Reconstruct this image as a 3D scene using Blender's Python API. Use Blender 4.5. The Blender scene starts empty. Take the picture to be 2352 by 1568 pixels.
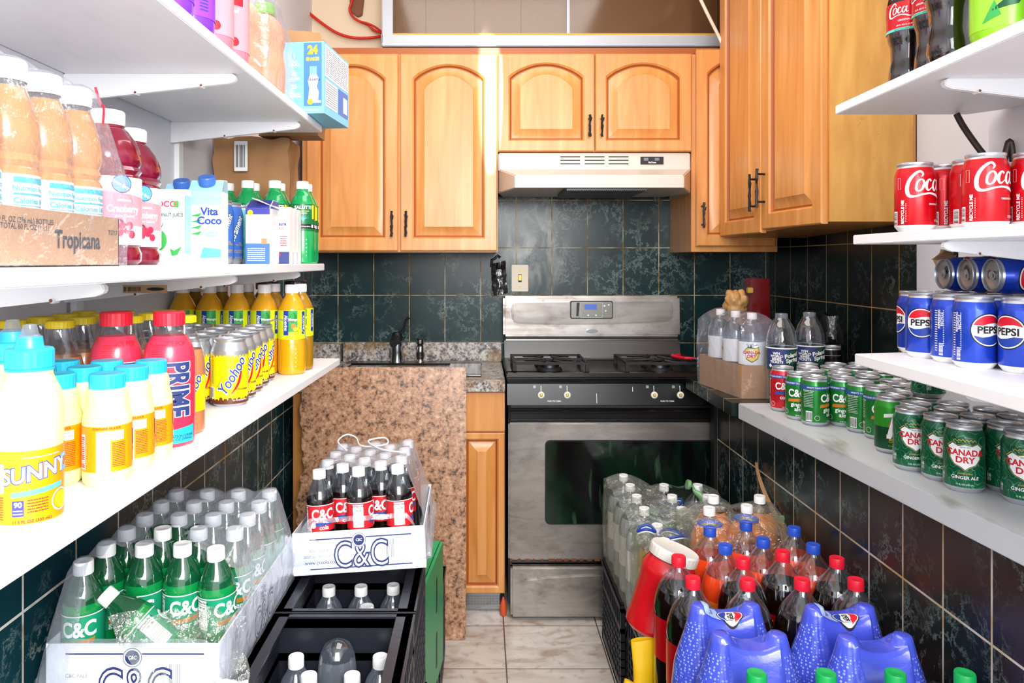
import bpy, bmesh, math, random
from mathutils import Vector, Matrix, Euler, noise
PI = math.pi
rnd = random.Random(11)
S = bpy.context.scene
COL = S.collection
# ------------------------------------------------------------------ camera, world, lights, exposure
F, H, VX, VY = 1690.0, 1.306, 1105.0, 600.0      # focal length in pixels, eye height, vanishing point
cam = bpy.data.cameras.new('camera'); camo = bpy.data.objects.new('camera', cam); COL.objects.link(camo)
cam.sensor_width = 36; cam.lens = F/2352*36
cam.shift_x = (1176-VX)/2352; cam.shift_y = -(784-VY)/2352
cam.clip_start = 0.02
camo.location = (0, 0, H); camo.rotation_euler = (PI/2, 0, 0)
S.camera = camo
S.view_settings.view_transform = 'Standard'; S.view_settings.look = 'None'
S.view_settings.exposure = 0.32; S.view_settings.gamma = 1
S.cycles.transparent_max_bounces = 24
S.cycles.max_bounces = 8
wd = bpy.data.worlds.new('daylight'); S.world = wd; wd.use_nodes = True
wd.node_tree.nodes['Background'].inputs[0].default_value = (.93, .96, 1, 1)
wd.node_tree.nodes['Background'].inputs[1].default_value = 1.15
def area(name, loc, target, sx, sy, power, col=(1, 1, 1), spread=180):
    l = bpy.data.lights.new(name, 'AREA'); l.shape = 'RECTANGLE'; l.size = sx; l.size_y = sy
    l.energy = power; l.color = col; l.spread = math.radians(spread)
    o = bpy.data.objects.new(name, l); COL.objects.link(o); o.location = loc
    o.rotation_euler = (Vector(target)-Vector(loc)).to_track_quat('-Z', 'Y').to_euler()
    return o
area('doorway_daylight', (.35, -1.3, 2.0), (.15, 3, 1.0), 1.8, 1.6, 62)
area('side_daylight', (.25, -.35, 1.75), (-.62, .85, 1.15), .5, .5, 12, (1, .99, .97), 110)
area('ceiling_fill', (.1, 1.7, 2.62), (.1, 1.7, 0), 1.0, 1.6, 17)  # added overhead fill that evens out the room light, not a real fitting
sp = bpy.data.lights.new('sunbeam', 'SPOT'); sp.energy = 1500; sp.spot_size = math.radians(9.5); sp.spot_blend = .12; sp.shadow_soft_size = .01
sp.color = (1, .96, .88)
spo = bpy.data.objects.new('sunbeam', sp); COL.objects.link(spo); spo.location = (.35, -1.2, 2.58)
spo.rotation_euler = (Vector((.035, 2.9, 1.99))-spo.location).to_track_quat('-Z', 'Y').to_euler()
spo.scale = (.13, 1, 1)

# ------------------------------------------------------------------ materials
def lin(h):
    h = h.lstrip('#'); c = [int(h[i:i+2], 16)/255 for i in (0, 2, 4)]
    return tuple((x/12.92 if x <= .04045 else ((x+.055)/1.055)**2.4) for x in c) + (1,)
MATS = {}
def newmat(name):
    m = bpy.data.materials.new(name); m.use_nodes = True; MATS[name] = m
    return m, m.node_tree, m.node_tree.nodes['Principled BSDF']
def M(name, hexc, rough=.45, metal=0, spec=.5, coat=0, emit=0, sss=0, bump=0, bscale=60):
    if name in MATS: return name
    m, t, p = newmat(name)
    p.inputs['Base Color'].default_value = lin(hexc); p.inputs['Roughness'].default_value = rough
    p.inputs['Metallic'].default_value = metal; p.inputs['Specular IOR Level'].default_value = spec
    p.inputs['Coat Weight'].default_value = coat; p.inputs['Coat Roughness'].default_value = .08
    if emit: p.inputs['Emission Color'].default_value = lin(hexc); p.inputs['Emission Strength'].default_value = emit
    if bump:
        n = t.nodes.new('ShaderNodeTexNoise'); n.inputs['Scale'].default_value = bscale
        tc = t.nodes.new('ShaderNodeTexCoord'); t.links.new(tc.outputs['Object'], n.inputs['Vector'])
        b = t.nodes.new('ShaderNodeBump'); b.inputs['Strength'].default_value = bump; b.inputs['Distance'].default_value = .01
        t.links.new(n.outputs['Fac'], b.inputs['Height']); t.links.new(b.outputs[0], p.inputs['Normal'])
    return name
def CLEAR(name, hexc, base=.1, edge=.75, rough=.06, body='#ffffff', bump=0, bscale=40, dif=.3, pw=2.2):
    """thin clear plastic: mostly see-through, shiny and denser towards grazing angles"""
    if name in MATS: return name
    m, t, p = newmat(name); N = t.nodes; L = t.links
    tr = N.new('ShaderNodeBsdfTransparent'); tr.inputs[0].default_value = lin(hexc)
    p.inputs['Base Color'].default_value = lin(body); p.inputs['Roughness'].default_value = rough; p.inputs['Specular IOR Level'].default_value = .9
    gl = N.new('ShaderNodeBsdfGlossy'); gl.inputs['Roughness'].default_value = rough; gl.inputs['Color'].default_value = (1, 1, 1, 1)
    m2 = N.new('ShaderNodeMixShader'); m2.inputs[0].default_value = dif; L.new(gl.outputs[0], m2.inputs[1]); L.new(p.outputs[0], m2.inputs[2])
    lw = N.new('ShaderNodeLayerWeight'); lw.inputs[0].default_value = .35
    mr = N.new('ShaderNodeMapRange'); mr.inputs['To Min'].default_value = base; mr.inputs['To Max'].default_value = edge
    pwn = N.new('ShaderNodeMath'); pwn.operation = 'POWER'; pwn.inputs[1].default_value = pw; L.new(lw.outputs['Facing'], pwn.inputs[0]); L.new(pwn.outputs[0], mr.inputs['Value'])
    mx = N.new('ShaderNodeMixShader'); L.new(mr.outputs[0], mx.inputs[0]); L.new(tr.outputs[0], mx.inputs[1]); L.new(m2.outputs[0], mx.inputs[2])
    L.new(mx.outputs[0], N['Material Output'].inputs[0])
    if bump:
        n = N.new('ShaderNodeTexNoise'); n.inputs['Scale'].default_value = bscale; n.inputs['Detail'].default_value = 4
        tc = N.new('ShaderNodeTexCoord'); L.new(tc.outputs['Object'], n.inputs['Vector'])
        b = N.new('ShaderNodeBump'); b.inputs['Strength'].default_value = bump; b.inputs['Distance'].default_value = .02
        L.new(n.outputs['Fac'], b.inputs['Height']); L.new(b.outputs[0], p.inputs['Normal']); L.new(b.outputs[0], lw.inputs['Normal']); L.new(b.outputs[0], gl.inputs['Normal'])
    return name
class NT:
    """small node-expression helper"""
    def __init__(s, name): s.m, s.t, s.p = newmat(name); s.N = s.t.nodes; s.L = s.t.links
    def lk(s, a, b):
        if isinstance(a, (int, float)): b.default_value = a
        elif isinstance(a, tuple): b.default_value = a
        else: s.L.new(a, b)
    def math(s, op, a, b=0, c=0):
        n = s.N.new('ShaderNodeMath'); n.operation = op
        s.lk(a, n.inputs[0]); s.lk(b, n.inputs[1]); s.lk(c, n.inputs[2]); return n.outputs[0]
    def xyz(s, src='Object'):
        tc = s.N.new('ShaderNodeTexCoord'); q = s.N.new('ShaderNodeSeparateXYZ'); s.L.new(tc.outputs[src], q.inputs[0]); s.co = tc.outputs[src]
        return q.outputs
    def noise(s, scale, detail=3, vec=None, out='Fac', dist=0, rough=.5):
        n = s.N.new('ShaderNodeTexNoise'); n.inputs['Scale'].default_value = scale; n.inputs['Detail'].default_value = detail
        n.inputs['Distortion'].default_value = dist; n.inputs['Roughness'].default_value = rough
        s.L.new(vec if vec is not None else s.co, n.inputs['Vector']); return n.outputs[out]
    def mapv(s, sc, loc=(0, 0, 0), rot=(0, 0, 0)):
        n = s.N.new('ShaderNodeMapping'); s.L.new(s.co, n.inputs[0]); n.inputs['Scale'].default_value = sc; n.inputs['Location'].default_value = loc; n.inputs['Rotation'].default_value = rot
        return n.outputs[0]
    def ramp(s, fac, stops, const=False):
        n = s.N.new('ShaderNodeValToRGB'); s.L.new(fac, n.inputs[0]); e = n.color_ramp.elements
        if const: n.color_ramp.interpolation = 'CONSTANT'
        while len(e) < len(stops): e.new(.5)
        for i, (p, c) in enumerate(stops):
            e[i].position = p; e[i].color = lin(c) if isinstance(c, str) else (c, c, c, 1)
        return n.outputs[0]
    def mix(s, fac, a, b):
        n = s.N.new('ShaderNodeMix'); n.data_type = 'RGBA'; s.lk(fac, n.inputs[0])
        s.lk(lin(a) if isinstance(a, str) else a, n.inputs[6]); s.lk(lin(b) if isinstance(b, str) else b, n.inputs[7]); return n.outputs[2]
    def bump(s, h, st=.3, d=.01):
        b = s.N.new('ShaderNodeBump'); b.inputs['Strength'].default_value = st; b.inputs['Distance'].default_value = d
        s.lk(h, b.inputs['Height']); s.L.new(b.outputs[0], s.p.inputs['Normal'])
    def out(s, col=None, rough=None, metal=None):
        if col is not None: s.lk(col, s.p.inputs['Base Color'])
        if rough is not None: s.lk(rough, s.p.inputs['Roughness'])
        if metal is not None: s.lk(metal, s.p.inputs['Metallic'])

def tile_mat(name, ax, pu, pv, ou, ov, base='#0f2629', base2='#17383b', grout='#cfc6b2', gw=.0035, vein=.8, stain=False, brown=0):
    n = NT(name); q = n.xyz(); u = q[ax]; v = q[2]
    def line(x, p, o):
        f = n.math('FRACT', n.math('DIVIDE', n.math('SUBTRACT', x, o), p))
        a = n.math('MINIMUM', f, n.math('SUBTRACT', 1, f)); return n.math('MULTIPLY', a, p)
    d = n.math('MINIMUM', line(u, pu, ou), line(v, pv, ov))
    g = n.math('LESS_THAN', d, gw/2)
    c0 = n.ramp(n.noise(5, 5), [(.3, base), (.7, base2)])
    nz = n.noise(13, 8, dist=.25, rough=.72)
    v1 = n.ramp(n.math('ABSOLUTE', n.math('SUBTRACT', nz, .5)), [(0, .9), (.010, .22), (.035, 0.)])
    mk = n.ramp(n.noise(7, 2), [(.44, 0.), (.66, 1.)])
    vv = n.math('MULTIPLY', n.math('MULTIPLY', v1, mk), vein)
    c = n.mix(vv, c0, '#a9bfba')
    if brown:
        bm_ = n.ramp(n.noise(2.3, 4), [(.47, 0.), (.62, 1.)]); c = n.mix(n.math('MULTIPLY', bm_, brown), c, '#3a2c26')
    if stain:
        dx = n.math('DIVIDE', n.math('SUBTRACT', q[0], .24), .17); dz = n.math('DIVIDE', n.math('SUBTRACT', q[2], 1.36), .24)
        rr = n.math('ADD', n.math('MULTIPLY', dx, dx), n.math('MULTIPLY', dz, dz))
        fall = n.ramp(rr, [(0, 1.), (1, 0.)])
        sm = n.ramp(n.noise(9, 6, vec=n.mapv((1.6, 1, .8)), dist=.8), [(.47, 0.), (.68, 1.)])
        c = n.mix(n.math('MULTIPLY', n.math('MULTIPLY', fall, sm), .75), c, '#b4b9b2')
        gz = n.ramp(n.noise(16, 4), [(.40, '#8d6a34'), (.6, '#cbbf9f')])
    else: gz = n.ramp(n.noise(13, 4), [(.4, grout), (.64, '#b39a68')])
    n.out(n.mix(g, c, gz), n.math('ADD', n.math('MULTIPLY', g, .5), .26)); n.p.inputs['Specular IOR Level'].default_value = .35
    n.bump(n.math('SUBTRACT', 1, g), .35, .002)
    return name
def wood_mat(name, c1, c2, c3, axis=2, knots=True):
    n = NT(name); n.xyz()
    sc = [9, 9, 9]; sc[axis] = .8
    a = n.noise(3.2, 6, vec=n.mapv(tuple(sc)), dist=.5); b = n.noise(1.3, 3)
    sc2 = [60, 60, 60]; sc2[axis] = 3
    fl = n.ramp(n.noise(1.6, 2, vec=n.mapv(tuple(sc2))), [(.70, 0.), (.78, 1.)])
    c = n.ramp(a, [(.3, c1), (.52, c2), (.75, c3)])
    c = n.mix(n.math('MULTIPLY', n.ramp(b, [(.4, 0.), (.7, 1.)]), .3), c, c1)
    c = n.mix(n.math('MULTIPLY', fl, .35 if knots else 0), c, '#8a4f1e')
    n.out(c, .34); n.p.inputs['Coat Weight'].default_value = .25; n.p.inputs['Coat Roughness'].default_value = .25
    return name
def granite_mat(name, cols, scale=90, stain=None):
    n = NT(name); n.xyz()
    v = n.N.new('ShaderNodeTexVoronoi'); v.inputs['Scale'].default_value = scale; n.L.new(n.noise(scale*.5, 2, out='Color'), v.inputs['Vector']) if False else n.L.new(n.co, v.inputs['Vector'])
    a = n.noise(scale*.75, 5, rough=.7); b = n.noise(scale*.28, 4)
    k = n.math('ADD', n.math('MULTIPLY', a, .62), n.math('MULTIPLY', b, .38))
    c = n.ramp(k, cols)
    if stain: c = n.mix(n.math('MULTIPLY', n.ramp(n.noise(9, 4), [(.5, 0.), (.62, 1.)]), .7), c, stain)
    n.out(c, .32); return name
M('white_paint', '#ececef', .5); M('grey_white', '#dcdde4', .5)
def shelf_mat(name, c1, c2, sc=30):
    n = NT(name); n.xyz()
    sp_ = n.ramp(n.noise(sc, 6, vec=n.mapv((1, .35, 1))), [(.3, c2), (.42, c1)])
    n.out(sp_, .42); return name
shelf_mat('shelf_white', '#f1f0f2', '#ecebee'); shelf_mat('shelf_worn', '#c0c4c8', '#989c98', 16)
M('cream_wall', '#e9d3b4', .7, bump=.05, bscale=12)
tile_mat('tile_back', 0, .1567, .2090, (1105-1105)/F*3.236-.0132*0+(1022-1105)/F*3.236, H-(678-600)/F*3.236, stain=True)
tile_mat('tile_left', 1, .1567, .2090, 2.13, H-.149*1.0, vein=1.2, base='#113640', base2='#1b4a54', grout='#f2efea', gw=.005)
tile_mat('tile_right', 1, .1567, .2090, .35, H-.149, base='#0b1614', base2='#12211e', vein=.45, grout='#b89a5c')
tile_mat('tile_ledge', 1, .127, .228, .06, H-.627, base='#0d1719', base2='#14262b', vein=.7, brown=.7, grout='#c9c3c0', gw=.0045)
wood_mat('maple', '#d18642', '#dd9750', '#e6a866'); wood_mat('maple_side', '#c07a34', '#cc8a42', '#d69850')
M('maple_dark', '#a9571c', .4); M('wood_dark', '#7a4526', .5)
granite_mat('granite_pink', [(.35, '#241a16'), (.42, '#5f4230'), (.48, '#a5795a'), (.56, '#c09474'), (.7, '#dfc9b2')], 105)
granite_mat('granite_grey', [(.36, '#1f1f22'), (.46, '#6f6a68'), (.52, '#b8b1ac'), (.62, '#d9d4d0')], 150, '#8a6426')
def floor_mat():
    n = NT('floor_tile'); q = n.xyz()
    def line(x, p, o):
        f = n.math('FRACT', n.math('DIVIDE', n.math('SUBTRACT', x, o), p)); return n.math('MULTIPLY', n.math('MINIMUM', f, n.math('SUBTRACT', 1, f)), p)
    g = n.math('LESS_THAN', n.math('MINIMUM', line(q[0], .334, .081), line(q[1], .278, 2.637)), .0022)
    c = n.ramp(n.noise(7, 7, vec=n.mapv((1, 2.2, 1), rot=(0, 0, .5)), dist=1.2), [(.3, '#ab9686'), (.45, '#c9c0b6'), (.7, '#dad4cd')])
    dirt = n.ramp(n.noise(30, 5), [(.56, 0.), (.72, 1.)])
    n.out(n.mix(g, n.mix(n.math('MULTIPLY', dirt, .45), c, '#7b6656'), '#5b5048'), .32)
floor_mat()
def steel_mat():
    n = NT('stainless'); n.xyz()
    a = n.noise(2.2, 5, dist=.4); b = n.noise(5, 3, vec=n.mapv((1, 1, 14)))
    c = n.ramp(a, [(.3, '#7c7672'), (.55, '#a09a95'), (.75, '#b5afaa')])
    gr = n.ramp(n.noise(6, 8, vec=n.mapv((1, 1, 1.8)), rough=.75), [(.5, 0.), (.66, 1.)]); sw = n.ramp(n.noise(4, 3, vec=n.mapv((1, 1, 3), rot=(0, .5, 0)), dist=2.5), [(.45, 0.), (.6, 1.)])
    c = n.mix(n.math('MULTIPLY', gr, .5), c, '#5f544c'); c = n.mix(n.math('MULTIPLY', sw, .12), c, '#cfccc8')
    n.out(c, n.math('ADD', n.math('MULTIPLY', b, .2), n.math('ADD', n.math('MULTIPLY', gr, .15), .26)), .85)
steel_mat()
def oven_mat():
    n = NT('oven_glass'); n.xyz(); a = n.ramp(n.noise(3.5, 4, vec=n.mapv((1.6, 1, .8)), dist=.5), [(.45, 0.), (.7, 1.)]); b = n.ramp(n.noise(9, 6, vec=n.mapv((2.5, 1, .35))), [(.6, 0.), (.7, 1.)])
    c = n.mix(n.math('MULTIPLY', a, .8), '#06080a', '#123a22'); c = n.mix(n.math('MULTIPLY', b, .35), c, '#5d8a66'); n.out(c, .12); n.p.inputs['Specular IOR Level'].default_value = .4  # green patches and streaks are reflections painted into the glass colour
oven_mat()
M('black_enamel', '#08090a', .25, spec=.35); M('black_iron', '#151314', .6); M('oven_glass_dark', '#06080a', .05)
M('hood_white', '#d8d0c5', .38); M('chrome', '#b9bcc0', .15, 1); M('pewter', '#2c2b2b', .42, .6); M('alu_frame', '#c3c8cf', .45, .2)
M('plate_cream', '#f0e4cf', .45); M('lcd_blue', '#3f62b8', .3, emit=.35); M('panel_grey', '#8c8a85', .25, .5)
M('white', '#f6f6f6', .4); M('cap_white', '#f7f7f8', .38); M('black', '#101010', .5); M('grey', '#8d8d90', .5)
M('can_metal', '#cdd0d5', .3, .75); M('can_lid', '#b4b5b8', .36, .75); M('silver_dark', '#6d6f74', .35, 1)
M('card_white', '#eceef4', .65); M('card_kraft', '#b98a5e', .8, bump=.1); M('paper_kraft', '#a87b51', .8, bump=.25, bscale=14)
M('navy', '#28356f', .5); M('print_grey', '#9a9aa2', .6)
M('crate_black', '#20222b', .34, bump=.1, bscale=30); M('crate_green', '#16a566', .35)
CLEAR('pet_clear', '#edf2f7', .13, .8, .05, '#b5bdc8', dif=.22); CLEAR('film', '#f8faff', .18, .7, .16, '#dfe5f2', .55, 22, dif=.4); CLEAR('film_torn', '#f2f5f0', .22, .7, .12, '#c9d0c6', 1, 40, dif=.5)
CLEAR('film_milky', '#f4f7fc', .24, .8, .2, '#e2e8f4', .6, 20, dif=.6, pw=1.6); CLEAR('pet_frost', '#dfe7f0', .24, .85, .08, '#b9c6d8', dif=.5, pw=1.6)
CLEAR('glass_pane', '#e6dccf', .05, .3, .12, dif=.1)
CLEAR('pet_green', '#2aa870', .3, .85, .05, '#1a9a62', dif=.6); CLEAR('pet_cloud', '#d9e0e8', .25, .8, .1, '#c2cad6', dif=.6)

# ------------------------------------------------------------------ mesh builder
class MB:
    def __init__(s): s.v = []; s.f = []; s.m = []; s.flat = set()
    def add(s, vs, fs, m):
        b = len(s.v); s.v += [tuple(p) for p in vs]
        for f in fs: s.f.append(tuple(i+b for i in f)); s.m.append(m)
        return s
    def box(s, x0, x1, y0, y1, z0, z1, m='white'):
        return s.add([(x0,y0,z0),(x1,y0,z0),(x1,y1,z0),(x0,y1,z0),(x0,y0,z1),(x1,y0,z1),(x1,y1,z1),(x0,y1,z1)],
                     [(0,3,2,1),(4,5,6,7),(0,1,5,4),(1,2,6,5),(2,3,7,6),(3,0,4,7)], m)
    def hexa(s, b, t, m):
        """box from 4 bottom and 4 top corners (counter-clockwise from above)"""
        return s.add(list(b)+list(t), [(0,3,2,1),(4,5,6,7),(0,1,5,4),(1,2,6,5),(2,3,7,6),(3,0,4,7)], m)
    def prism(s, pts, a, b, m, axis='z'):
        n = len(pts)
        def P(p, h): return {'z': (p[0], p[1], h), 'y': (p[0], h, p[1]), 'x': (h, p[0], p[1])}[axis]
        return s.add([P(p, a) for p in pts]+[P(p, b) for p in pts], [tuple(range(n))[::-1], tuple(range(n, 2*n))]+[(i, (i+1) % n, (i+1) % n+n, i+n) for i in range(n)], m)
    def lathe(s, prof, n=36, cx=0, cy=0, cz=0, axis='z', sq=0):
        """prof: (r, z, material of the strip that starts here); sq squares the outline off"""
        def rr(r, a):
            if not sq: return r
            c, d = abs(math.cos(a)), abs(math.sin(a)); k = 1/((c**sq+d**sq)**(1/sq)); return r*(k*.5+.5) if r > .6*max(p[0] for p in prof) else r
        b = len(s.v)
        for p in prof:
            for i in range(n):
                a = 2*PI*i/n; r = rr(max(p[0], 1e-5), a)
                x, y, z = r*math.sin(a), -r*math.cos(a), p[1]
                if axis == 'y': x, y, z = x, -z, -y
                if axis == 'x': x, y, z = z, x, y
                s.v.append((cx+x, cy+y, cz+z))
        for j in range(len(prof)-1):
            for i in range(n):
                s.f.append((b+j*n+i, b+j*n+(i+1) % n, b+(j+1)*n+(i+1) % n, b+(j+1)*n+i)); s.m.append(prof[j][2])
        return s
    def tube(s, pts, r, m, n=8, rads=None, cap=True):
        pts = [Vector(p) for p in pts]; b = len(s.v); up = Vector((0, 0, 1)); prev = None
        for k, p in enumerate(pts):
            d = (pts[min(k+1, len(pts)-1)]-pts[max(k-1, 0)]).normalized()
            if prev is None:
                a = d.cross(up); a = d.cross(Vector((1, 0, 0))) if a.length < .1 else a
            else: a = prev-d*prev.dot(d)
            a.normalize(); prev = a; c = d.cross(a); rr = rads[k] if rads else r
            for i in range(n):
                t = 2*PI*i/n; s.v.append(tuple(p+(a*math.cos(t)+c*math.sin(t))*rr))
        for k in range(len(pts)-1):
            for i in range(n):
                s.f.append((b+k*n+i, b+k*n+(i+1) % n, b+(k+1)*n+(i+1) % n, b+(k+1)*n+i)); s.m.append(m)
        if cap:
            s.f.append(tuple(b+i for i in range(n))[::-1]); s.m.append(m)
            s.f.append(tuple(b+(len(pts)-1)*n+i for i in range(n))); s.m.append(m)
        return s
    def grid(s, fn, nu, nv, m, skip=None, close=False):
        b = len(s.v)
        for j in range(nv+1):
            for i in range(nu+1): s.v.append(tuple(fn(i/nu, j/nv)))
        for j in range(nv):
            for i in range(nu):
                if skip and skip(i/nu, j/nv): continue
                s.f.append((b+j*(nu+1)+i, b+j*(nu+1)+i+1, b+(j+1)*(nu+1)+i+1, b+(j+1)*(nu+1)+i)); s.m.append(m)
        return s
    def ring(s, ro, ri, z0, z1, m, cx=0, cy=0, n=24):
        return s.lathe([(ri, z0, m), (ro, z0, m), (ro, z1, m), (ri, z1, m), (ri, z0, m)], n, cx, cy)
    def decal(s, vf, mp, m, step=.004, vstep=0):
        vs, fs = vf; bm = bmesh.new(); bv = [bm.verts.new((x, y, 0)) for x, y in vs]
        for f in fs:
            try: bm.faces.new([bv[i] for i in f])
            except ValueError: pass
        for ax, st in ((0, step), (1, vstep)):
            if st and vs:
                lo = min(v[ax] for v in vs); hi = max(v[ax] for v in vs); x = lo+st
                while x < hi-1e-6 and (hi-lo)/st < 400:
                    no = (1, 0, 0) if ax == 0 else (0, 1, 0); co = (x, 0, 0) if ax == 0 else (0, x, 0)
                    bmesh.ops.bisect_plane(bm, geom=bm.verts[:]+bm.edges[:]+bm.faces[:], plane_co=co, plane_no=no); x += st
        bm.verts.index_update()
        s.add([mp(v.co.x, v.co.y) for v in bm.verts], [tuple(v.index for v in f.verts) for f in bm.faces], m)
        bm.free(); return s
    def xf(s, mat, start=0):
        for i in range(start, len(s.v)): s.v[i] = tuple(mat @ Vector(s.v[i]))
        return s
    def mesh(s, name, angle=38, bevel=0):
        me = bpy.data.meshes.new(name); me.from_pydata(s.v, [], s.f)
        names = []
        for m in s.m:
            if m not in names: names.append(m)
        for m in names: me.materials.append(MATS[m])
        ix = {m: i for i, m in enumerate(names)}
        me.polygons.foreach_set('material_index', [ix[m] for m in s.m]); me.validate()
        if bevel:
            bm = bmesh.new(); bm.from_mesh(me); bmesh.ops.remove_doubles(bm, verts=bm.verts, dist=1e-6)
            es = [e for e in bm.edges if len(e.link_faces) == 2 and e.calc_face_angle(0) > .6]
            bmesh.ops.bevel(bm, geom=es, offset=bevel, segments=2, affect='EDGES', clamp_overlap=True); bm.to_mesh(me); bm.free()
        me.shade_smooth(); me.set_sharp_from_angle(angle=math.radians(angle)); me.update()
        return me
    def obj(s, name, parent=None, angle=38, bevel=0, loc=None):
        o = bpy.data.objects.new(name, s.mesh(name, angle, bevel)); COL.objects.link(o)
        if parent: o.parent = parent
        if loc: o.location = loc
        return o
def W(px, py, Y): return Vector(((px-VX)/F*Y, Y, H-(py-VY)/F*Y))
def D(px, py, drop): Y = drop*F/(py-VY); return (px-VX)/F*Y, Y
def empty(name, loc=(0, 0, 0), rot=(0, 0, 0)):
    o = bpy.data.objects.new(name, None); o.empty_display_size = .05; COL.objects.link(o); o.location = loc; o.rotation_euler = rot; return o
def tag(o, label=None, cat=None, group=None, kind=None):
    if label: o['label'] = label
    if cat: o['category'] = cat
    if group: o['group'] = group
    if kind: o['kind'] = kind
    return o
def thing(name, label, cat, loc=(0, 0, 0), rot=(0, 0, 0), group=None): return tag(empty(name, loc, rot), label, cat, group)
ORD = ['', 'first', 'second', 'third', 'fourth', 'fifth', 'sixth', 'seventh', 'eighth', 'ninth', 'tenth']

# ------------------------------------------------------------------ 2D shapes and writing, laid onto surfaces
TC = {}
def text(body, size=.01, bold=0, shear=0, sx=1, rot=0, x=0, y=0, sp=1):
    k = (body, bold, shear, sp)
    if k not in TC:
        cu = bpy.data.curves.new('t', 'FONT'); cu.body = body; cu.size = 1; cu.align_x = 'CENTER'; cu.align_y = 'CENTER'
        cu.offset = bold; cu.shear = shear; cu.resolution_u = 4; cu.space_character = sp; cu.space_line = .85
        ob = bpy.data.objects.new('t', cu); COL.objects.link(ob)
        dg = bpy.context.evaluated_depsgraph_get(); me = bpy.data.meshes.new_from_object(ob.evaluated_get(dg))
        TC[k] = ([(v.co.x, v.co.y) for v in me.vertices], [tuple(p.vertices) for p in me.polygons])
        bpy.data.objects.remove(ob); bpy.data.curves.remove(cu); bpy.data.meshes.remove(me)
    vs, fs = TC[k]; c, s_ = math.cos(rot), math.sin(rot)
    return [(x+(a*size*sx)*c-(b*size)*s_, y+(a*size*sx)*s_+(b*size)*c) for a, b in vs], fs
def disc(cx, cy, rx, ry=None, n=28, a0=0, a1=2*PI):
    ry = ry or rx; full = abs(a1-a0-2*PI) < 1e-6
    return [(cx+rx*math.cos(a0+(a1-a0)*i/(n if full else n-1)), cy+ry*math.sin(a0+(a1-a0)*i/(n if full else n-1))) for i in range(n)], [tuple(range(n))]
def rect(x0, y0, x1, y1): return [(x0, y0), (x1, y0), (x1, y1), (x0, y1)], [(0, 1, 2, 3)]
def poly(*p): return list(p), [tuple(range(len(p)))]
def smooth(pts, k=6):
    out = []
    for i in range(len(pts)-1):
        p0 = pts[max(i-1, 0)]; p1 = pts[i]; p2 = pts[i+1]; p3 = pts[min(i+2, len(pts)-1)]
        for j in range(k):
            t = j/k
            out.append(tuple(.5*((2*b)+(-a+c)*t+(2*a-5*b+4*c-d)*t*t+(-a+3*b-3*c+d)*t**3) for a, b, c, d in zip(p0, p1, p2, p3)))
    out.append(tuple(pts[-1])); return out
def stroke(pts, w, k=6):
    """pts: (x, y) or (x, y, width factor)"""
    P = smooth([p if len(p) == 3 else (p[0], p[1], 1) for p in pts], k); vs = []; fs = []
    for i, p in enumerate(P):
        a = P[max(i-1, 0)]; b = P[min(i+1, len(P)-1)]; dx, dy = b[0]-a[0], b[1]-a[1]; l = math.hypot(dx, dy) or 1
        nx, ny = -dy/l*w*p[2]/2, dx/l*w*p[2]/2; vs += [(p[0]+nx, p[1]+ny), (p[0]-nx, p[1]-ny)]
        if i: fs.append((2*i-2, 2*i-1, 2*i+1, 2*i))
    return vs, fs
def move(vf, dx=0, dy=0, s=1, rot=0):
    c, q = math.cos(rot)*s, math.sin(rot)*s; return [(dx+x*c-y*q, dy+x*q+y*c) for x, y in vf[0]], vf[1]
def cyl(R, off=.0004, a0=0):
    rf = R if callable(R) else (lambda v: R)
    R0 = R if not callable(R) else None
    return lambda u, v: ((rf(v)+off)*math.sin(u/(R0 or rf(v))+a0), -(rf(v)+off)*math.cos(u/(R0 or rf(v))+a0), v)
def plane(y, off=.0004): return lambda u, v: (u, y-off, v)
def lines(x0, x1, y0, y1, n, h=.35, seed=1):
    """rows of fine print"""
    r = random.Random(seed); vs = []; fs = []
    for i in range(n):
        y = y0+(y1-y0)*(i+.5)/n; t = (y1-y0)/n*h/2; x = x0
        while x < x1:
            w = min(r.uniform(.06, .2)*(x1-x0), x1-x)
            if w > 1e-5: b = len(vs); vs += [(x, y-t), (x+w, y-t), (x+w, y+t), (x, y+t)]; fs.append((b, b+1, b+2, b+3))
            x += w+.025*(x1-x0)
    return vs, fs
def bars(x0, x1, y0, y1, n=16, seed=2, vert=False):
    r = random.Random(seed); vs = []; fs = []; p = (x1-x0)/n
    if vert: p = (y1-y0)/n
    for i in range(n):
        w = p*r.uniform(.25, .7); b = len(vs)
        if vert: y = y0+p*i; vs += [(x0, y), (x1, y), (x1, y+w), (x0, y+w)]
        else: x = x0+p*i; vs += [(x, y0), (x+w, y0), (x+w, y1), (x, y1)]
        fs.append((b, b+1, b+2, b+3))
    return vs, fs
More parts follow.
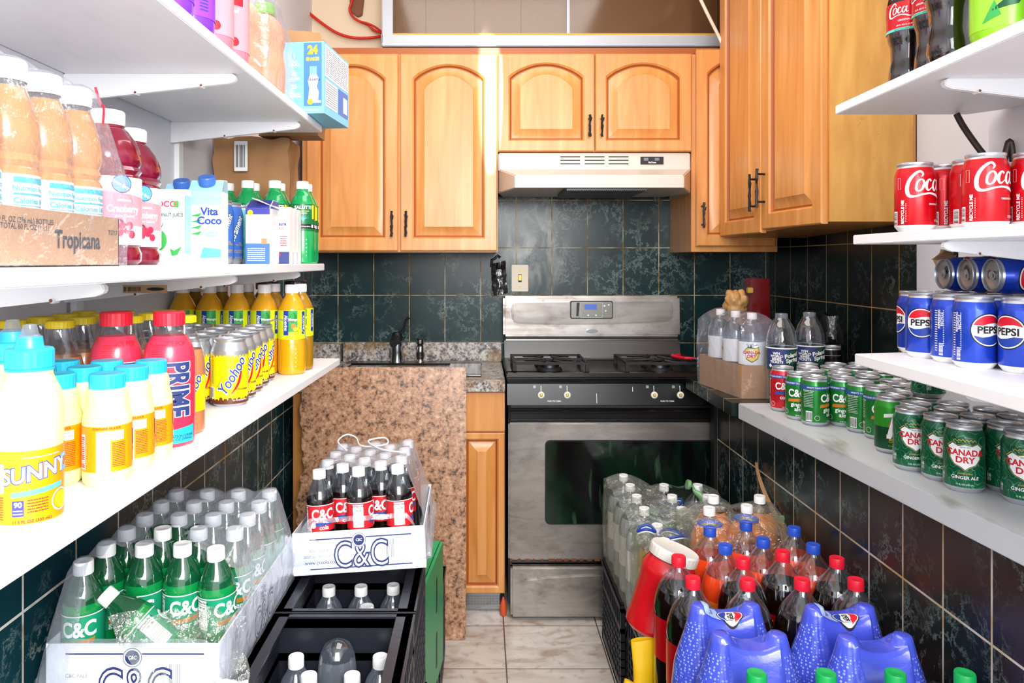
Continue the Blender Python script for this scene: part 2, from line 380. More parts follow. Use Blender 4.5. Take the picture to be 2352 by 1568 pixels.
def coca(k):
    """flowing white script lettering in a unit box about 3 wide"""
    return [move(x, 0, 0, k) for x in (
        stroke([(.98, 1.28, .3), (1.1, 1.5, .8), (.9, 1.72, 1), (.5, 1.5, 1.2), (.12, .95, 1.5), (.0, .35, 1.7), (.12, -.12, 1.5), (.5, -.22, 1), (1.1, -.06, .8), (1.7, .0, .8), (2.3, -.12, 1.2), (2.75, -.3, .9), (3.1, -.36, .2)], .17),
        stroke([(.62, .5, 1), (.72, .9, 1), (1.0, 1.1, .7), (1.18, .85, 1.2), (1.08, .42, 1.2), (.85, .2, .7), (.66, .28, 1.1), (.62, .5, 1)], .15),
        stroke([(1.75, .95, 1.1), (1.62, 1.1, .7), (1.42, .9, 1.3), (1.35, .5, 1.4), (1.5, .25, .8), (1.85, .5, .4)], .15),
        stroke([(2.4, .95, .8), (2.15, 1.08, .7), (1.95, .75, 1.3), (1.95, .4, 1.3), (2.12, .24, .8), (2.35, .6, .8), (2.5, 1.1, 1)], .15),
        stroke([(2.5, 1.1, 1.2), (2.42, .6, 1.2), (2.5, .28, .9), (2.75, .4, .4)], .15))]
# ------------------------------------------------------------------ product prototypes (each kind is made once; copies share its meshes)
KIND = {}
def put(kind, x, y, z, label, group=None, rot=0, tilt=(0, 0), face=None, s=1):
    """face: the label turns towards the camera, offset by this many degrees"""
    name, cat, parts = KIND[kind]
    if face is not None: rot = -math.atan2(x, y)+math.radians(face)
    o = thing(name, label, cat, (x, y, z), (tilt[0], tilt[1], rot), group); o.scale = (s, s, s)
    for pn, me, subs in parts:
        c = bpy.data.objects.new(pn, me); COL.objects.link(c); c.parent = o
        for sn, sm in subs:
            d = bpy.data.objects.new(sn, sm); COL.objects.link(d); d.parent = c
    return o
def arts(mb, mp, art, step=.004, vstep=0):
    for a in art: mb.decal(a[0], (lambda q: (lambda u, v: mp(u, v, q)))(a[2] if len(a) > 2 else 0), a[1], step, vstep)
def cylmap(R, a0=0, base=.00025):
    f = R if callable(R) else (lambda v: R)
    R0 = R if not callable(R) else max(f(.05), f(.1))
    return lambda u, v, q=0: ((f(v)+base+q*.00022)*math.sin(u/R0+a0), -(f(v)+base+q*.00022)*math.cos(u/R0+a0), v)
def flatmap(y, base=.0004): return lambda u, v, q=0: (u, y-base-q*.0003, v)
def lid_mesh():
    m = MB(); m.lathe([(0, .1168, 'can_lid'), (.019, .1166, 'can_lid'), (.0215, .1176, 'can_lid'), (.0238, .1176, 'can_lid'), (.0248, .1158, 'can_lid'), (.0262, .1158, 'can_lid'), (.0268, .120, 'can_lid')], 32)
    m.decal(disc(0, -.0115, .008, .0065, 20), lambda u, v: (u, v, .1172), 'silver_dark', 0)
    return m.mesh('lid')
def tab_mesh():
    m = MB()
    for k, (r0, r1) in enumerate(((.0105, .0058),)):
        n = 20; o_ = [(r0*.72*math.cos(2*PI*i/n), r0*math.sin(2*PI*i/n)) for i in range(n)]; i_ = [(r1*.66*math.cos(2*PI*i/n), .0022+r1*.8*math.sin(2*PI*i/n)) for i in range(n)]
        for z in (.1182, .1192): m.add([(a, b, z) for a, b in o_]+[(a, b, z) for a, b in i_], [(i, (i+1) % n, (i+1) % n+n, i+n) for i in range(n)], 'can_metal')
    m.box(-.0035, .0035, -.0045, .0, .118, .1196, 'can_metal')
    return m.mesh('pull_tab')
LID, TAB = lid_mesh(), tab_mesh()
def can(kind, mat, art, name='soda_can', bands=None, h=.122, r=.033, rim='can_metal', foot='can_metal', neck=None, cat='can'):
    k = h/.122; b = bands or [(0, mat)]
    def bm(z): return [q for zz, q in b if zz <= z+1e-6][-1]
    zs = sorted(set([.011, .0985]+[zz for zz, q in b if .011 < zz < .0985]))
    prof = [(0, .006, foot), (.022, .006, foot), (.0245, 0, foot), (.0264, .001, foot), (r-.001, .0085, foot)]
    prof += [(r, z*k, bm(z)) for z in zs] + [(r-.0006, .102*k, neck or bm(.102)), (.0286, h-.0095, rim), (.0276, h-.006, rim), (.0289, h-.0035, rim), (.0289, h-.0008, rim), (.0282, h, rim), (.0270, h-.002, rim), (.0266, h-.005, rim)]
    m = MB(); m.lathe(prof, 44); arts(m, cylmap(r), art)
    me = m.mesh('can_body')
    if h == .122: KIND[kind] = (name, cat, [('can_body', me, []), ('lid', LID, [('pull_tab', TAB)])])
    else:
        l = LID.copy(); t = TAB.copy()
        for q in (l, t):
            for v in q.vertices: v.co.z += h-.122
        KIND[kind] = (name, cat, [('can_body', me, []), ('lid', l, [('pull_tab', t)])])
M('coke_red', '#cc0518', .3, .3, coat=.12); M('pepsi_blue', '#1f47c4', .3, .45, coat=.3); M('cd_green', '#0d5b3a', .3, .4, coat=.3)
M('cc_green', '#18802f', .3, .45, coat=.3); M('cc_dark', '#0f4a2c', .3, .4); M('cc_red', '#d21a2a', .3, .4, coat=.3); M('cc_blue', '#2b4fa0', .35); M('cc_orange', '#c67f2c', .35)
M('sevenup_green', '#2f9a2a', .3, .4); M('yoo_yellow', '#fbdc06', .35); M('yoo_brown', '#5b2a12', .4); M('red', '#d4112b', .4); M('logo_blue', '#1c3f9e', .4); M('gold', '#d9b44a', .35, .3)
M('lime', '#7ccf2e', .4); M('yellow', '#ffdf1c', .4); M('orange', '#f57f17', .4); M('teal', '#27b9c9', .4); M('sky', '#5fb2e0', .4); M('leaf', '#2f9e44', .4); M('pink', '#f09aa5', .4); M('label_red', '#cf1f2b', .4)
def cd_art_mat():
    n = NT('cd_can'); q = n.xyz()
    w = n.noise(38, 1.5, vec=n.mapv((1, 1, .8)), dist=.6)
    f = n.math('FRACT', n.math('MULTIPLY', w, 9)); l = n.math('LESS_THAN', n.math('ABSOLUTE', n.math('SUBTRACT', f, .5)), .055)
    n.out(n.mix(l, n.ramp(n.noise(14, 2), [(.3, '#0a5236'), (.7, '#11744a')]), '#4fae85'), .3, .4); n.p.inputs['Coat Weight'].default_value = .3
cd_art_mat()
def ring2(cx, cy, r, w, n=36): return stroke([(cx+r*math.cos(2*PI*i/n), cy+r*math.sin(2*PI*i/n)) for i in range(n+1)], w, 1)
def pepsi_logo(cx, cy, r, q=1, rot=0):
    def T(vf): return move(move(vf, 0, 0, 1, rot), cx, cy)
    top = [(r*.93*math.cos(a), r*.93*math.sin(a)) for a in [math.radians(22+i*(136/16)) for i in range(17)]]
    wt = [(-r*.86, r*.33), (-r*.4, r*.3), (0, r*.42), (r*.4, r*.46), (r*.86, r*.34)]
    red = top+[(x, y) for x, y in wt][0:]
    bot = [(r*.93*math.cos(a), r*.93*math.sin(a)) for a in [math.radians(202+i*(136/16)) for i in range(17)]]
    wb = [(r*.86, -r*.30), (r*.4, -r*.28), (0, -r*.40), (-r*.4, -r*.45), (-r*.86, -r*.34)]
    return [(T(disc(0, 0, r*1.07, n=40)), 'black', q), (T(disc(0, 0, r, n=40)), 'white', q+1), (T(poly(*red)), 'red', q+2), (T(poly(*(bot+wb))), 'logo_blue', q+2), (T(text('PEPSI', r*.62, .03, sx=1.02)), 'black', q+3)]
can('coke', 'coke_red', [(x, 'white', 1) for x in [move(c, -.017, .066) for c in coca(.0225)]] +
    [(text('ORIGINAL TASTE', .0042, .02, x=.034, y=.047), 'white', 1), (text('RECYCLE ME', .0075, .03, rot=PI/2, x=-.0245, y=.034), 'white', 1),
     (lines(-.0195, -.018, .016, .05, 12), 'white', 1), (rect(-.047, .012, -.036, .036), 'white', 0), (bars(-.046, -.037, .013, .035, 12, vert=True), 'black', 1),
     (stroke([(-.034, .095), (-.028, .095), (-.028, .075), (-.034, .075), (-.034, .095)], .0005, 1), 'white', 1), (lines(.03, .045, .016, .021, 3), 'white', 1)], foot='white')
can('pepsi', 'pepsi_blue', pepsi_logo(0, .066, .0265)+pepsi_logo(.1037, .066, .0265) +
    [(text('REFRESHING\nRECYCLE', .006, .02, rot=PI/2, x=-.047, y=.078), 'white', 1), (bars(-.05, -.043, .014, .036, 14, vert=True), 'white', 1), (lines(-.058, -.053, .02, .095, 18), 'white', 1),
     (text('150', .007, .03, x=.045, y=.028), 'white', 1), (text('12 FL OZ\n(355 mL)', .0045, .01, x=.045, y=.017), 'white', 1), (lines(.041, .049, .022, .0245, 1), 'white', 1), (lines(-.043, -.041, .03, .095, 20), 'white', 1)], foot='white')
def shield(k): return [(-1*k, .62*k), (-.72*k, .86*k), (-.4*k, .7*k), (0, .8*k), (.4*k, .7*k), (.72*k, .86*k), (1*k, .62*k), (.82*k, .3*k), (.86*k, -.1*k), (.6*k, -.5*k), (.2*k, -.68*k), (0, -.85*k), (-.2*k, -.68*k), (-.6*k, -.5*k), (-.86*k, -.1*k), (-.82*k, .3*k)]
def cd_front(x0, q=0):
    sh = lambda k: ([(x0+x, .066+y) for x, y in shield(k)], [tuple(range(16))])
    return [(sh(.0295), 'gold', q+1), (sh(.0285), 'cd_green', q+2), (sh(.0268), 'white', q+3),
            (stroke([(x0-.018+.003*i, .0925+(.004 if i % 2 else 0)-(abs(i-6)-6)*.0002) for i in range(13)], .0011, 2), 'gold', q+1),
            (text('CANADA', .0148, .035, sx=.92, x=x0, y=.073), 'red', q+4), (text('DRY', .0148, .035, x=x0, y=.060), 'red', q+4),
            (text('SINCE 1904', .0032, .01, x=x0, y=.083), 'cd_green', q+4), (text('CAFFEINE FREE', .0035, .01, x=x0, y=.036), 'gold', q+1),
            (text('GINGER ALE', .0078, .02, x=x0, y=.0285), 'white', q+1), (text('12 FL OZ (355 mL)', .0036, .01, x=x0, y=.0165), 'white', q+1)]
can('canada', 'cd_can', cd_front(0)+cd_front(.1037)+[(stroke([(-.045, .02), (-.038, .02), (-.038, .033), (-.045, .033), (-.045, .02)], .0006, 1), 'white', 1), (text('130', .0055, .03, x=-.0415, y=.029), 'white', 1), (lines(-.044, -.039, .021, .026, 2), 'white', 1), (rect(.046, .012, .056, .05), 'white', 0), (bars(.047, .055, .013, .049, 12), 'black', 1)])
def cc_art(second, base, dark):
    return [(rect(-.1036, .0925, .1036, .1015), 'cc_blue', 0), (text("WHAT'S YOUR STORY? TELL US @ CCCOLA.COM", .0055, .02, shear=.2, x=0, y=.097, sx=.9), 'white', 1), (text('TELL US & GET FREE STUFF!', .0055, .02, shear=.2, x=.085, y=.097, sx=.8), 'gold', 1),
            (text('C&C', .0265, .03, sx=.82, x=0, y=.071), 'white', 2), (poly((-.022, .056), (.024, .060), (.022, .052), (-.024, .048)), second, 1),
            (text(base, .014, .02, x=.002, y=.041 if len(base) < 6 else .036), 'white', 2),
            (lines(-.064, -.04, .05, .088, 9, .2), 'white', 1), (text('Nutrition Facts', .0045, .02, x=-.052, y=.0895), 'white', 1), (rect(-.064, .0485, -.04, .0492), 'white', 1), (rect(-.058, .013, -.042, .038), 'white', 1), (bars(-.0575, -.0425, .015, .036, 18), 'black', 2), (ring2(-.03, .022, .006, .0006), 'white', 1), (text('12 FL OZ', .004, .02, x=.004, y=.014), 'white', 1)]
can('cc_ginger', 'cc_green', cc_art('cc_orange', 'ginger\nale', 'cc_dark'), bands=[(0, 'cc_green')])
can('cc_cola', 'cc_red', cc_art('cc_blue', 'cola', 'cc_dark'))
can('sevenup', 'sevenup_green', [(disc(.0, .062, .0125), 'red', 1), (poly((-.022, .086), (.004, .090), (.005, .083), (-.008, .034), (-.017, .034), (-.006, .081), (-.022, .078)), 'white', 2),
    (text('up', .036, .05, shear=.12, sx=.9, x=.022, y=.073), 'white', 3), (text('LEMON LIME', .0075, .03, x=.004, y=.040), 'yellow', 1), (lines(-.012, .02, .026, .034, 3), 'yellow', 1), (text('12 FL OZ (355mL)', .0042, .02, x=.002, y=.018), 'lime', 1), (disc(.028, .052, .005), 'yellow', 1)], bands=[(0, 'cc_dark'), (.03, 'cc_dark'), (.058, 'sevenup_green')])
def drip(x0, x1, y, up, n, w, seed):
    r = random.Random(seed); p = [(x0, y)]
    for i in range(n): x = x0+(x1-x0)*(i+.5)/n; h_ = up*r.uniform(.3, 1); p += [(x-w, y+h_*.2), (x-w*.6, y+h_), (x+w*.6, y+h_), (x+w, y+h_*.2)]
    p.append((x1, y)); b = y-up/abs(up)*.006; vs = []; fs = []
    for i, q in enumerate(p):
        vs += [q, (q[0], b)]
        if i: fs.append((2*i-2, 2*i-1, 2*i+1, 2*i))
    return vs, fs
yo = [(drip(-.1036, .1036, .0125, .006, 26, .0035, 3), 'yoo_brown', 1), (drip(-.1036, .1036, .0945, -.006, 30, .002, 4), 'can_metal', 1)]
for x0 in (0, .1037):
    yo += [(text('Yoohoo', .027, .05, shear=.25, sx=.85, rot=math.radians(58), x=x0, y=.056), 'white', 1), (text('Yoohoo', .026, .012, shear=.25, sx=.85, rot=math.radians(58), x=x0, y=.056), 'logo_blue', 2),
           (stroke([(x0-.002, .024, .3), (x0+.012, .046, 1.2), (x0+.0175, .078, .5)], .004), 'red', 1), (text('Chocolate', .006, .02, shear=.3, x=x0+.018, y=.032), 'yoo_brown', 1), (text('Shake It!', .006, .01, shear=.3, rot=1.1, x=x0-.022, y=.045), 'cc_orange', 1)]
yo += [(rect(-.052, .015, -.034, .037), 'white', 1), (bars(-.05, -.036, .018, .035, 16), 'black', 2), (lines(-.052, -.046, .042, .092, 26), 'yoo_brown', 1), (lines(-.042, -.036, .042, .092, 22), 'yoo_brown', 1), (lines(.04, .056, .02, .092, 22), 'logo_blue', 1), (text('6.5 FL OZ (335 mL)', .0035, .02, x=.015, y=.0125), 'white', 2)]
can('yoohoo', 'yoo_yellow', yo, bands=[(0, 'yoo_brown'), (.012, 'yoo_yellow'), (.094, 'can_metal')], neck='can_metal')
M('purple_can', '#3d3f9e', .35, .2); M('mint', '#5fd0c6', .4); M('nutra_blue', '#3f6fc4', .4)
can('nutra', 'nutra_blue', [(text('Nutrament', .021, .05, sx=.8, shear=.2, rot=math.radians(66), x=.002, y=.072), 'black', 1), (text('Nutrament', .0205, .02, sx=.8, shear=.2, rot=math.radians(66), x=.002, y=.072), 'white', 2), (text('15g\nPROTEIN', .0055, .02, x=.014, y=.045), 'gold', 1), (text('24 VITAMINS\n& MINERALS', .0045, .02, x=.012, y=.028), 'gold', 1), (text('CALCIUM', .005, .02, x=.012, y=.014), 'gold', 1)], name='supplement_drink_can', h=.138)
can('nutra_teal', 'mint', [(stroke([(-.02, .02, 1), (-.005, .045, 2.4), (-.015, .075, 1.4), (.0, .1, .6)], .008), 'teal', 1), (text('Nutrament', .0205, .03, sx=.8, shear=.2, rot=math.radians(66), x=.03, y=.072), 'white', 2)], name='supplement_drink_can', h=.136)
M('energy_black', '#141216', .25, .4)
can('energy', 'energy_black', [(stroke([(x0, .062, .4), (x0+.003, .086, 1.2), (x0-.001, .094, 1.4), (x0-.005, .088, .5)], .005), 'lime', 1) for x0 in (-.014, .0)]+[(stroke([(.018, .062, .4), (.02, .086, 1.2), (.014, .094, 1.4), (.011, .09, .5)], .005), 'lime', 1), (lines(-.03, .03, .116, .119, 1), 'white', 1)], name='energy_drink_can', h=.144)

def rcap(r, z0, z1, m, n=48, hole=True, ring=True):
    b = MB(); prof = []
    if ring: prof += [(r*.96, z0-.003, m), (r*.99, z0-.0025, m), (r*.99, z0-.0005, m), (r*.95, z0, m)]
    prof += [(r, z0+.0005, m), (r, z1-.002, m), (r*.93, z1, m), (r*.55, z1, m), (r*.5, z1-.0003, m), (0, z1-.0003, m)]
    b.lathe(prof, n); k = len(prof)
    for j in range(k):
        if abs(prof[j][0]-r) < 1e-6:
            for i in range(0, n, 2):
                v = b.v[j*n+i]; b.v[j*n+i] = (v[0]*.975, v[1]*.975, v[2])
    return b.mesh('cap', 25)
def prof_r(prof):
    def f(z):
        for a, b in zip(prof, prof[1:]):
            if a[1] <= z <= b[1] and b[1] > a[1]: return a[0]+(b[0]-a[0])*(z-a[1])/(b[1]-a[1])
        return prof[-1][0]
    return f
def bottle(kind, name, prof, cap, label=None, art=None, n=40, sq=0, body_art=None, extra=None, cat='bottle', ns=6):
    """prof: (r, z, material); label: (r, z0, z1, material); art laid on the label"""
    P = [prof[0]]
    for a, b in zip(prof, prof[1:]): P.append(b)
    # round the shoulders with a spline where the strip is long
    Q = []
    for i in range(len(P)-1):
        p0 = P[max(i-1, 0)]; p1 = P[i]; p2 = P[i+1]; p3 = P[min(i+2, len(P)-1)]
        k = ns if (p2[1]-p1[1]) > .012 and abs(p2[0]-p1[0]) > .003 else 1
        for j in range(k):
            t = j/k
            f = lambda a, b, c, d: .5*((2*b)+(-a+c)*t+(2*a-5*b+4*c-d)*t*t+(-a+3*b-3*c+d)*t**3)
            Q.append((f(p0[0], p1[0], p2[0], p3[0]), p1[1]+(p2[1]-p1[1])*t, p1[2]))
    Q.append(P[-1])
    m = MB(); m.lathe(Q, n, sq=sq)
    if body_art: arts(m, cylmap(prof_r(Q)), body_art, .005, .006)
    parts = [('bottle_body', m.mesh('bottle_body'), [])]
    if label:
        l = MB(); r, z0, z1, lm = label[:4]; fr = (lambda v: r)
        if sq: l.lathe([(r, z0, lm), (r, z1, lm)], n, sq=sq)
        else: l.lathe([(r, z0, lm), (r, z1, lm)], n)
        arts(l, cylmap(r), art or [])
        parts.append(('label', l.mesh('label'), []))
    if cap: parts.append(('cap', cap, []))
    if extra: parts += extra
    KIND[kind] = (name, cat, parts)
M('juice_yellow', '#fff3a0', .35, sss=.2); M('juice_orange', '#f79a2a', .35); M('sunny_label', '#f59200', .4); M('sunny_cap', '#27b5da', .35); M('peach', '#f0a070', .35)
M('ice_pink', '#d5314f', .3, coat=.3); M('tea_milk', '#b9794f', .3, coat=.4); M('amber', '#c98a3e', .2, coat=.6); M('apple', '#c88640', .2, coat=.6)
M('aloe_amber', '#e0a012', .2, coat=.6); M('aloe_dark', '#a0750f', .2, coat=.5); M('salutti_green', '#0f9a52', .15, coat=.7); M('cran', '#7d0c2e', .12, coat=.8); M('cola_liq', '#130806', .06, coat=1); M('orange_liq', '#e8481c', .12, coat=.8)
M('tang_liq', '#ef8a2c', .15, coat=.6); M('soda_clear', '#b6c0c6', .15, coat=.6); M('lemon_liq', '#d6ad2c', .2, coat=.5); M('grape', '#7a35d8', .25, coat=.5); M('grape_label', '#9440e8', .35); M('kiwi_pink', '#ee7f92', .25, coat=.5); M('dew', '#8fce1e', .3, coat=.4)
M('cap_yellow', '#e2c60d', .4); M('cap_red', '#e01a34', .4); M('cap_blue', '#2a54c8', .38); M('cap_green', '#0fa04f', .4); M('cap_dark', '#2a1f26', .35); M('syrup', '#3c0d1c', .2, coat=.6)
CW = 'cap_white'
sun_art = [(text('SUNNY', .021, .06, shear=.15, sx=.9, rot=.12, x=.001, y=.058), 'logo_blue', 1), (text('SUNNY', .0205, .025, shear=.15, sx=.9, rot=.12, x=.001, y=.058), 'white', 2), (text('D', .022, .05, x=.034, y=.062), 'sky', 2),
           (poly((-.02, .041), (.028, .045), (.028, .040), (-.02, .036)), 'sky', 1), (disc(.026, .027, .011), 'white', 1), (disc(.026, .027, .0095), 'orange', 2), (disc(.026, .027, .0085), 'yellow', 3),
           (rect(-.019, .018, -.009, .033), 'purple_can', 1), (text('90', .007, .03, x=-.014, y=.029), 'white', 2), (lines(-.018, -.010, .019, .025, 2), 'white', 2), (lines(-.006, .012, .02, .034, 5), 'label_red', 1), (text('11.3 FL OZ (333 mL)', .004, .02, x=-.002, y=.0125), 'label_red', 1),
           (rect(-.041, .04, -.027, .068), 'white', 1), (lines(-.04, -.028, .042, .066, 8, .15), 'purple_can', 2), (lines(-.04, -.028, .014, .037, 10), 'label_red', 1), (lines(-.01, .024, .072, .075, 1), 'white', 1)]
noz = MB(); noz.lathe([(.0145, .1745, 'sunny_cap'), (.0125, .178, 'sunny_cap'), (.0115, .187, 'pet_cloud'), (.008, .190, 'pet_cloud'), (.0062, .199, 'pet_cloud'), (0, .200, 'pet_cloud')], 28)
bottle('sunny_big', 'orange_drink_bottle', [(0, .001, 'juice_yellow'), (.024, 0, 'juice_yellow'), (.0285, .005, 'juice_yellow'), (.0295, .012, 'juice_yellow'), (.0295, .082, 'juice_yellow'), (.0300, .092, 'juice_yellow'), (.0300, .118, 'juice_yellow'), (.028, .132, 'juice_yellow'), (.022, .146, 'juice_yellow'), (.0205, .150, 'juice_yellow'), (.0205, .156, 'juice_yellow')],
       rcap(.0218, .157, .176, 'sunny_cap'), (.0300, .010, .080, 'sunny_label'), sun_art, extra=[('sport_nozzle', noz.mesh('sport_nozzle'), [])])
sm_art = [(text('CONTAINS 5% JUICE', .0033, .02, x=-.001, y=.069), 'label_red', 1), (rect(-.012, .018, .003, .066), 'white', 1), (rect(-.012, .055, .018, .066), 'white', 1), (lines(-.011, .002, .02, .053, 9, .12), 'print_grey', 2), (lines(-.011, .017, .058, .065, 2), 'print_grey', 2), (lines(.005, .02, .024, .053, 14), 'label_red', 1),
          (text('D', .024, .05, x=.044, y=.052), 'logo_blue', 1), (text('D', .023, .02, x=.044, y=.052), 'white', 2), (disc(.044, .032, .009), 'white', 1), (disc(.044, .032, .0075), 'yellow', 2), (rect(-.034, .022, -.026, .062), 'white', 1), (bars(-.033, -.027, .024, .06, 16, vert=True), 'label_red', 2), (disc(-.056, .034, .009), 'white', 1), (disc(-.056, .034, .007), 'yellow', 2)]
bottle('sunny_small', 'orange_drink_bottle', [(0, .001, 'juice_yellow'), (.022, 0, 'juice_yellow'), (.026, .005, 'juice_yellow'), (.0268, .012, 'juice_yellow'), (.0268, .072, 'juice_yellow'), (.0262, .082, 'juice_yellow'), (.0225, .094, 'juice_yellow'), (.0235, .102, 'juice_yellow'), (.021, .110, 'juice_yellow'), (.019, .113, 'juice_yellow')],
       rcap(.0200, .1125, .130, 'sunny_cap', hole=False), (.0272, .019, .0715, 'sunny_label'), sm_art)
bottle('orange_small', 'orange_drink_bottle', [(0, .001, 'juice_orange'), (.022, 0, 'juice_orange'), (.026, .005, 'juice_orange'), (.0268, .012, 'juice_orange'), (.0268, .072, 'juice_orange'), (.0225, .094, 'juice_orange'), (.0235, .102, 'juice_orange'), (.019, .113, 'juice_orange')],
       rcap(.0200, .1125, .130, 'cap_blue'), (.0272, .019, .0715, 'sunny_label'), sm_art)
pr_art = [(text('PRIME', .047, .07, rot=-PI/2, sx=.62, x=.001, y=.082), 'white', 1), (text('PRIME', .047, .035, rot=-PI/2, sx=.62, x=.001, y=.082), 'navy', 2), (text('ICE POP', .0095, .02, x=.002, y=.146), 'label_red', 1), (lines(-.034, -.014, .128, .146, 7), 'label_red', 1), (poly((-.02, .006), (.03, .006), (.03, .03), (-.02, .024)), 'teal', 1), (text('HYDRATION DRINK\n16.9 FL OZ (500mL)', .005, .01, x=.004, y=.014), 'navy', 3)]
bottle('prime', 'sports_drink_bottle', [(0, .001, 'ice_pink'), (.029, 0, 'ice_pink'), (.034, .004, 'ice_pink'), (.035, .012, 'ice_pink'), (.035, .118, 'ice_pink'), (.0345, .126, 'ice_pink'), (.031, .142, 'ice_pink'), (.0235, .156, 'pet_clear'), (.019, .161, 'pet_clear'), (.018, .170, 'pet_clear')],
       rcap(.0215, .170, .190, 'cap_red', ring=False), body_art=pr_art)
bottle('yoo_glass', 'chocolate_drink_bottle', [(0, .001, 'tea_milk'), (.026, 0, 'tea_milk'), (.031, .006, 'tea_milk'), (.031, .100, 'tea_milk'), (.030, .112, 'tea_milk'), (.0262, .128, 'pet_clear'), (.020, .148, 'pet_clear'), (.0170, .158, 'pet_clear'), (.0165, .167, 'pet_clear')],
       rcap(.0187, .168, .179, 'cap_yellow', ring=False), (.0313, .035, .092, 'yoo_yellow'), [(drip(-.098, .098, .0905, -.006, 26, .003, 8), 'tea_milk', 1), (text('Yoohoo', .022, .04, shear=.25, sx=.85, rot=1.05, x=.0, y=.062), 'white', 1), (text('Yoohoo', .0215, .012, shear=.25, sx=.85, rot=1.05, x=.0, y=.062), 'logo_blue', 2), (text('Yoohoo', .0215, .02, shear=.25, sx=.85, rot=1.05, x=.07, y=.062), 'logo_blue', 2)])
def aloe_like(kind, name, liq, label, art, lz=(.082, .149)):
    bottle(kind, name, [(0, .001, liq), (.026, 0, liq), (.0305, .004, liq), (.0315, .012, liq), (.0315, .080, liq), (.0300, .086, liq), (.0315, .092, liq), (.0315, .144, liq), (.0305, .150, liq), (.0225, .170, liq), (.0150, .183, liq), (.0142, .190, liq)],
           rcap(.0155, .191, .2075, CW), (.0319, lz[0], lz[1], label), art, sq=0, body_art=[(stroke([(-.012, .065, 1), (-.014, .02, 1), (0, .008, 1), (.014, .02, 1), (.012, .065, 1), (0, .072, 1), (-.012, .065, 1)], .0012), liq, 3)]+[(disc(.008, .02+.01*i, .0012, n=8), 'white', 1) for i in range(5)])
al = []
for x0 in (0, .1):
    al += [(rect(x0-.02, .092, x0-.0085, .148), 'logo_blue', 1), (text('Aloevine', .0118, .02, rot=-PI/2, sx=.85, x=x0-.0145, y=.120), 'white', 2), (rect(x0-.0085, .100, x0+.012, .148), 'leaf', 1), (disc(x0+.002, .133, .008, .012), 'cc_green', 2), (text('Mango', .0078, .03, x=x0+.002, y=.128), 'white', 3), (disc(x0+.003, .112, .005, .006), 'orange', 3), (disc(x0+.007, .106, .005, .005), 'yellow', 4), (rect(x0+.024, .094, x0+.034, .146), 'logo_blue', 1), (text('ALOEVINE', .008, .02, rot=-PI/2, sx=.9, x=x0+.029, y=.120), 'white', 2)]
M('aloe_label', '#d9e21a', .4)
aloe_like('aloe', 'aloe_drink_bottle', 'aloe_amber', 'aloe_label', al); aloe_like('aloe_back', 'aloe_drink_bottle', 'aloe_dark', 'aloe_label', al)
sl = [(rect(-.1, .088, .1, .099), 'black', 1), (text('SALUTTI', .0115, .035, x=0, y=.140), 'white', 2), (text('ALOE VERA DRINK', .0036, .01, x=0, y=.131), 'yellow', 2), (lines(-.01, .01, .124, .128, 2), 'white', 2)]
sl += [(poly((0, .104), (.005*math.cos(a), .112+.003*math.sin(a)), (.017*math.cos(a), .112+.014*abs(math.sin(a))+.001), (.005*math.cos(a+.3), .112+.003*math.sin(a+.3))), 'mint', 2) for a in (.1, .5, 1.0, 1.5, 2.0, 2.5, 2.9)]
sl += [(rect(.024, .112, .031, .147), 'yellow', 1), (rect(.036, .108, .043, .147), 'yellow', 1), (text('NET WT 16.9 fl oz (500mL)', .0034, .01, x=0, y=.093), 'white', 2), (rect(.022, .09, .028, .098), 'white', 2), (rect(.034, .09, .040, .098), 'white', 2)]
M('salutti_label', '#0a6b3a', .35)
aloe_like('salutti', 'aloe_drink_bottle', 'salutti_green', 'salutti_label', sl)
osp = [(disc(.002, .123, .015, .014), 'logo_blue', 1), (disc(.002, .123, .0135, .0125), 'sky', 2), (text('Ocean Spray', .0068, .03, shear=.2, rot=-.45, sx=.8, x=.0, y=.122), 'white', 3), (poly((-.028, .112), (.05, .104), (.05, .06), (-.024, .060), (-.028, .08)), 'pink', 0), (text('ORIGINAL', .005, .03, x=.006, y=.098), 'white', 2), (text('Cranberry', .015, .04, sx=.8, x=.006, y=.085), 'white', 2), (text('Juice Cocktail', .0055, .02, x=.008, y=.0745), 'white', 2)]
osp += [(disc(-.002+dx, .050+dy, .0062), 'ice_pink', 2) for dx, dy in ((0, 0), (.011, .004), (.02, -.003), (.005, .009), (.016, .01), (-.006, .006))]+[(stroke([(.004, .06, .2), (.002, .066, 1), (-.002, .07, .2)], .004), 'cran', 2)]
M('label_cream', '#fdf3ee', .45)
bottle('cran', 'cranberry_juice_bottle', [(0, .002, 'cran'), (.042, 0, 'cran'), (.049, .006, 'cran'), (.050, .018, 'cran'), (.046, .027, 'cran'), (.0495, .031, 'cran'), (.0495, .134, 'cran'), (.046, .139, 'cran'), (.050, .145, 'cran'), (.0465, .151, 'cran'), (.050, .158, 'cran'), (.049, .170, 'cran'), (.0415, .192, 'cran'), (.031, .207, 'cran'), (.025, .212, 'cran'), (.0235, .220, 'pet_clear')],
       rcap(.0262, .2185, .2385, CW), (.0499, .031, .134, 'label_cream'), osp)
trp = [(rect(-.02, .086, .022, .092), 'teal', 1), (text('Nutrition Facts', .0075, .02, x=.002, y=.080), 'teal', 1), (rect(-.02, .073, .022, .075), 'teal', 1), (text('Calories 140', .0085, .02, x=.002, y=.067), 'teal', 1), (rect(-.02, .0615, .022, .0622), 'teal', 1), (lines(-.018, .02, .032, .06, 6, .2), 'teal', 1), (lines(.03, .06, .032, .09, 9, .3), 'teal', 1)]
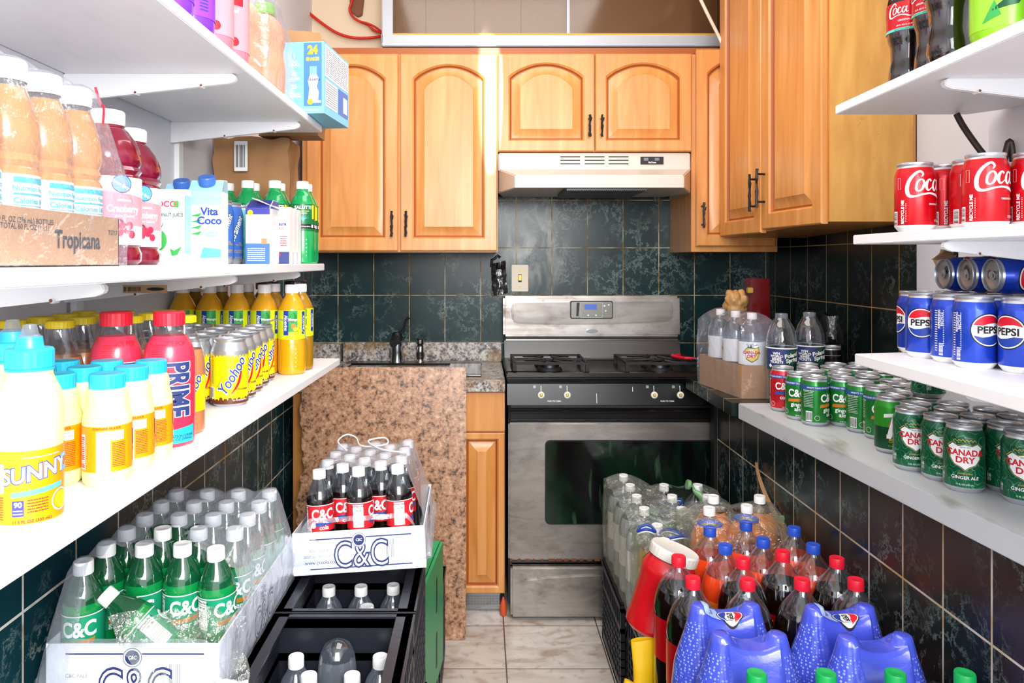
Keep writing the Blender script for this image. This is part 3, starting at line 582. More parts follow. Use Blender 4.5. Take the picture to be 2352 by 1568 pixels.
bottle('tropi', 'apple_juice_bottle', [(0, .002, 'apple'), (.027, 0, 'apple'), (.0318, .006, 'apple'), (.032, .03, 'apple'), (.032, .098, 'apple'), (.0285, .104, 'apple'), (.0318, .110, 'apple'), (.0285, .118, 'apple'), (.0320, .128, 'apple'), (.0320, .142, 'apple'), (.0290, .160, 'apple'), (.0245, .176, 'apple'), (.0190, .190, 'pet_clear'), (.0180, .198, 'pet_clear')],
       rcap(.0205, .199, .219, CW), (.0324, .030, .095, 'white'), trp)
def ccb(kind, liq, lab, band, sec, fill, name='soda_bottle', lz=(.088, .146), empty_top='pet_clear'):
    art = [(text('C&C', .032, .03, sx=.8, x=0, y=lz[0]+.036), 'white', 2), (poly((-.022, lz[0]+.019), (.024, lz[0]+.022), (.022, lz[0]+.014), (-.024, lz[0]+.011)), band, 1), (text(sec, .013, .02, x=.002, y=lz[0]+.008), 'white', 2),
           (rect(-.062, lz[0]+.004, -.038, lz[1]-.004), 'white', 1), (text('Nutrition Facts', .0046, .03, x=-.05, y=lz[1]-.008), 'black', 2), (lines(-.061, -.039, lz[0]+.006, lz[1]-.022, 8, .14), 'black', 2), (rect(-.061, lz[1]-.0125, -.039, lz[1]-.0118), 'black', 2), (text('150  200', .004, .03, x=-.048, y=lz[1]-.017), 'black', 2), (rect(-.098, lz[1]-.0016, .098, lz[1]), 'white', 3)]
    bottle(kind, name, [(0, .004, liq), (.018, .003, liq), (.024, 0, liq), (.0295, .008, liq), (.0308, .02, liq), (.0300, lz[0], liq), (.0300, lz[1], liq), (.0310, lz[1]+.005, liq), (.0295, fill, empty_top), (.0262, .174, empty_top), (.0205, .187, empty_top), (.0150, .197, empty_top), (.0130, .204, empty_top)],
           rcap(.0148, .2035, .2205, CW), (.0306, lz[0], lz[1], lab), art)
M('ginger_liq', '#0b8a44', .12, coat=.8); M('cc_label_green', '#12946a', .35)
ccb('cc20_ginger', 'ginger_liq', 'cc_label_green', 'cc_orange', 'ginger ale', .160, empty_top='pet_green')
ccb('cc20_cola', 'cola_liq', 'label_red', 'cc_blue', 'cola', .160)
def two_litre(kind, liq, cap, lab, art, top='pet_clear', fill=.240, name='soda_bottle', h=.31):
    k = h/.31
    bottle(kind, name, [(0, .006*k, liq), (.03, .004*k, liq), (.042, 0, liq), (.0525, .014*k, liq), (.054, .04*k, liq), (.0530, .095*k, liq), (.0530, .188*k, liq), (.0540, .197*k, liq), (.0520, .215*k, liq), (.0448, fill*k, top), (.0380, .254*k, top), (.0235, .274*k, top), (.0152, .288*k, top), (.0135, .293*k, top)],
           rcap(.0155, .2925*k, .3105*k, cap), (.0535, .095*k, .186*k, lab), art, n=44)
coke_art = [(text('Coke', .017, .03, shear=.35, x=-.012, y=.172), 'white', 1), (rect(-.022, .128, .006, .160), 'white', 1), (bars(-.020, .004, .130, .158, 16, vert=True), 'black', 2), (stroke([(.012, .16), (.04, .16), (.04, .13), (.012, .13), (.012, .16)], .0008, 1), 'white', 1), (lines(-.02, .05, .104, .116, 4), 'cc_dark', 1)]+[(move(c, .075, .125), 'white', 1) for c in coca(.026)]
two_litre('coke2', 'cola_liq', 'cap_red', 'coke_red', coke_art)
two_litre('orange2', 'orange_liq', 'cap_blue', 'orange', [(text('Orange', .02, .03, x=0, y=.14), 'white', 1)], h=.297)
two_litre('green2', 'cc_dark', 'cap_green', 'leaf', [(text('Lemon Lime', .016, .03, x=0, y=.14), 'white', 1)] if False else [], top='pet_green', h=.31)
two_litre('clear2', 'soda_clear', CW, 'white', [(lines(-.03, .02, .11, .17, 10, .3), 'navy', 1), (lines(.03, .07, .11, .17, 10, .3), 'sky', 1)], h=.30)
two_litre('lemon2', 'lemon_liq', CW, 'yoo_yellow', [(rect(-.018, .105, .012, .175), 'white', 1), (text('Nutrition Facts', .0048, .03, x=-.003, y=.170), 'black', 2), (lines(-.016, .010, .11, .164, 14, .2), 'black', 2)], top='pet_cloud', h=.29)
cz = []
for x0 in (0, .12):
    cz += [(c, 'white', 1) for c in [move(c, x0-.034, .128, 1) for c in coca(.0125)]]+[(text('Cola', .02, .03, shear=.35, x=x0+.026, y=.135), 'white', 1), (text('ORIGINAL TASTE', .0045, .02, x=x0, y=.118), 'white', 1), (text('20 FL OZ (1.25 PT) 591 mL', .0035, .02, x=x0, y=.109), 'white', 1)]
cz += [(rect(-.11, .1, .11, .1045), 'mint', 1), (text('1 Made from 100% Recycled Bottles', .0036, .01, x=0, y=.1022), 'leaf', 2)]
bottle('coke20', 'soda_bottle', [(0, .003, 'cola_liq'), (.022, .002, 'cola_liq'), (.027, 0, 'cola_liq'), (.0325, .012, 'cola_liq'), (.0315, .028, 'cola_liq'), (.0280, .052, 'cola_liq'), (.0290, .074, 'cola_liq'), (.0335, .092, 'cola_liq'), (.0345, .100, 'cola_liq'), (.0345, .148, 'cola_liq'), (.0330, .160, 'cola_liq'), (.026, .185, 'cola_liq'), (.016, .205, 'pet_clear'), (.013, .215, 'pet_clear')],
       rcap(.0148, .2155, .2325, 'cap_red'), (.0349, .100, .152, 'coke_red'), cz)
dew_art = [(poly((-.03, .16), (.05, .18), (.05, .13), (-.03, .10)), 'white', 1), (text('DEW', .045, .05, shear=.3, rot=.35, x=.006, y=.145), 'red', 2), (poly((-.026, .07), (-.014, .09), (-.02, .066)), 'grape', 2), (poly((-.0, .10), (.006, .07), (.012, .098)), 'grape', 1), (poly((.01, .06), (.03, .078), (.02, .054)), 'leaf', 2), (poly((-.02, .035), (.0, .05), (.026, .058), (.014, .04)), 'cc_dark', 1), (poly((-.03, .02), (-.014, .05), (-.006, .028)), 'leaf', 1), (poly((.024, .03), (.036, .05), (.03, .024)), 'grape', 1)]
bottle('dew', 'citrus_soda_bottle', [(0, .003, 'dew'), (.04, 0, 'dew'), (.045, .01, 'dew'), (.045, .19, 'dew'), (.036, .22, 'dew'), (.014, .25, 'dew')], rcap(.0155, .252, .27, 'cap_green'), (.0455, .012, .19, 'dew'), dew_art)
bottle('green_flask', 'green_soda_bottle', [(0, .003, 'pet_green'), (.035, 0, 'pet_green'), (.046, .012, 'pet_green'), (.047, .03, 'pet_green'), (.043, .06, 'pet_green'), (.046, .085, 'pet_green'), (.046, .17, 'pet_green'), (.03, .21, 'pet_green'), (.014, .235, 'pet_green')], rcap(.0155, .236, .254, 'cap_green'), (.0465, .095, .16, 'leaf'), [])
sz = [(text('ALL NATURAL', .0055, .02, x=0, y=.163), 'cc_dark', 1), (poly((-.022, .148), (-.012, .156), (.008, .154), (.02, .158), (.023, .14), (.018, .12), (0, .108), (-.018, .118)), 'cc_dark', 1), (poly((-.021, .146), (-.012, .153), (.008, .151), (.019, .155), (.0215, .14), (.017, .122), (0, .111), (-.0165, .12)), 'yellow', 2), (disc(-.004, .135, .015, .014), 'white', 3), (text('CANADA', .0135, .045, sx=.9, x=-.001, y=.139), 'red', 4), (text('DRY', .0135, .045, x=-.001, y=.127), 'red', 4), (poly((-.014, .153), (-.012, .161), (-.007, .155), (-.003, .163), (.001, .155), (.006, .161), (.006, .153)), 'cc_dark', 1)]
bottle('seltzer', 'seltzer_bottle', [(0, .003, 'pet_cloud'), (.034, 0, 'pet_cloud'), (.040, .01, 'pet_cloud'), (.041, .18, 'pet_cloud'), (.0385, .195, 'pet_clear'), (.028, .225, 'pet_clear'), (.016, .238, 'pet_clear'), (.0135, .243, 'pet_clear')], rcap(.0148, .243, .260, CW), (.0416, .10, .172, 'white'), sz)
ps = [(rect(-.13, .098, .13, .101), 'cc_dark', 2), (poly((-.04, .10), (.006, .10), (.024, .156), (-.04, .156)), 'navy', 1), (text('WIN\nWORLD\nSERIES\nTICKETS', .0095, .035, x=-.012, y=.131), 'white', 2), (text('Poland\nSpring', .0155, .035, shear=.1, rot=.2, x=.031, y=.132), 'white', 2), (ring2(.031, .132, .0165, .0008), 'leaf', 2), (poly((-.035, .108), (-.03, .114), (-.025, .108), (-.03, .102)), 'white', 2), (rect(-.131, .156, .131, .1595), 'white', 3)]
M('ps_label', '#0d3b33', .35)
bottle('poland', 'water_bottle', [(0, .003, 'pet_clear'), (.034, 0, 'pet_clear'), (.041, .01, 'pet_clear'), (.0395, .03, 'pet_clear'), (.0415, .05, 'pet_clear'), (.0395, .07, 'pet_clear'), (.0415, .09, 'pet_clear'), (.0415, .165, 'pet_clear'), (.0405, .185, 'pet_clear'), (.033, .215, 'pet_clear'), (.0205, .238, 'pet_clear'), (.016, .243, 'pet_clear')], rcap(.0172, .243, .254, 'pet_cloud'), (.0419, .098, .158, 'ps_label'), ps)
wl = lambda m: [(0, .003, m), (.028, 0, m), (.036, .01, m), (.036, .15, m), (.0345, .175, m), (.027, .20, m), (.0165, .218, m), (.0135, .226, m)]
bottle('water', 'clear_soda_bottle', wl('pet_frost'), rcap(.0148, .226, .243, CW), n=32)
M('berry_liq', '#7a2d4a', .2, coat=.5)
bottle('water_berry', 'clear_soda_bottle', [(0, .003, 'berry_liq'), (.028, 0, 'berry_liq'), (.036, .01, 'berry_liq'), (.036, .15, 'berry_liq'), (.0345, .172, 'pet_frost'), (.027, .20, 'pet_frost'), (.0165, .218, 'pet_frost'), (.0135, .226, 'pet_frost')], rcap(.0148, .226, .243, CW), n=32)
bottle('upturned', 'clear_soda_bottle', [(0, .0, 'pet_cloud'), (.0135, .0, 'pet_cloud'), (.0165, .01, 'pet_cloud'), (.034, .06, 'pet_cloud'), (.036, .09, 'pet_cloud'), (.036, .19, 'pet_cloud'), (.033, .215, 'pet_clear'), (.024, .236, 'pet_clear'), (.01, .244, 'pet_clear'), (0, .245, 'pet_clear')], None, n=32)
bottle('grape_bottle', 'grape_drink_bottle', [(0, .002, 'grape'), (.03, 0, 'grape'), (.035, .008, 'grape'), (.036, .03, 'grape'), (.036, .14, 'grape'), (.03, .18, 'grape'), (.018, .2, 'grape')], rcap(.02, .2, .22, 'cap_green'), (.0364, .022, .15, 'grape_label'), [(text('Grape', .018, .04, shear=.2, sx=.9, x=.01, y=.098), 'yellow', 1), (text('90', .013, .02, x=-.008, y=.052), 'logo_blue', 1), (lines(-.014, -.002, .038, .044, 2), 'logo_blue', 1), (lines(-.012, .022, .066, .085, 5), 'logo_blue', 1), (lines(.006, .02, .03, .055, 5), 'logo_blue', 1), (rect(-.05, .022, -.028, .15), 'white', 1)])
bottle('kiwi_bottle', 'kiwi_strawberry_drink_bottle', [(0, .002, 'kiwi_pink'), (.03, 0, 'kiwi_pink'), (.035, .008, 'kiwi_pink'), (.036, .03, 'kiwi_pink'), (.036, .14, 'kiwi_pink'), (.03, .18, 'kiwi_pink'), (.018, .2, 'kiwi_pink')], rcap(.02, .2, .22, 'cap_green'), (.0364, .022, .15, 'pink'), [(rect(-.02, .10, .02, .15), 'red', 1), (disc(-.012, .045, .008), 'lime', 1), (disc(-.012, .045, .006), 'yellow', 2), (disc(.004, .036, .008), 'red', 1), (text('Kiwi', .012, .03, shear=.2, x=.0, y=.09), 'white', 1)])
bottle('peach_bottle', 'peach_drink_bottle', [(0, .002, 'peach'), (.036, 0, 'peach'), (.042, .008, 'peach'), (.043, .06, 'peach'), (.038, .09, 'peach'), (.043, .12, 'peach'), (.036, .15, 'peach'), (.018, .17, 'peach')], rcap(.0215, .172, .192, 'lime'))
bottle('syrup_bottle', 'chocolate_syrup_bottle', [(0, .002, 'syrup'), (.03, 0, 'syrup'), (.035, .006, 'syrup'), (.036, .14, 'syrup'), (.034, .165, 'syrup'), (.022, .19, 'syrup')], rcap(.0285, .192, .212, 'cap_dark'), (.0364, .01, .125, 'navy'), [(rect(-.11, .112, .11, .125), 'sky', 1), (text('SYRUP', .024, .03, rot=PI/2, x=.02, y=.065), 'sky', 1)])

def carton(kind, name, w, d, h, face, art, top, cap=True, capm='nutra_blue'):
    m = MB(); hh = h*.86; g = .0
    m.box(-w/2, w/2, -d/2, d/2, 0, hh, face)
    m.hexa([(-w/2, -d/2, hh), (w/2, -d/2, hh), (w/2, d/2, hh), (-w/2, d/2, hh)], [(-w/2*.98, -d*.10, h), (w/2*.98, -d*.10, h), (w/2*.98, d*.5, h), (-w/2*.98, d*.5, h)], top)
    for a in art:
        if len(a) > 3 and a[3] == 'side': m.decal(a[0], (lambda q: lambda u, v: (w/2+.0004+q*.0003, u, v))(a[2]), a[1], 0)
        else: arts(m, flatmap(-d/2), [a], 0)
    parts = [('carton_body', m.mesh('carton_body', bevel=.0012), [])]
    if cap:
        c = rcap(.0165, 0, .014, capm); mm = Matrix.Translation((0, -d*.18, h-.006)) @ Matrix.Rotation(math.radians(24), 4, 'X'); c.transform(mm)
        parts.append(('cap', c, []))
    KIND[kind] = (name, 'carton', parts)
M('vita_blue', '#9fd6ee', .4); M('coco_white', '#f3fbf7', .45)
def coconut(x, y, s): return [(disc(x, y, .012*s, .017*s), 'leaf', 1), (disc(x-.002*s, y+.003*s, .005*s, .008*s), 'lime', 2), (stroke([(x-.01*s, y+.018*s, .2), (x, y+.016*s, 1), (x+.006*s, y+.03*s, .3)], .002*s), 'cc_dark', 2)]
carton('foco', 'coconut_juice_carton', .064, .05, .142, 'coco_white', [(text('COCO', .0155, .03, x=-.005, y=.112), 'ice_pink', 1), (rect(.013, .106, .022, .118), 'leaf', 1), (text('COCONUT JUICE', .0095, .02, sx=.82, x=0, y=.092), 'cc_dark', 1), (text('JUGO DE COCO', .0062, .01, x=0, y=.081), 'print_grey', 1)]+coconut(-.012, .045, 1.1)+[(poly((.006, .03), (.014, .026), (.028, .034), (.02, .018), (.01, .016)), 'leaf', 1), (rect(-.02, .02, .02, .13), 'vita_blue', 1, 'side')], 'coco_white', False)
carton('vita', 'coconut_water_carton', .064, .05, .168, 'coco_white', [(rect(-.032, .118, .032, .145), 'vita_blue', 1), (text('Vita\nCoco', .021, .035, x=.008, y=.095), 'logo_blue', 2), (text('Coconut\nWater', .008, .01, x=.01, y=.06), 'teal', 1), (lines(.0, .026, .126, .134, 3), 'print_grey', 2)]+[(poly((-.028, .06+.012*i), (-.006, .066+.012*i), (-.012, .058+.012*i)), 'leaf', 1) for i in range(4)]+[(poly((-.01, .012), (.03, .014), (.03, .03), (-.004, .034)), 'mint', 1)], 'vita_blue')
carton('ensure_box', 'shake_multipack_carton', .052, .09, .142, 'white', [(rect(-.026, .108, .026, .122), 'purple_can', 1), (disc(-.016, .112, .006), 'yellow', 2), (rect(-.026, 0, .026, .045), 'nutra_blue', 1), (lines(-.022, .016, .006, .036, 7), 'white', 2), (lines(-.022, .02, .06, .1, 9, .12), 'print_grey', 1), (rect(.008, .044, .02, .056), 'card_kraft', 2)], 'purple_can', False)
carton('ensure', 'strawberry_shake_carton', .046, .04, .132, 'white', [(rect(-.023, 0, .023, .028), 'navy', 1), (poly((-.023, .114), (.0, .108), (-.023, .09)), 'purple_can', 1), (text('Ensure', .0115, .03, sx=.8, x=.003, y=.092), 'navy', 2), (text('PLUS', .006, .02, x=.004, y=.082), 'red', 2), (poly((-.014, .07), (-.008, .07), (-.002, .028), (-.012, .024)), 'ice_pink', 2), (disc(-.004, .022, .007), 'red', 3), (lines(.002, .018, .04, .066, 5, .5), 'label_red', 1)], 'white', False)
# ------------------------------------------------------------------ the room
XL, XR, YB = -.741, 1.267, 3.236
XLEDGE = .835
def struct(name, mb, **k): return tag(mb.obj(name, **k), kind='structure')
struct('floor', MB().box(-1.2, 1.6, -1.6, YB+.1, -.08, 0, 'floor_tile'))
struct('ceiling', MB().box(-1.2, 1.6, .2, YB+.1, 2.72, 2.8, 'cream_wall'))
struct('wall_back', MB().box(-1.0, 1.5, YB, YB+.1, 0, 2.14, 'tile_back'))
struct('wall_back', MB().box(-1.0, 1.5, YB-.012, YB+.1, 2.14, 2.72, 'cream_wall'))
struct('wall_left', MB().box(XL-.1, XL, -1.0, YB, 0, 1.03, 'tile_left').box(XL-.1, XL, 2.62, YB, 1.03, 1.32, 'tile_left'))
struct('wall_left', MB().box(XL-.1, XL, -1.0, 2.62, 1.03, 2.72, 'grey_white').box(XL-.1, XL, 2.62, YB, 1.32, 2.72, 'grey_white'))
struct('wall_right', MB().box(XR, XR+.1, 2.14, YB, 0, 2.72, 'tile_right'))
struct('wall_right', MB().box(XR, XR+.1, -1.0, 2.14, 0, 2.72, 'grey_white'))
XW = 1.035
struct('wall_right', MB().box(XW, XR, -1.0, 1.50, .90, 2.72, 'grey_white'))
# tiled ledge under the right-hand shelves
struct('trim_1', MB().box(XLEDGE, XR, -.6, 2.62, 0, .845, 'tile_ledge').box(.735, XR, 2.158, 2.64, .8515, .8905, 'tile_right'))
struct('trim_2', MB().box(XLEDGE-.012, XLEDGE, 2.60, 2.64, 0, .845, 'black'))
# grooved board joint lines of the left wall
struct('trim_3', MB().box(XL, XL+.003, 1.315, 1.319, 1.03, 2.4, 'grey').box(XL, XL+.003, 2.03, 2.034, 1.03, 2.4, 'grey'))

# high glazed panel over the cabinets
wm = MB(); Y0 = 3.06
x0, x1, zb = (877-VX)/F*Y0, 1.02, H+(600-106)/F*Y0
wm.box(x0, x1, Y0, Y0+.05, zb, zb+.045, 'alu_frame').box(x0, x0+.045, Y0, Y0+.05, zb+.045, 2.70, 'alu_frame').box(x0+.045, x1, Y0+.012, Y0+.045, zb+.045, zb+.058, 'alu_frame')
wf = struct('window_1', wm, bevel=.003)
xm = (1306-VX)/F*Y0
f2 = MB().box(xm-.006, xm+.006, Y0+.014, Y0+.03, zb+.058, 2.70, 'alu_frame').box(x0+.045, x1, Y0+.008, Y0+.02, zb+.046, zb+.056, 'yellow_seal' if M('yellow_seal', '#e6b33c', .6) else '')
tag(f2.obj('window_frame', wf))
tag(MB().box(x0+.045, x1, Y0+.02, Y0+.024, zb+.058, 2.70, 'glass_pane').obj('glass', wf))
bk = MB().box(x0+.02, x1, YB-.06, YB-.045, zb-.1, 2.70, 'panel_tan' if M('panel_tan', '#a98d74', .6) else '')
for xx in (-.24, -.03, .17): bk.box(xx, xx+.004, YB-.062, YB-.06, zb-.1, 2.7, 'wood_dark')
struct('trim_4', bk)
# brown ledge between the wall and the cabinet tops
struct('trim_5', MB().box(XL, 1.15, 3.02, YB, H+.835, H+.875, 'wood_dark').box(XL, 1.15, 2.93, 3.03, H+.815, H+.85, 'maple_dark'))

# ------------------------------------------------------------------ cabinets
def door_mesh(w, h, arch=0, mg=.055, th=.02, wood='maple', top_mg=None):
    """raised-panel door standing in x,z with its face at y=0"""
    tm = top_mg or mg; n = 24
    def loop(ins, y, rect_=False, g=0):
        xa, xb, za = -w/2+ins, w/2-ins, ins
        zt = h-ins
        P = [(xa, y, za)]+[(xa+(xb-xa)*i/8, y, za) for i in range(1, 9)]+[(xb, y, za+(0))]
        side = 6
        if rect_: zs = lambda t: h-ins
        else:
            base = h-tm-arch+ (mg-ins)
            def zs(t): return base+arch*(1-t*t)-(.004*max(0, abs(t)-.88)/.12 if arch else 0)
        P = [(xa+(xb-xa)*i/8, y, za) for i in range(8)]
        P += [(xb, y, za+(zs(1)-za)*i/side) for i in range(side)]
        P += [(xb+(xa-xb)*i/n, y, zs(1-2*i/n)) for i in range(n)]
        P += [(xa, y, zs(-1)+(za-zs(-1))*i/side) for i in range(side)]
        return P
    L = [loop(0, th, True), loop(0, .004, True), loop(.004, 0, True), loop(mg-.010, 0), loop(mg-.004, .006), loop(mg+.0, .0135), loop(mg+.004, .0135), loop(mg+.034, .003), loop(mg+.037, .0005)]
    m = MB(); N = len(L[0])
    for k, l in enumerate(L): m.v += l
    for k in range(len(L)-1):
        for i in range(N):
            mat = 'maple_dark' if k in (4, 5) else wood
            m.f.append((k*N+i, k*N+(i+1) % N, (k+1)*N+(i+1) % N, (k+1)*N+i)); m.m.append(mat)
    k = len(L)-1; m.f.append(tuple(k*N+i for i in range(N))); m.m.append(wood)
    m.f.append(tuple(range(N))[::-1]); m.m.append(wood)
    return m
def handle_mesh(seed=1, h=.1):
    r = random.Random(seed); m = MB(); pts = []; rads = []
    for i in range(13): pts.append((r.uniform(-.0012, .0012), -.028+r.uniform(-.001, .001), -h/2+h*i/12)); rads.append(.0045+r.uniform(-.0008, .0014))
    m.tube(pts, .005, 'pewter', 8, rads)
    m.tube([(-.001, -.028, .012), (.005, -.031, .02), (.007, -.032, .032)], .002, 'pewter', 6).tube([(.001, -.028, -.02), (-.005, -.031, -.01)], .002, 'pewter', 6)
    for z in (-h*.36, h*.36): m.tube([(0, .002, z), (0, -.028, z)], .0038, 'pewter', 8)
    return m
def put_door(parent, w, h, x, y, z, arch=0, hx=None, hz=None, rot=0, seed=1, mg=.055, hh=.1, tm=None):
    d = door_mesh(w, h, arch, mg, top_mg=tm).obj('door', parent, angle=22); d.location = (x, y, z); d.rotation_euler = (0, 0, rot)
    if hx is not None:
        k = handle_mesh(seed, hh).obj('handle', d); k.location = (hx, 0, hz); tag(k, 'blackened twig-shaped metal handle')
    return d
YC = 2.906
zt, zbm = H+(600-124)/F*2.9, H+(600-577)/F*2.9
# tall pair on the left
xa, xb = (694-VX)/F*2.9, (1143-VX)/F*2.9
t = thing('wall_cabinet', 'tall maple wall cabinet with two arched doors, left of the range hood', 'cabinet', (0, 0, 0))
c = MB(); c.box(xa, xb, YC, YB-.001, zbm-.004, zt, 'maple').box(xa, xa+.02, YC-.004, YC, zbm, zt, 'maple_side'); c.obj('cabinet_body', t, bevel=.001)
wd_ = (xb-xa-.012)/2; hd = zt-zbm-.004
xd1 = (915-VX)/F*2.89
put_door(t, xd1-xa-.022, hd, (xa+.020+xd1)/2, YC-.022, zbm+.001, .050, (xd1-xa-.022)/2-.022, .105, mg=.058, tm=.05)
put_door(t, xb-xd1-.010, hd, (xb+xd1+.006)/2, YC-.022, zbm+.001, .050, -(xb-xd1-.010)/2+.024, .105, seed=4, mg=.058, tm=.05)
# short pair over the hood
xh0, xh1 = xb+.001, (1587-VX)/F*2.9
zs_ = H+(600-349)/F*2.9
t = thing('wall_cabinet', 'short maple wall cabinet with two arched doors, directly above the range hood', 'cabinet')
MB().box(xh0, xh1, YC, YB-.001, zs_, zt, 'maple').obj('cabinet_body', t, bevel=.001)
wd_ = (xh1-xh0)/2-.003; hs = zt-zs_-.003
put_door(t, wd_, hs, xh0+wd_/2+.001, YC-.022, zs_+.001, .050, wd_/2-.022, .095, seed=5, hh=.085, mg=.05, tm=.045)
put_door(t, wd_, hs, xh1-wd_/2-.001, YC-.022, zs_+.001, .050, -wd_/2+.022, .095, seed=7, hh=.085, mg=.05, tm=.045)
# tall one right of the hood
xr0 = xh1+.003
t = thing('wall_cabinet', 'tall maple wall cabinet right of the hood, half hidden by the side cabinet', 'cabinet')
MB().box(xr0, xr0+.34, YC, YB-.001, zbm-.002, zt, 'maple').obj('cabinet_body', t, bevel=.001)
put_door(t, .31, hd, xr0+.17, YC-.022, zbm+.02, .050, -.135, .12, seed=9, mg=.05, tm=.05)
# side cabinet on the right wall: face runs from near corner A to far corner B
A = Vector((1.012, 2.14)); B = Vector((.955, 2.885)); zA, zB = H+.115, H+.092
t = thing('wall_cabinet', 'large maple side cabinet on the right wall with stained end panel', 'cabinet')
c = MB(); c.hexa([(A.x, A.y, zA), (XR-.002, A.y, zA), (XR-.002, B.y, zB), (B.x, B.y, zB)], [(A.x, A.y, 2.68), (XR-.002, A.y, 2.68), (XR-.002, B.y, 2.68), (B.x, B.y, 2.68)], 'maple')
c.obj('cabinet_body', t, bevel=.001)
def endp():
    n = NT('end_panel'); n.xyz(); c0 = n.ramp(n.noise(5, 5, vec=n.mapv((6, 6, 1))), [(.3, '#c98f42'), (.6, '#d8a353'), (.8, '#e0b062')])
    q = n.N['Texture Coordinate'].outputs['Object'] if 'Texture Coordinate' in n.N else n.co
    st = n.ramp(n.noise(22, 6, rough=.7), [(.60, 0.), (.68, 1.)]); st2 = n.ramp(n.noise(7, 3, vec=n.mapv((1.5, 1, .5))), [(.5, 0.), (.62, 1.)])
    n.out(n.mix(n.math('MULTIPLY', n.math('MULTIPLY', st, st2), .6), c0, '#7a5018'), .45)
endp()
tag(MB().box(A.x+.001, XR-.012, A.y-.004, A.y, zA+.001, 2.67, 'end_panel').obj('end_panel', t), 'stained yellowish plywood end panel')
u = (B-A).normalized(); ang = math.atan2(u.y, u.x); Ld = (B-A).length
nrm = Vector((-u.y, u.x)); nrm = nrm if nrm.x < 0 else -nrm
for k, (s0, s1, hx_s, sd) in enumerate(((.004, .385, 1, 11), (.392, Ld-.002, -1, 12))):
    w_ = s1-s0; ctr = A+u*((s0+s1)/2)+nrm*.0215; z_ = zA+(zB-zA)*((s0+s1)/2/Ld)
    # door local x axis must run so that its face (-y) looks along nrm
    a = math.atan2(nrm.y, nrm.x)+PI/2
    d = put_door(t, w_, 2.66-z_, ctr.x, ctr.y, z_-.0, 0, None, None, rot=a, mg=.06)
    sgn = 1 if Vector((math.cos(a), math.sin(a))).dot(u) > 0 else -1
    lx = (w_/2-.024)*sgn*(1 if k == 0 else -1)
    hnd = handle_mesh(sd, .13).obj('handle', d); hnd.location = (lx, 0, .14); tag(hnd, 'blackened twig-shaped metal handle')

# range hood
t = thing('range_hood', 'off-white under-cabinet range hood with three sets of vent slots', 'range hood')
zh1, zh0 = zs_-.003, H+(600-434)/F*2.74
yt, yl = YC-.006, 2.72
lx0, lx1 = (1183-VX)/F*yl, (1571-VX)/F*yl
zm = H+(600-388)/F*yt
m = MB()
T0, T1 = (xh0+.002, yt), (xh1-.002, yt)
vs = [(xh0+.002, yt, zh1), (xh1-.002, yt, zh1), (xh0+.002, yt, zm), (xh1-.002, yt, zm), (lx0, yl, zm-.045), (lx1, yl, zm-.045), (lx0, yl, zh0), (lx1, yl, zh0),
      (xh0+.002, yt, zh0-.0), (xh1-.002, yt, zh0), (xh0+.002, YB-.01, zh0), (xh1-.002, YB-.01, zh0), (xh0+.002, YB-.01, zh1), (xh1-.002, YB-.01, zh1)]
m.add(vs, [(0, 2, 3, 1), (2, 4, 5, 3), (4, 6, 7, 5), (2, 8, 6, 4), (3, 5, 7, 9), (2, 0, 12, 10, 8), (3, 9, 11, 13, 1), (0, 1, 13, 12)], 'hood_white')
m.add([(lx0, yl, zh0), (lx1, yl, zh0), (xh1-.002, yt, zh0), (xh0+.002, yt, zh0), (xh0+.03, YB-.02, zh0+.012), (xh1-.03, YB-.02, zh0+.012), (lx0+.01, yl+.01, zh0+.012), (lx1-.01, yl+.01, zh0+.012)], [(4, 5, 7, 6), (0, 6, 7, 1), (0, 3, 4, 6), (1, 7, 5, 2)], 'hood_white')
m.obj('hood_shell', t, bevel=.004)
sl_ = MB()
for gx in (1287, 1343, 1398):
    for gy in (359, 367, 375):
        a_ = W(gx, gy, yt); sl_.box(a_.x, a_.x+.078, yt-.0015, yt+.002, a_.z-.0035, a_.z, 'black')
sl_.obj('vent_slots', t)
a_ = W(1471, 360, yt); p = MB().box(a_.x, a_.x+.09, yt-.004, yt, a_.z-.03, a_.z, 'black'); p.box(a_.x+.012, a_.x+.03, yt-.0065, yt-.004, a_.z-.016, a_.z-.005, 'silver_dark').box(a_.x+.055, a_.x+.073, yt-.0065, yt-.004, a_.z-.016, a_.z-.005, 'silver_dark')
p.decal(text('NuTone', .009, .03, x=a_.x+.045, y=a_.z-.023), lambda u, v: (u, yt-.0045, v), 'white', 0)
p.obj('control_panel', t)
def mesh_mat(name, c0, c1, sc, al=1):
    n = NT(name); q = n.xyz(); f = lambda x: n.math('LESS_THAN', n.math('ABSOLUTE', n.math('SUBTRACT', n.math('FRACT', n.math('MULTIPLY', x, sc)), .5)), .14)
    k = n.math('MAXIMUM', f(n.math('ADD', q[0], q[2])), f(n.math('SUBTRACT', n.math('ADD', q[0], q[1]), n.math('MULTIPLY', q[2], 2)))); n.out(n.mix(k, c0, c1), .4, .5); return name
mesh_mat('filter_mesh', '#1a1a1c', '#8a8a8d', 120)
MB().box(.32, .62, yl+.03, YB-.15, zh0-.004, zh0+.008, 'filter_mesh').obj('grease_filter', t)

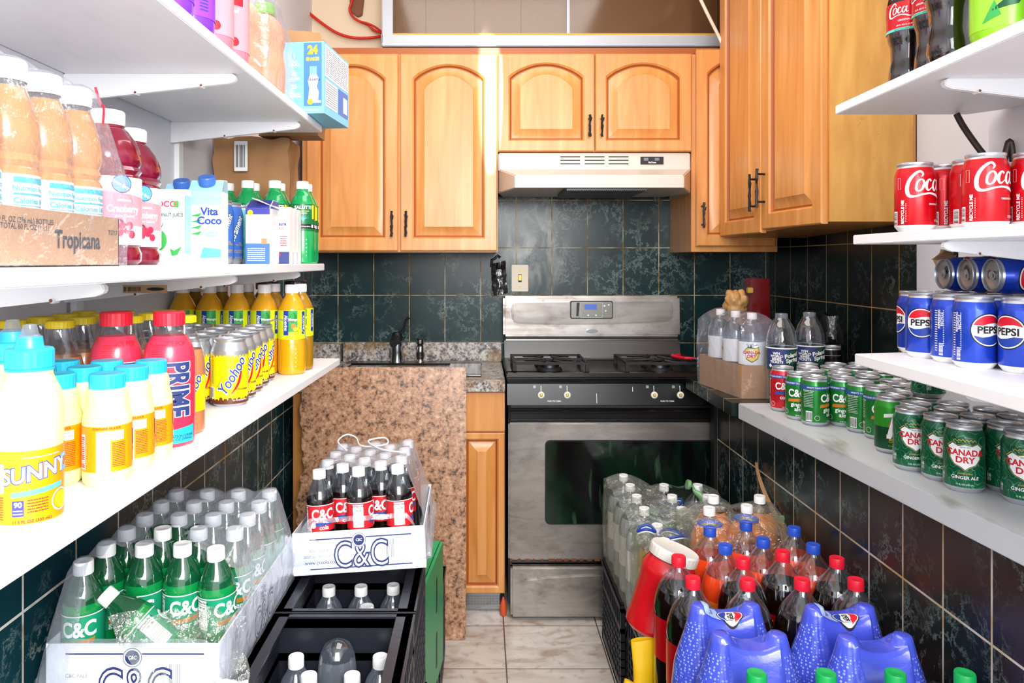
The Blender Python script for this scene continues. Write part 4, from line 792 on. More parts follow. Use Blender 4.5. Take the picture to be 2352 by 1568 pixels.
# ------------------------------------------------------------------ stove
t = thing('gas_stove', 'stainless steel gas stove with black cooktop and missing knobs', 'stove')
sx0, sx1, YF = .095, .856, 2.676
Z = lambda py, Y=YF: H-(py-VY)/F*Y
m = MB(); m.box(sx0+.005, sx1-.005, YF+.03, YB-.02, .05, .86, 'black_enamel').box(sx0+.03, sx1-.03, YF+.08, YB-.05, 0, .05, 'black')
m.box(sx0, sx1, YF+.012, 3.19, .862, .893, 'black_enamel')
m.box(sx0+.01, sx1-.01, YF+.006, YF+.05, Z(968), Z(930), 'black')
m.obj('stove_body', t, bevel=.004)
# rolled front rim and recessed top
m = MB(); m.prism([(YF-.002, .868), (YF-.006, .884), (YF+.004, .899), (YF+.03, .899), (YF+.035, .892), (YF+.035, .866)], sx0-.001, sx1+.001, 'black_enamel', 'x')
m.box(sx0-.001, sx0+.02, YF+.03, 3.16, .89, .899, 'black_enamel').box(sx1-.02, sx1+.001, YF+.03, 3.16, .89, .899, 'black_enamel')
m.obj('cooktop_rim', t, bevel=.003)
# control panel
zc1, zc0 = Z(882), Z(930)
cp = MB(); cp.hexa([(sx0, YF, zc0), (sx1, YF, zc0), (sx1, YF+.03, zc0), (sx0, YF+.03, zc0)], [(sx0, YF+.012, zc1), (sx1, YF+.012, zc1), (sx1, YF+.04, zc1), (sx0, YF+.04, zc1)], 'black_enamel')
pm = lambda u, v: (u, YF+.0115*(v-zc0)/(zc1-zc0)-.0006, v)
for px_ in (1243, 1303, 1503, 1563):
    k = W(px_, 907, YF); cp.decal(rect(k.x-.001, k.z+.012, k.x+.001, k.z+.032), pm, 'white', 0)
    for dx in (-.004, .001):
        for dz in (.026, .031): cp.decal(ring2(k.x-.022+dx, k.z+dz, .002, .0008, 8), pm, 'white', 0)
for px_ in (1273, 1533): k = W(px_, 920, YF); cp.decal(text('PUSH TO TURN', .007, .01, x=k.x, y=k.z-.002), pm, 'white', 0)
for px_, a0_, a1_ in ((1371, 904, 926), (1454, 889, 900)): k = W(px_, a0_, YF); k2 = W(px_, a1_, YF); cp.decal(rect(k.x-.0008, k2.z, k.x+.0008, k.z), pm, 'white', 0)
cp.obj('control_panel', t, bevel=.002)
kn = MB().lathe([(.0125, 0, 'plate_cream'), (.0125, .006, 'plate_cream'), (.010, .008, 'plate_cream'), (.0055, .008, 'black'), (.0045, .012, 'gold'), (0, .013, 'gold')], 24, axis='y').mesh('knob_stem')
for px_ in (1243, 1303, 1503, 1563):
    k = W(px_, 907, YF); o = bpy.data.objects.new('knob_stem', kn); COL.objects.link(o); o.parent = t; o.location = (k.x, YF+.0035, k.z)
# door
zd1, zd0 = Z(970), Z(1286)
d = MB(); d.box(sx0+.004, sx1-.004, YF-.002, YF+.03, zd0, zd1, 'stainless'); dd = d.obj('oven_door', t, bevel=.006)
gx0, gx1 = (1254-VX)/F*YF, sx1-.012; gz1, gz0 = Z(1012), Z(1201)
def rrect(x0, x1, z0, z1, r, n=6):
    P = []
    for cx, cz, a in ((x1-r, z1-r, 0), (x0+r, z1-r, PI/2), (x0+r, z0+r, PI), (x1-r, z0+r, 1.5*PI)):
        P += [(cx+r*math.cos(a+PI/2*i/n), cz+r*math.sin(a+PI/2*i/n)) for i in range(n+1)]
    return P
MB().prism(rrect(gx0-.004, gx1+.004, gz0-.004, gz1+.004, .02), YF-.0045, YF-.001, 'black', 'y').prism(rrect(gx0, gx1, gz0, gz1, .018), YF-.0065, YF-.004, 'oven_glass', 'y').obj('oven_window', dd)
MB().prism([(YF-.018, Z(966)), (YF-.03, Z(960)), (YF-.03, Z(944)), (YF-.018, Z(938)), (YF+.006, Z(936)), (YF+.006, Z(968))], sx0+.008, sx1-.006, 'black_enamel', 'x').obj('door_handle', dd, bevel=.004)
# rust along the door's lower edge
M('rust', '#7a3a1c', .8, bump=.4); rr_ = random.Random(3); ru = MB()
for i in range(26):
    a_ = sx0+.01+i*.028; w_ = rr_.uniform(.004, .024); ru.box(a_, a_+w_, YF-.0055, YF-.001, zd0-.001, zd0+rr_.uniform(.002, .007), 'rust')
tag(ru.obj('rust_edge', dd), 'rusty lower edge')
# drawer
MB().box(sx0+.012, sx1-.012, YF-.004, YF+.03, .012, Z(1301), 'stainless').obj('storage_drawer', t, bevel=.008)
xg = [(sx0+.06+.62*i/20) for i in range(21)]
g = MB(); zz0 = Z(1352); pr = []
P = [(x, Z(1330)+.018*(1-((i-10)/10)**2)) for i, x in enumerate(xg)]
g.prism([(x, z) for x, z in P]+[(xg[-1], P[-1][1]-.004), (xg[10], Z(1352)), (xg[0], P[0][1]-.004)], YF-.012, YF-.003, 'stainless', 'y'); g.obj('drawer_pull', t, bevel=.002)
# back guard: black riser, then the bowed steel panel
zr0, zr1 = .893, Z(780, 3.12)
MB().prism([(3.10, zr0), (3.125, zr1), (3.17, zr1+.012), (3.2, zr1+.012), (3.2, zr0)], sx0+.004, sx1-.012, 'black_steel' if M('black_steel', '#5c5b5a', .22, .7) else '', 'x').obj('riser', t, bevel=.006)
bg = MB(); y0_, y1_ = 3.165, 3.205; zb0, zb1 = Z(773, 3.16), Z(680, 3.16)
bg.hexa([(sx0, y0_-.01, zb0), (sx1-.0, y0_-.01, zb0), (sx1, y1_, zb0), (sx0, y1_, zb0)], [(sx0-.001, y0_, zb1), (sx1, y0_, zb1), (sx1, y1_, zb1), (sx0, y1_, zb1)], 'stainless')
bgo = bg.obj('backguard', t, bevel=.010)
q0, q1 = W(1175, 0, 3.15).x, W(1547, 0, 3.15).x
P = [(q0+.01, Z(696, 3.15)), (q0, Z(700, 3.15)), (q0+.002, Z(735, 3.15)), (q0+.02, Z(743, 3.15))]+[(q0+(q1-q0)*k/8, Z(743+5*math.sin(PI*k/8)-5*k/8, 3.15)) for k in range(1, 8)]+[(q1-.02, Z(738, 3.15)), (q1-.002, Z(730, 3.15)), (q1, Z(696, 3.15)), (q1-.01, Z(692, 3.15))]
MB().prism(P[::-1], y0_-.018, y0_-.004, 'stainless', 'y').obj('backguard_bulge', bgo, bevel=.006)
k0, k1 = W(1310, 691, 3.14), W(1408, 732, 3.14)
cl = MB().prism(rrect(k0.x, k1.x, k1.z, k0.z, .008), y0_-.023, y0_-.015, 'black', 'y').prism(rrect(k0.x+.004, k1.x-.004, k1.z+.004, k0.z-.004, .006), y0_-.0245, y0_-.0225, 'panel_grey', 'y')
cw = k1.x-k0.x; chh = k0.z-k1.z
cl.box(k0.x+cw*.33, k0.x+cw*.62, y0_-.026, y0_-.0235, k1.z+chh*.52, k0.z-chh*.18, 'lcd_blue')
pl = plane(y0_-.0245, .0004)
for x_, z_, r_ in ((.42, .2, .0036), (.6, .2, .0036), (.8, .72, .0042), (.9, .78, .0038), (.83, .45, .0036)): cl.decal(disc(k0.x+cw*x_, k1.z+chh*z_, r_), pl, 'white', 0)
cl.decal(stroke([(k0.x+cw*.25, k1.z+chh*.08), (k0.x+cw*.25, k1.z+chh*.92), (k0.x+cw*.75, k1.z+chh*.92), (k0.x+cw*.75, k1.z+chh*.08), (k0.x+cw*.25, k1.z+chh*.08)], .001, 1), pl, 'white', 0)
cl.decal(poly((k0.x+cw*.14, k1.z+chh*.15), (k0.x+cw*.19, k1.z+chh*.15), (k0.x+cw*.22, k1.z+chh*.9), (k0.x+cw*.15, k1.z+chh*.9)), pl, 'black', 0)
cl.obj('clock_panel', t)
k = W(1360, 760, 3.15); MB().prism(disc(k.x, k.z, .025, .0095, 28)[0], y0_-.0155, y0_-.006, 'chrome', 'y').obj('maker_badge', t, bevel=.0015)
# grates and burners
def grate(cx, cy):
    g = MB(); z = .93; w_, d_ = .135, .12
    for yy in (-d_, 0, d_):
        g.box(cx-w_, cx+w_, cy+yy-.005, cy+yy+.005, z-.008, z, 'black_iron')
    for xx in (-w_, w_): g.box(cx+xx-.005, cx+xx+.005, cy-d_, cy+d_, z-.008, z, 'black_iron')
    for yy in (-d_/2, d_/2):
        for a in range(4):
            an = a*PI/2+PI/4; g.tube([(cx+math.cos(an)*.022, cy+yy+math.sin(an)*.022, z+.001), (cx+math.cos(an)*.075, cy+yy+math.sin(an)*.055, z-.004), (cx+math.cos(an)*.13, cy+yy+math.sin(an)*.06, z-.005)], .005, 'black_iron', 6)
    for xx in (-w_, w_):
        for yy in (-d_, d_): g.box(cx+xx-.007, cx+xx+.007, cy+yy-.007, cy+yy+.007, .893, z, 'black_iron')
    g.obj('burner_grate', t)
    for yy in (-d_/2, d_/2):
        MB().lathe([(.05, .893, 'black_iron'), (.045, .903, 'black_iron'), (.036, .905, 'silver_dark'), (.036, .914, 'black_iron'), (.03, .919, 'black_iron'), (0, .919, 'black_iron')], 28, cx, cy+yy).obj('burner', t)
grate(.26, 2.86); grate(.68, 2.86)
o = MB().tube([(.775, 2.80, .938), (.75, 2.83, .9385), (.745, 2.87, .9385), (.78, 2.885, .9385)], .006, 'red').tube([(.775, 2.80, .938), (.80, 2.79, .938), (.815, 2.77, .938)], .006, 'red').tube([(.80, 2.79, .938), (.815, 2.74, .938), (.825, 2.71, .938)], .004, 'chrome').obj('kitchen_tongs')
tag(o, 'red-handled metal tool lying on the right burner grate of the stove', 'tool')

# ------------------------------------------------------------------ sink counter, base cabinet, leaning slab
zct = .871
t = thing('sink_counter', 'grey speckled laminate worktop with backsplash around the sink', 'worktop')
m = MB(); m.box(-.70, .088, 2.70, 3.215, zct-.045, zct, 'granite_grey'); m.obj('counter_top', t, bevel=.004)
MB().box(-.60, .088, 3.195, YB-.001, zct, H-(786-600)/F*3.2, 'granite_grey').box(-.735, -.612, 3.195, YB-.001, zct, H-(790-600)/F*3.2, 'granite_grey').obj('backsplash', t, bevel=.003)
t = thing('kitchen_sink', 'dark rimmed steel sink set into the worktop behind the leaning slab', 'sink')
m = MB(); bx0, bx1, by0, by1 = -.54, -.13, 2.80, 3.08
m.box(bx0-.03, bx1+.13, by1, 3.16, zct+.003, zct+.009, 'black_enamel').box(bx0-.03, bx1+.13, by0-.03, by0, zct+.003, zct+.008, 'chrome').box(bx0-.03, bx0, by0, by1, zct+.003, zct+.008, 'chrome').box(bx1, bx1+.13, by0, by1, zct+.003, zct+.008, 'chrome')
m.obj('sink_rim', t, bevel=.002)
def lp(px, py, Y): return W(px, py, Y)
t = thing('kitchen_faucet', 'black and chrome pull-out faucet behind the sink', 'faucet')
b = W(912, 830, 3.12); m = MB().lathe([(.028, zct+.009, 'chrome'), (.026, zct+.02, 'chrome'), (.024, zct+.05, 'chrome'), (.024, zct+.10, 'pewter'), (.022, zct+.125, 'pewter'), (.016, zct+.135, 'pewter'), (0, zct+.137, 'pewter')], 24, b.x, b.y); m.obj('faucet_body', t)
MB().tube([(b.x, 3.12, zct+.09), (b.x, 3.06, zct+.115), (b.x, 2.99, zct+.10)], .016, 'pewter', 12).obj('spout', t)
MB().tube([(b.x+.01, 3.12, zct+.12), (b.x+.03, 3.115, zct+.15), (b.x+.037, 3.11, zct+.185), (b.x+.052, 3.108, zct+.198)], .006, 'pewter', 8, [.007, .0055, .005, .007]).obj('lever', t)
b = W(965, 832, 3.12); o = MB().lathe([(.02, zct+.009, 'chrome'), (.014, zct+.02, 'pewter'), (.017, zct+.05, 'chrome'), (.014, zct+.075, 'pewter'), (.010, zct+.082, 'pewter'), (.018, zct+.088, 'chrome'), (.018, zct+.104, 'chrome'), (.012, zct+.11, 'chrome'), (0, zct+.11, 'chrome')], 24, b.x, b.y).obj('sink_sprayer')
tag(o, 'short chrome side sprayer standing right of the faucet', 'sprayer')
t = thing('base_cabinet', 'maple base cabinet with one drawer and one door left of the stove', 'cabinet')
cx0, cx1 = -.70, .088; yc = 2.738
MB().box(cx0, cx1, yc, 3.2, .075, zct-.046, 'maple').obj('cabinet_body', t, bevel=.001)
w_ = .17; xc = .003
zdr = H-(990-600)/F*yc
MB().box(xc-w_/2, xc+w_/2, yc-.018, yc-.001, zdr+.002, zct-.05, 'maple').obj('drawer', t, bevel=.004)
door_mesh(w_, zdr-.08, 0, .032).obj('door', t, angle=22, loc=(xc, yc-.019, .078))
for k in range(3): door_mesh(.17, zdr-.08, 0, .032).obj('door', t, angle=22, loc=(xc-.18*(k+1), yc-.019, .078)) if k < 1 else None
o = MB(); 
for i in range(46): o.box(-.055+i*.0031, -.0545+i*.0031, yc+.018, yc+.0186, .004, .078, 'chrome')
for i in range(22): o.box(-.056, .088, yc+.0187, yc+.0193, .006+i*.0033, .0065+i*.0033, 'chrome')
tag(o.obj('wire_mesh_screen'), 'wire mesh screen closing the gap under the base cabinet', 'screen')
struct('trim_6', MB().box(-.70, .088, 2.80, 2.81, 0, .075, 'black'))
o = MB().lathe([(.001, 0, 'orange_plug'), (.011, .002, 'orange_plug'), (.013, .03, 'orange_plug'), (.009, .05, 'orange_plug'), (.001, .07, 'orange_plug')] if M('orange_plug', '#d8542a', .5) else [], 16, .082, 2.716, .0).obj('orange_plug'); tag(o, 'orange rubber plug on the floor in the corner beside the stove', 'plug')
# leaning slab with a broken left edge
r = random.Random(5); hs = .93; lx = -.053; P = []
for i in range(9): P.append((lx-.012+.012*math.cos(PI/2*i/8-PI/2), .012+.012*math.sin(PI/2*i/8-PI/2)) if False else None)
P = [(-.66, 0.0), (lx-.012, 0.0), (lx-.003, .004), (lx, .014), (lx-.001, hs-.006), (lx-.006, hs)]
P += [(-.645+.0, hs)]
z = hs
while z > .03: z -= r.uniform(.012, .03); P.append((-.652+r.uniform(-.006, .01)+(.012 if .55 < z < .7 else 0), max(z, .01)))
sl = MB().prism(P, 0, .028, 'granite_pink', 'y')
o = sl.obj('leaning_countertop_slab', bevel=.003); o.location = (0, 2.535, .0015); o.rotation_euler = (-math.atan(.153), 0, 0)
tag(o, 'pink-brown speckled countertop slab leaning upright against the sink cabinet', 'countertop slab')
e = MB(); 
# ------------------------------------------------------------------ things on the back wall
a_, b_ = W(1175, 608, YB), W(1213, 669, YB)
t = thing('light_switch', 'cream light switch plate on the dark tiles left of the stove', 'light switch')
MB().box(a_.x, b_.x, YB-.008, YB, b_.z, a_.z, 'plate_cream').obj('plate', t, bevel=.002)
cx_, cz_ = (a_.x+b_.x)/2, (a_.z+b_.z)/2
MB().box(cx_-.006, cx_+.006, YB-.018, YB-.008, cz_-.010, cz_+.014, 'gold').box(cx_-.008, cx_+.008, YB-.0088, YB-.008, cz_-.018, cz_+.018, 'black').obj('toggle', t, bevel=.001)
for zz in (.035, -.035): MB().lathe([(.004, 0, 'gold'), (.003, .002, 'gold'), (0, .0022, 'gold')], 12, axis='y').obj('screw', t, loc=(cx_, YB-.008, cz_+zz))
M('bag_black', '#1a1c20', .18, spec=.8, bump=.8, bscale=25)
bb = MB(); ta, tb, tc, td = W(1128, 606, YB), W(1160, 598, YB), W(1166, 672, YB), W(1130, 680, YB)
def bagf(u_, v_):
    p = (ta*(1-u_)+tb*u_)*(1-v_)+(td*(1-u_)+tc*u_)*v_; p.y = YB-.012-.010*math.sin(PI*u_)*(.6+.5*noise.noise(Vector((u_*5, v_*4, 1))))-(0.02*(1-v_) if u_ > .4 and v_ < .2 else 0); p.x += .006*noise.noise(Vector((u_*3, v_*6, 4))); return p
bb.grid(bagf, 14, 18, 'bag_black').grid(lambda u_, v_: Vector((bagf(u_, v_).x, YB-.006, bagf(u_, v_).z)), 14, 18, 'bag_black')
tp = W(1133, 602, YB); bb.tube([(tp.x-.008, YB-.012, tp.z-.02), (tp.x-.006, YB-.02, tp.z+.012), (tp.x+.004, YB-.02, tp.z+.014), (tp.x+.02, YB-.018, tp.z+.03), (tp.x+.03, YB-.02, tp.z+.02)], .006, 'bag_black', 8)
tag(bb.obj('plastic_bag', angle=60), 'crumpled black plastic bag hanging on the tiles left of the light switch', 'plastic bag')
M('cord_red', '#d02312', .4)
cz = lambda px, py, Y=3.19: tuple(W(px, py, Y))
pts = smooth([cz(655, -25), cz(690, 12), cz(735, 50), cz(775, 76), cz(815, 87), cz(860, 86), cz(884, 80, 3.17)], 8)
c1 = MB().tube(pts, .0065, 'cord_red', 8).tube(smooth([cz(884, 78, 3.17), cz(860, 70), cz(846, 58), cz(828, 50), cz(812, 40), cz(803, 22), cz(808, 2), cz(812, -30)], 8), .0055, 'cord_red', 8).tube(smooth([cz(880, 76, 3.17), cz(862, 62, 3.18), cz(845, 54, 3.18), cz(830, 50, 3.18)], 8), .0045, 'cord_red', 8)
tag(c1.obj('extension_cord', angle=80), 'red extension cord drooping across the cream wall above the cabinets', 'cord')
a_ = W(822, 20, YB-.02); tag(MB().prism([(a_.x-.034, a_.z+.10), (a_.x+.034, a_.z+.10), (a_.x+.02, a_.z-.03), (a_.x+.0, a_.z-.038), (a_.x-.026, a_.z-.02), (a_.x-.034, a_.z+.02)], YB-.03, YB-.012, 'wood_dark', 'y').obj('wall_bracket', bevel=.003), 'dark brown bracket holding the loop of red cord on the wall', 'bracket')
pts = smooth([tuple(W(1600, -20, 2.82)), tuple(W(1625, 32, 2.84)), tuple(W(1650, 82, 2.87)), tuple(W(1668, 122, 2.875))], 6)
tag(MB().tube(pts, .0065, 'plate_cream', 8).obj('cable', angle=80), 'cream cable running slantwise down past the glazed panel', 'cable')
# ------------------------------------------------------------------ shelves
def bracket(parent, xw, xt, y, z, side, h0=.05, h1=.017):
    """tapering sheet-metal arm under a board: from the wall xw to the tip xt"""
    m = MB(); s = 1 if xt > xw else -1; L = abs(xt-xw)
    P = [(xw, z), (xw, z-h0)]+[(xw+s*(L-.012)*t, z-h0+(h0-h1)*t) for t in (.5, 1)]+[(xw+s*(L-.003), z-h1+.004), (xw+s*L, z-h1*.5), (xw+s*(L-.003), z-.002), (xw+s*(L-.01), z)]
    m.prism(P if s > 0 else P[::-1], y-.006, y+.006, 'white_paint', 'y')
    for t in (.42, .8): m.tube([(xw+s*L*t, y-.009, z-h0+(h0-h1)*t+.002), (xw+s*L*t, y+.007, z-h0+(h0-h1)*t+.002)], .004, 'wood_dark', 8)
    return m.obj('bracket', parent, bevel=.0025)
def shelf(name, label, poly_, z0, z1, mat='shelf_white', brk=()):
    t = thing(name, label, 'shelf')
    m = MB(); n = len(poly_)
    if not isinstance(z0, (list, tuple)): z0 = [z0]*n; z1 = [z1]*n
    m.add([(p[0], p[1], a) for p, a in zip(poly_, z0)]+[(p[0], p[1], a) for p, a in zip(poly_, z1)], [tuple(range(n))[::-1], tuple(range(n, 2*n))]+[(i, (i+1) % n, (i+1) % n+n, i+n) for i in range(n)], mat)
    m.obj('board', t, bevel=.0015)
    for a in brk: bracket(t, *a)
    return t
ZT, ZM, ZL = H+.351, H-.006, H-.262
xl = XL+.002
shelf('wall_shelf', 'topmost white shelf board on the left wall on two metal brackets', [(xl, .25), (-.412, .25), (-.412, 1.905), (xl, 1.905)], ZT-.018, ZT, brk=((XL, -.432, 1.761, ZT-.018, 1), (XL, -.434, 1.31, ZT-.018, 1)))
shelf('wall_shelf', 'eye-level white shelf board on the left wall holding juices and cartons', [(xl, .25), (-.412, .25), (-.412, 1.935), (xl, 1.935)], ZM-.018, ZM, brk=((XL, -.432, 1.761, ZM-.018, 1), (XL, -.434, 1.31, ZM-.018, 1), (XL, -.437, .86, ZM-.018, 1)))
shelf('wall_shelf', 'lowest white shelf board on the left wall holding orange drinks and cans', [(xl, .25), (-.416, .25), (-.382, 1.99), (xl, 1.99)], ZL-.018, ZL, brk=((XL, -.45, 1.761, ZL-.018, 1), (XL, -.45, 1.31, ZL-.018, 1)))
for y, tx in ((1.325, 'nearer'), (1.776, 'farther')):
    o = MB().box(XL, XL+.012, y, y+.026, 1.06, 2.4, 'white_paint').obj('shelf_standard', bevel=.001); tag(o, f'{tx} of the two white upright tracks on the left wall', 'shelf track', 'shelf tracks on the left wall')
ZRT, ZRM, ZR3, ZRL = H+.317, H+.053, H-.181, H-.415
xw = XW-.001
shelf('wall_shelf', 'topmost white shelf board on the right wall under the cola bottles', [(.700, .6), (xw, .6), (xw, 1.44), (.99, 1.50), (.722, 1.50)], ZRT-.018, ZRT, brk=((XW, .755, 1.205, ZRT-.018, -1),))
shelf('wall_shelf', 'second white shelf board on the right wall under the red cans', [(.742, .6), (xw, .6), (xw, 1.49), (.753, 1.49)], ZRM-.019, ZRM, brk=((XW, .755, 1.205, ZRM-.019, -1),))
shelf('wall_shelf', 'third white shelf board on the right wall under the blue cans', [(.712, .6), (xw, .6), (xw, 1.499), (.734, 1.446)], ZR3-.021, ZR3, brk=((XW, .76, 1.16, ZR3-.021, -1),))
shelf('ledge_board', 'thick worn grey-white board on the tiled ledge under the green cans', [(.830, .85), (XR-.004, .85), (XR-.004, 2.155), (.757, 2.155), (.750, 2.145)], ZRL-.043, ZRL, 'shelf_worn')

# ------------------------------------------------------------------ spacing helper: keep round things from cutting into each other
def relax(P, R, xmin=-9, xmax=9, ymin=-9, ymax=9, it=200, fixed=()):
    P = [list(p) for p in P]; R = R if isinstance(R, list) else [R]*len(P)
    for _ in range(it):
        mv = False
        for i in range(len(P)):
            for j in range(i):
                dx, dy = P[i][0]-P[j][0], P[i][1]-P[j][1]; d = math.hypot(dx, dy) or 1e-6; q = R[i]+R[j]+.0008-d
                if q > 1e-5: mv = True; P[i][0] += dx/d*q/2; P[i][1] += dy/d*q/2; P[j][0] -= dx/d*q/2; P[j][1] -= dy/d*q/2
            for fx, fy, fr in fixed:
                dx, dy = P[i][0]-fx, P[i][1]-fy; d = math.hypot(dx, dy) or 1e-6; q = R[i]+fr+.0008-d
                if q > 1e-5: mv = True; P[i][0] += dx/d*q; P[i][1] += dy/d*q
            P[i][0] = min(max(P[i][0], xmin+R[i]), xmax-R[i]); P[i][1] = min(max(P[i][1], ymin+R[i]), ymax-R[i])
        if not mv: break
    return P
def rows(kind, rws, z, base, group, R=None, face=0, jit=12, tail='', names=None, order='left'):
    """rws: rows of (x, y) from front to back; every label counts its place along its row"""
    nr = len(rws)
    for a, row in enumerate(rws):
        row = sorted(row, key=lambda p: p[0]/p[1])
        for b, p in enumerate(row):
            rn = names[a] if names else ('front row' if a == 0 else ('back row' if a == nr-1 and nr > 1 else f'{ORD[a+1]} row back'))
            if len(row) == 1: lb = f'{base}, alone in the {rn}{tail}'
            else:
                rn_ = rn if nr > 1 or names else 'row'
                lb = f'{base}, {ORD[b+1] if b < len(row)-1 else "last"} from the left in the {rn_}{tail}'
            kd = kind(a, b) if callable(kind) else kind
            put(kd, p[0], p[1], z, lb, group, face=face+rnd.uniform(-jit, jit))

# ------------------------------------------------------------------ left, lowest shelf
put('sunny_big', -.449, .732, ZL, 'big orange-drink bottle with blue sport nozzle, nearest in full view', 'sport-nozzle orange drinks', face=8)
put('sunny_big', -.503, .790, ZL, 'big orange-drink bottle with sport nozzle half hidden behind the nearest one', 'sport-nozzle orange drinks', face=-20)
SM = [[(-.443, .872), (-.500, .868)], [(-.442, .930), (-.499, .926), (-.556, .924)], [(-.443, .988), (-.500, .984), (-.557, .981)]]
rows(lambda a, b: 'sunny_small', SM, ZL, 'small orange-drink bottle with flat turquoise cap', 'small orange drinks', face=0, jit=4)
put('orange_small', -.556, .868, ZL, 'dark orange drink bottle with blue cap beside the turquoise-capped ones', 'small orange drinks')
put('prime', -.449, 1.060, ZL, 'pink-red sports drink bottle fully lettered, right one of the two', 'sports drinks', face=14)
put('prime', -.5225, 1.054, ZL, 'pink-red sports drink bottle, left one of the two', 'sports drinks', face=22)
YG = relax([(-.66, 1.04), (-.655, 1.10), (-.653, 1.165), (-.592, 1.035), (-.597, 1.10), (-.60, 1.165), (-.533, 1.115), (-.535, 1.18), (-.60, 1.23), (-.455, 1.118), (-.66, 1.23), (-.54, 1.24)], .0315, XL+.004, -.42, .98, 1.295, fixed=[(-.449, 1.06, .0362), (-.5225, 1.054, .0362), (-.556, .981, .028)])
YG.sort(key=lambda p: p[1])
rows('yoo_glass', [sorted(YG[:4]), sorted(YG[4:8]), sorted(YG[8:])], ZL, 'yellow-capped clear bottle of chocolate drink', 'yellow-capped chocolate drink bottles', face=30, jit=15)
yc_ = []
for j in range(5):
    yc_.append([(-.461-.0678*i-.007*j, 1.348+.0680*j+.004*i) for i in range(4 if j < 4 else 3)])
rows('yoohoo', yc_, ZL, 'yellow chocolate-drink can with silver top', 'yellow chocolate-drink cans', face=28, jit=22)
al1 = [(-.443, 1.722), (-.508, 1.725), (-.573, 1.728), (-.638, 1.73), (-.703, 1.735)]
al2 = [(-.440, 1.79), (-.505, 1.793), (-.570, 1.796), (-.635, 1.799), (-.701, 1.803)]
rows(lambda a, b: 'aloe' if a == 0 else 'aloe_back', [al1, al2], ZL, 'amber aloe drink bottle with white cap', 'mango aloe drinks', face=4, jit=3)
put('syrup_bottle', -.485, 1.925, ZL, 'dark syrup bottle with black cap, right one at the shelf end', 'syrup bottles', face=60)
put('syrup_bottle', -.562, 1.930, ZL, 'dark syrup bottle with black cap, left one at the shelf end', 'syrup bottles', face=50)
M('strap_clear', '#d9d8dc', .25, spec=.8)
st = MB(); pp = smooth([(-.475, 1.60, ZL+.126), (-.455, 1.61, ZL+.134), (-.435, 1.63, ZL+.132), (-.415, 1.645, ZL+.122), (-.400, 1.655, ZL+.105), (-.392, 1.66, ZL+.088)], 6)
vsx = []
for i, p in enumerate(pp): vsx += [(p[0], p[1]-.006, p[2]+.001*math.sin(i*2)), (p[0], p[1]+.006, p[2]-.003)]
st.add([(v[0], v[1], v[2]+d) for d in (0, .0012) for v in vsx], [(2*i, 2*i+1, 2*i+3, 2*i+2) for i in range(len(pp)-1)]+[(2*i+2*len(pp), 2*i+2+2*len(pp), 2*i+3+2*len(pp), 2*i+1+2*len(pp)) for i in range(len(pp)-1)], 'strap_clear')
tag(st.obj('plastic_strap', angle=80), 'frosted plastic strap curling from the last yellow can over the shelf edge', 'plastic strap')
M('sticker_tan', '#c9a07c', .6); tag(MB().box(-.634, -.556, 1.3020, 1.3035, ZM-.050, ZM-.036, 'sticker_tan').decal(bars(-.632, -.602, ZM-.047, ZM-.039, 16), plane(1.302), 'black', 0).decal(disc(-.576, ZM-.043, .016, .003), plane(1.302), 'black', 0).obj('price_sticker'), 'small tan barcode sticker on the bracket below the juice shelf', 'sticker')
# ------------------------------------------------------------------ left, eye-level shelf
TP = [[(-.511, .725), (-.579, .725)], [(-.511, .791), (-.579, .791)], [(-.511, .857), (-.579, .857)], [(-.511, .923), (-.579, .923)]]
rows('tropi', TP, ZM+.003, 'wrapped white-capped amber apple juice bottle', 'apple juice bottles in the wrapped tray', face=42, jit=6)
t = thing('juice_tray', 'brown cardboard tray around the apple juice bottles', 'tray')
tx0, tx1, ty0, ty1 = -.6165, -.4735, .688, .962
m = MB().box(tx0, tx1, ty0, ty1, ZM, ZM+.002, 'card_kraft')
for b_ in ((tx0, tx1, ty0, ty0+.002), (tx0, tx1, ty1-.002, ty1), (tx0, tx0+.002, ty0, ty1), (tx1-.002, tx1, ty0, ty1)): m.box(*b_, ZM, ZM+.062, 'card_kraft')
sd = lambda u, v: (tx1+.0006, u, v)
for a_ in ((text('10 FL OZ (296 mL) BOTTLES\nTOTAL 60 FL OZ (1.8 L)', .008, .01, x=.765, y=ZM+.045), 'black'), (text('Tropicana', .028, .03, sx=.85, x=.865, y=ZM+.030), 'black'), (text('TST17', .009, .01, x=.945, y=ZM+.042), 'black')): m.decal(a_[0], sd, a_[1], 0)
m.obj('tray_body', t)
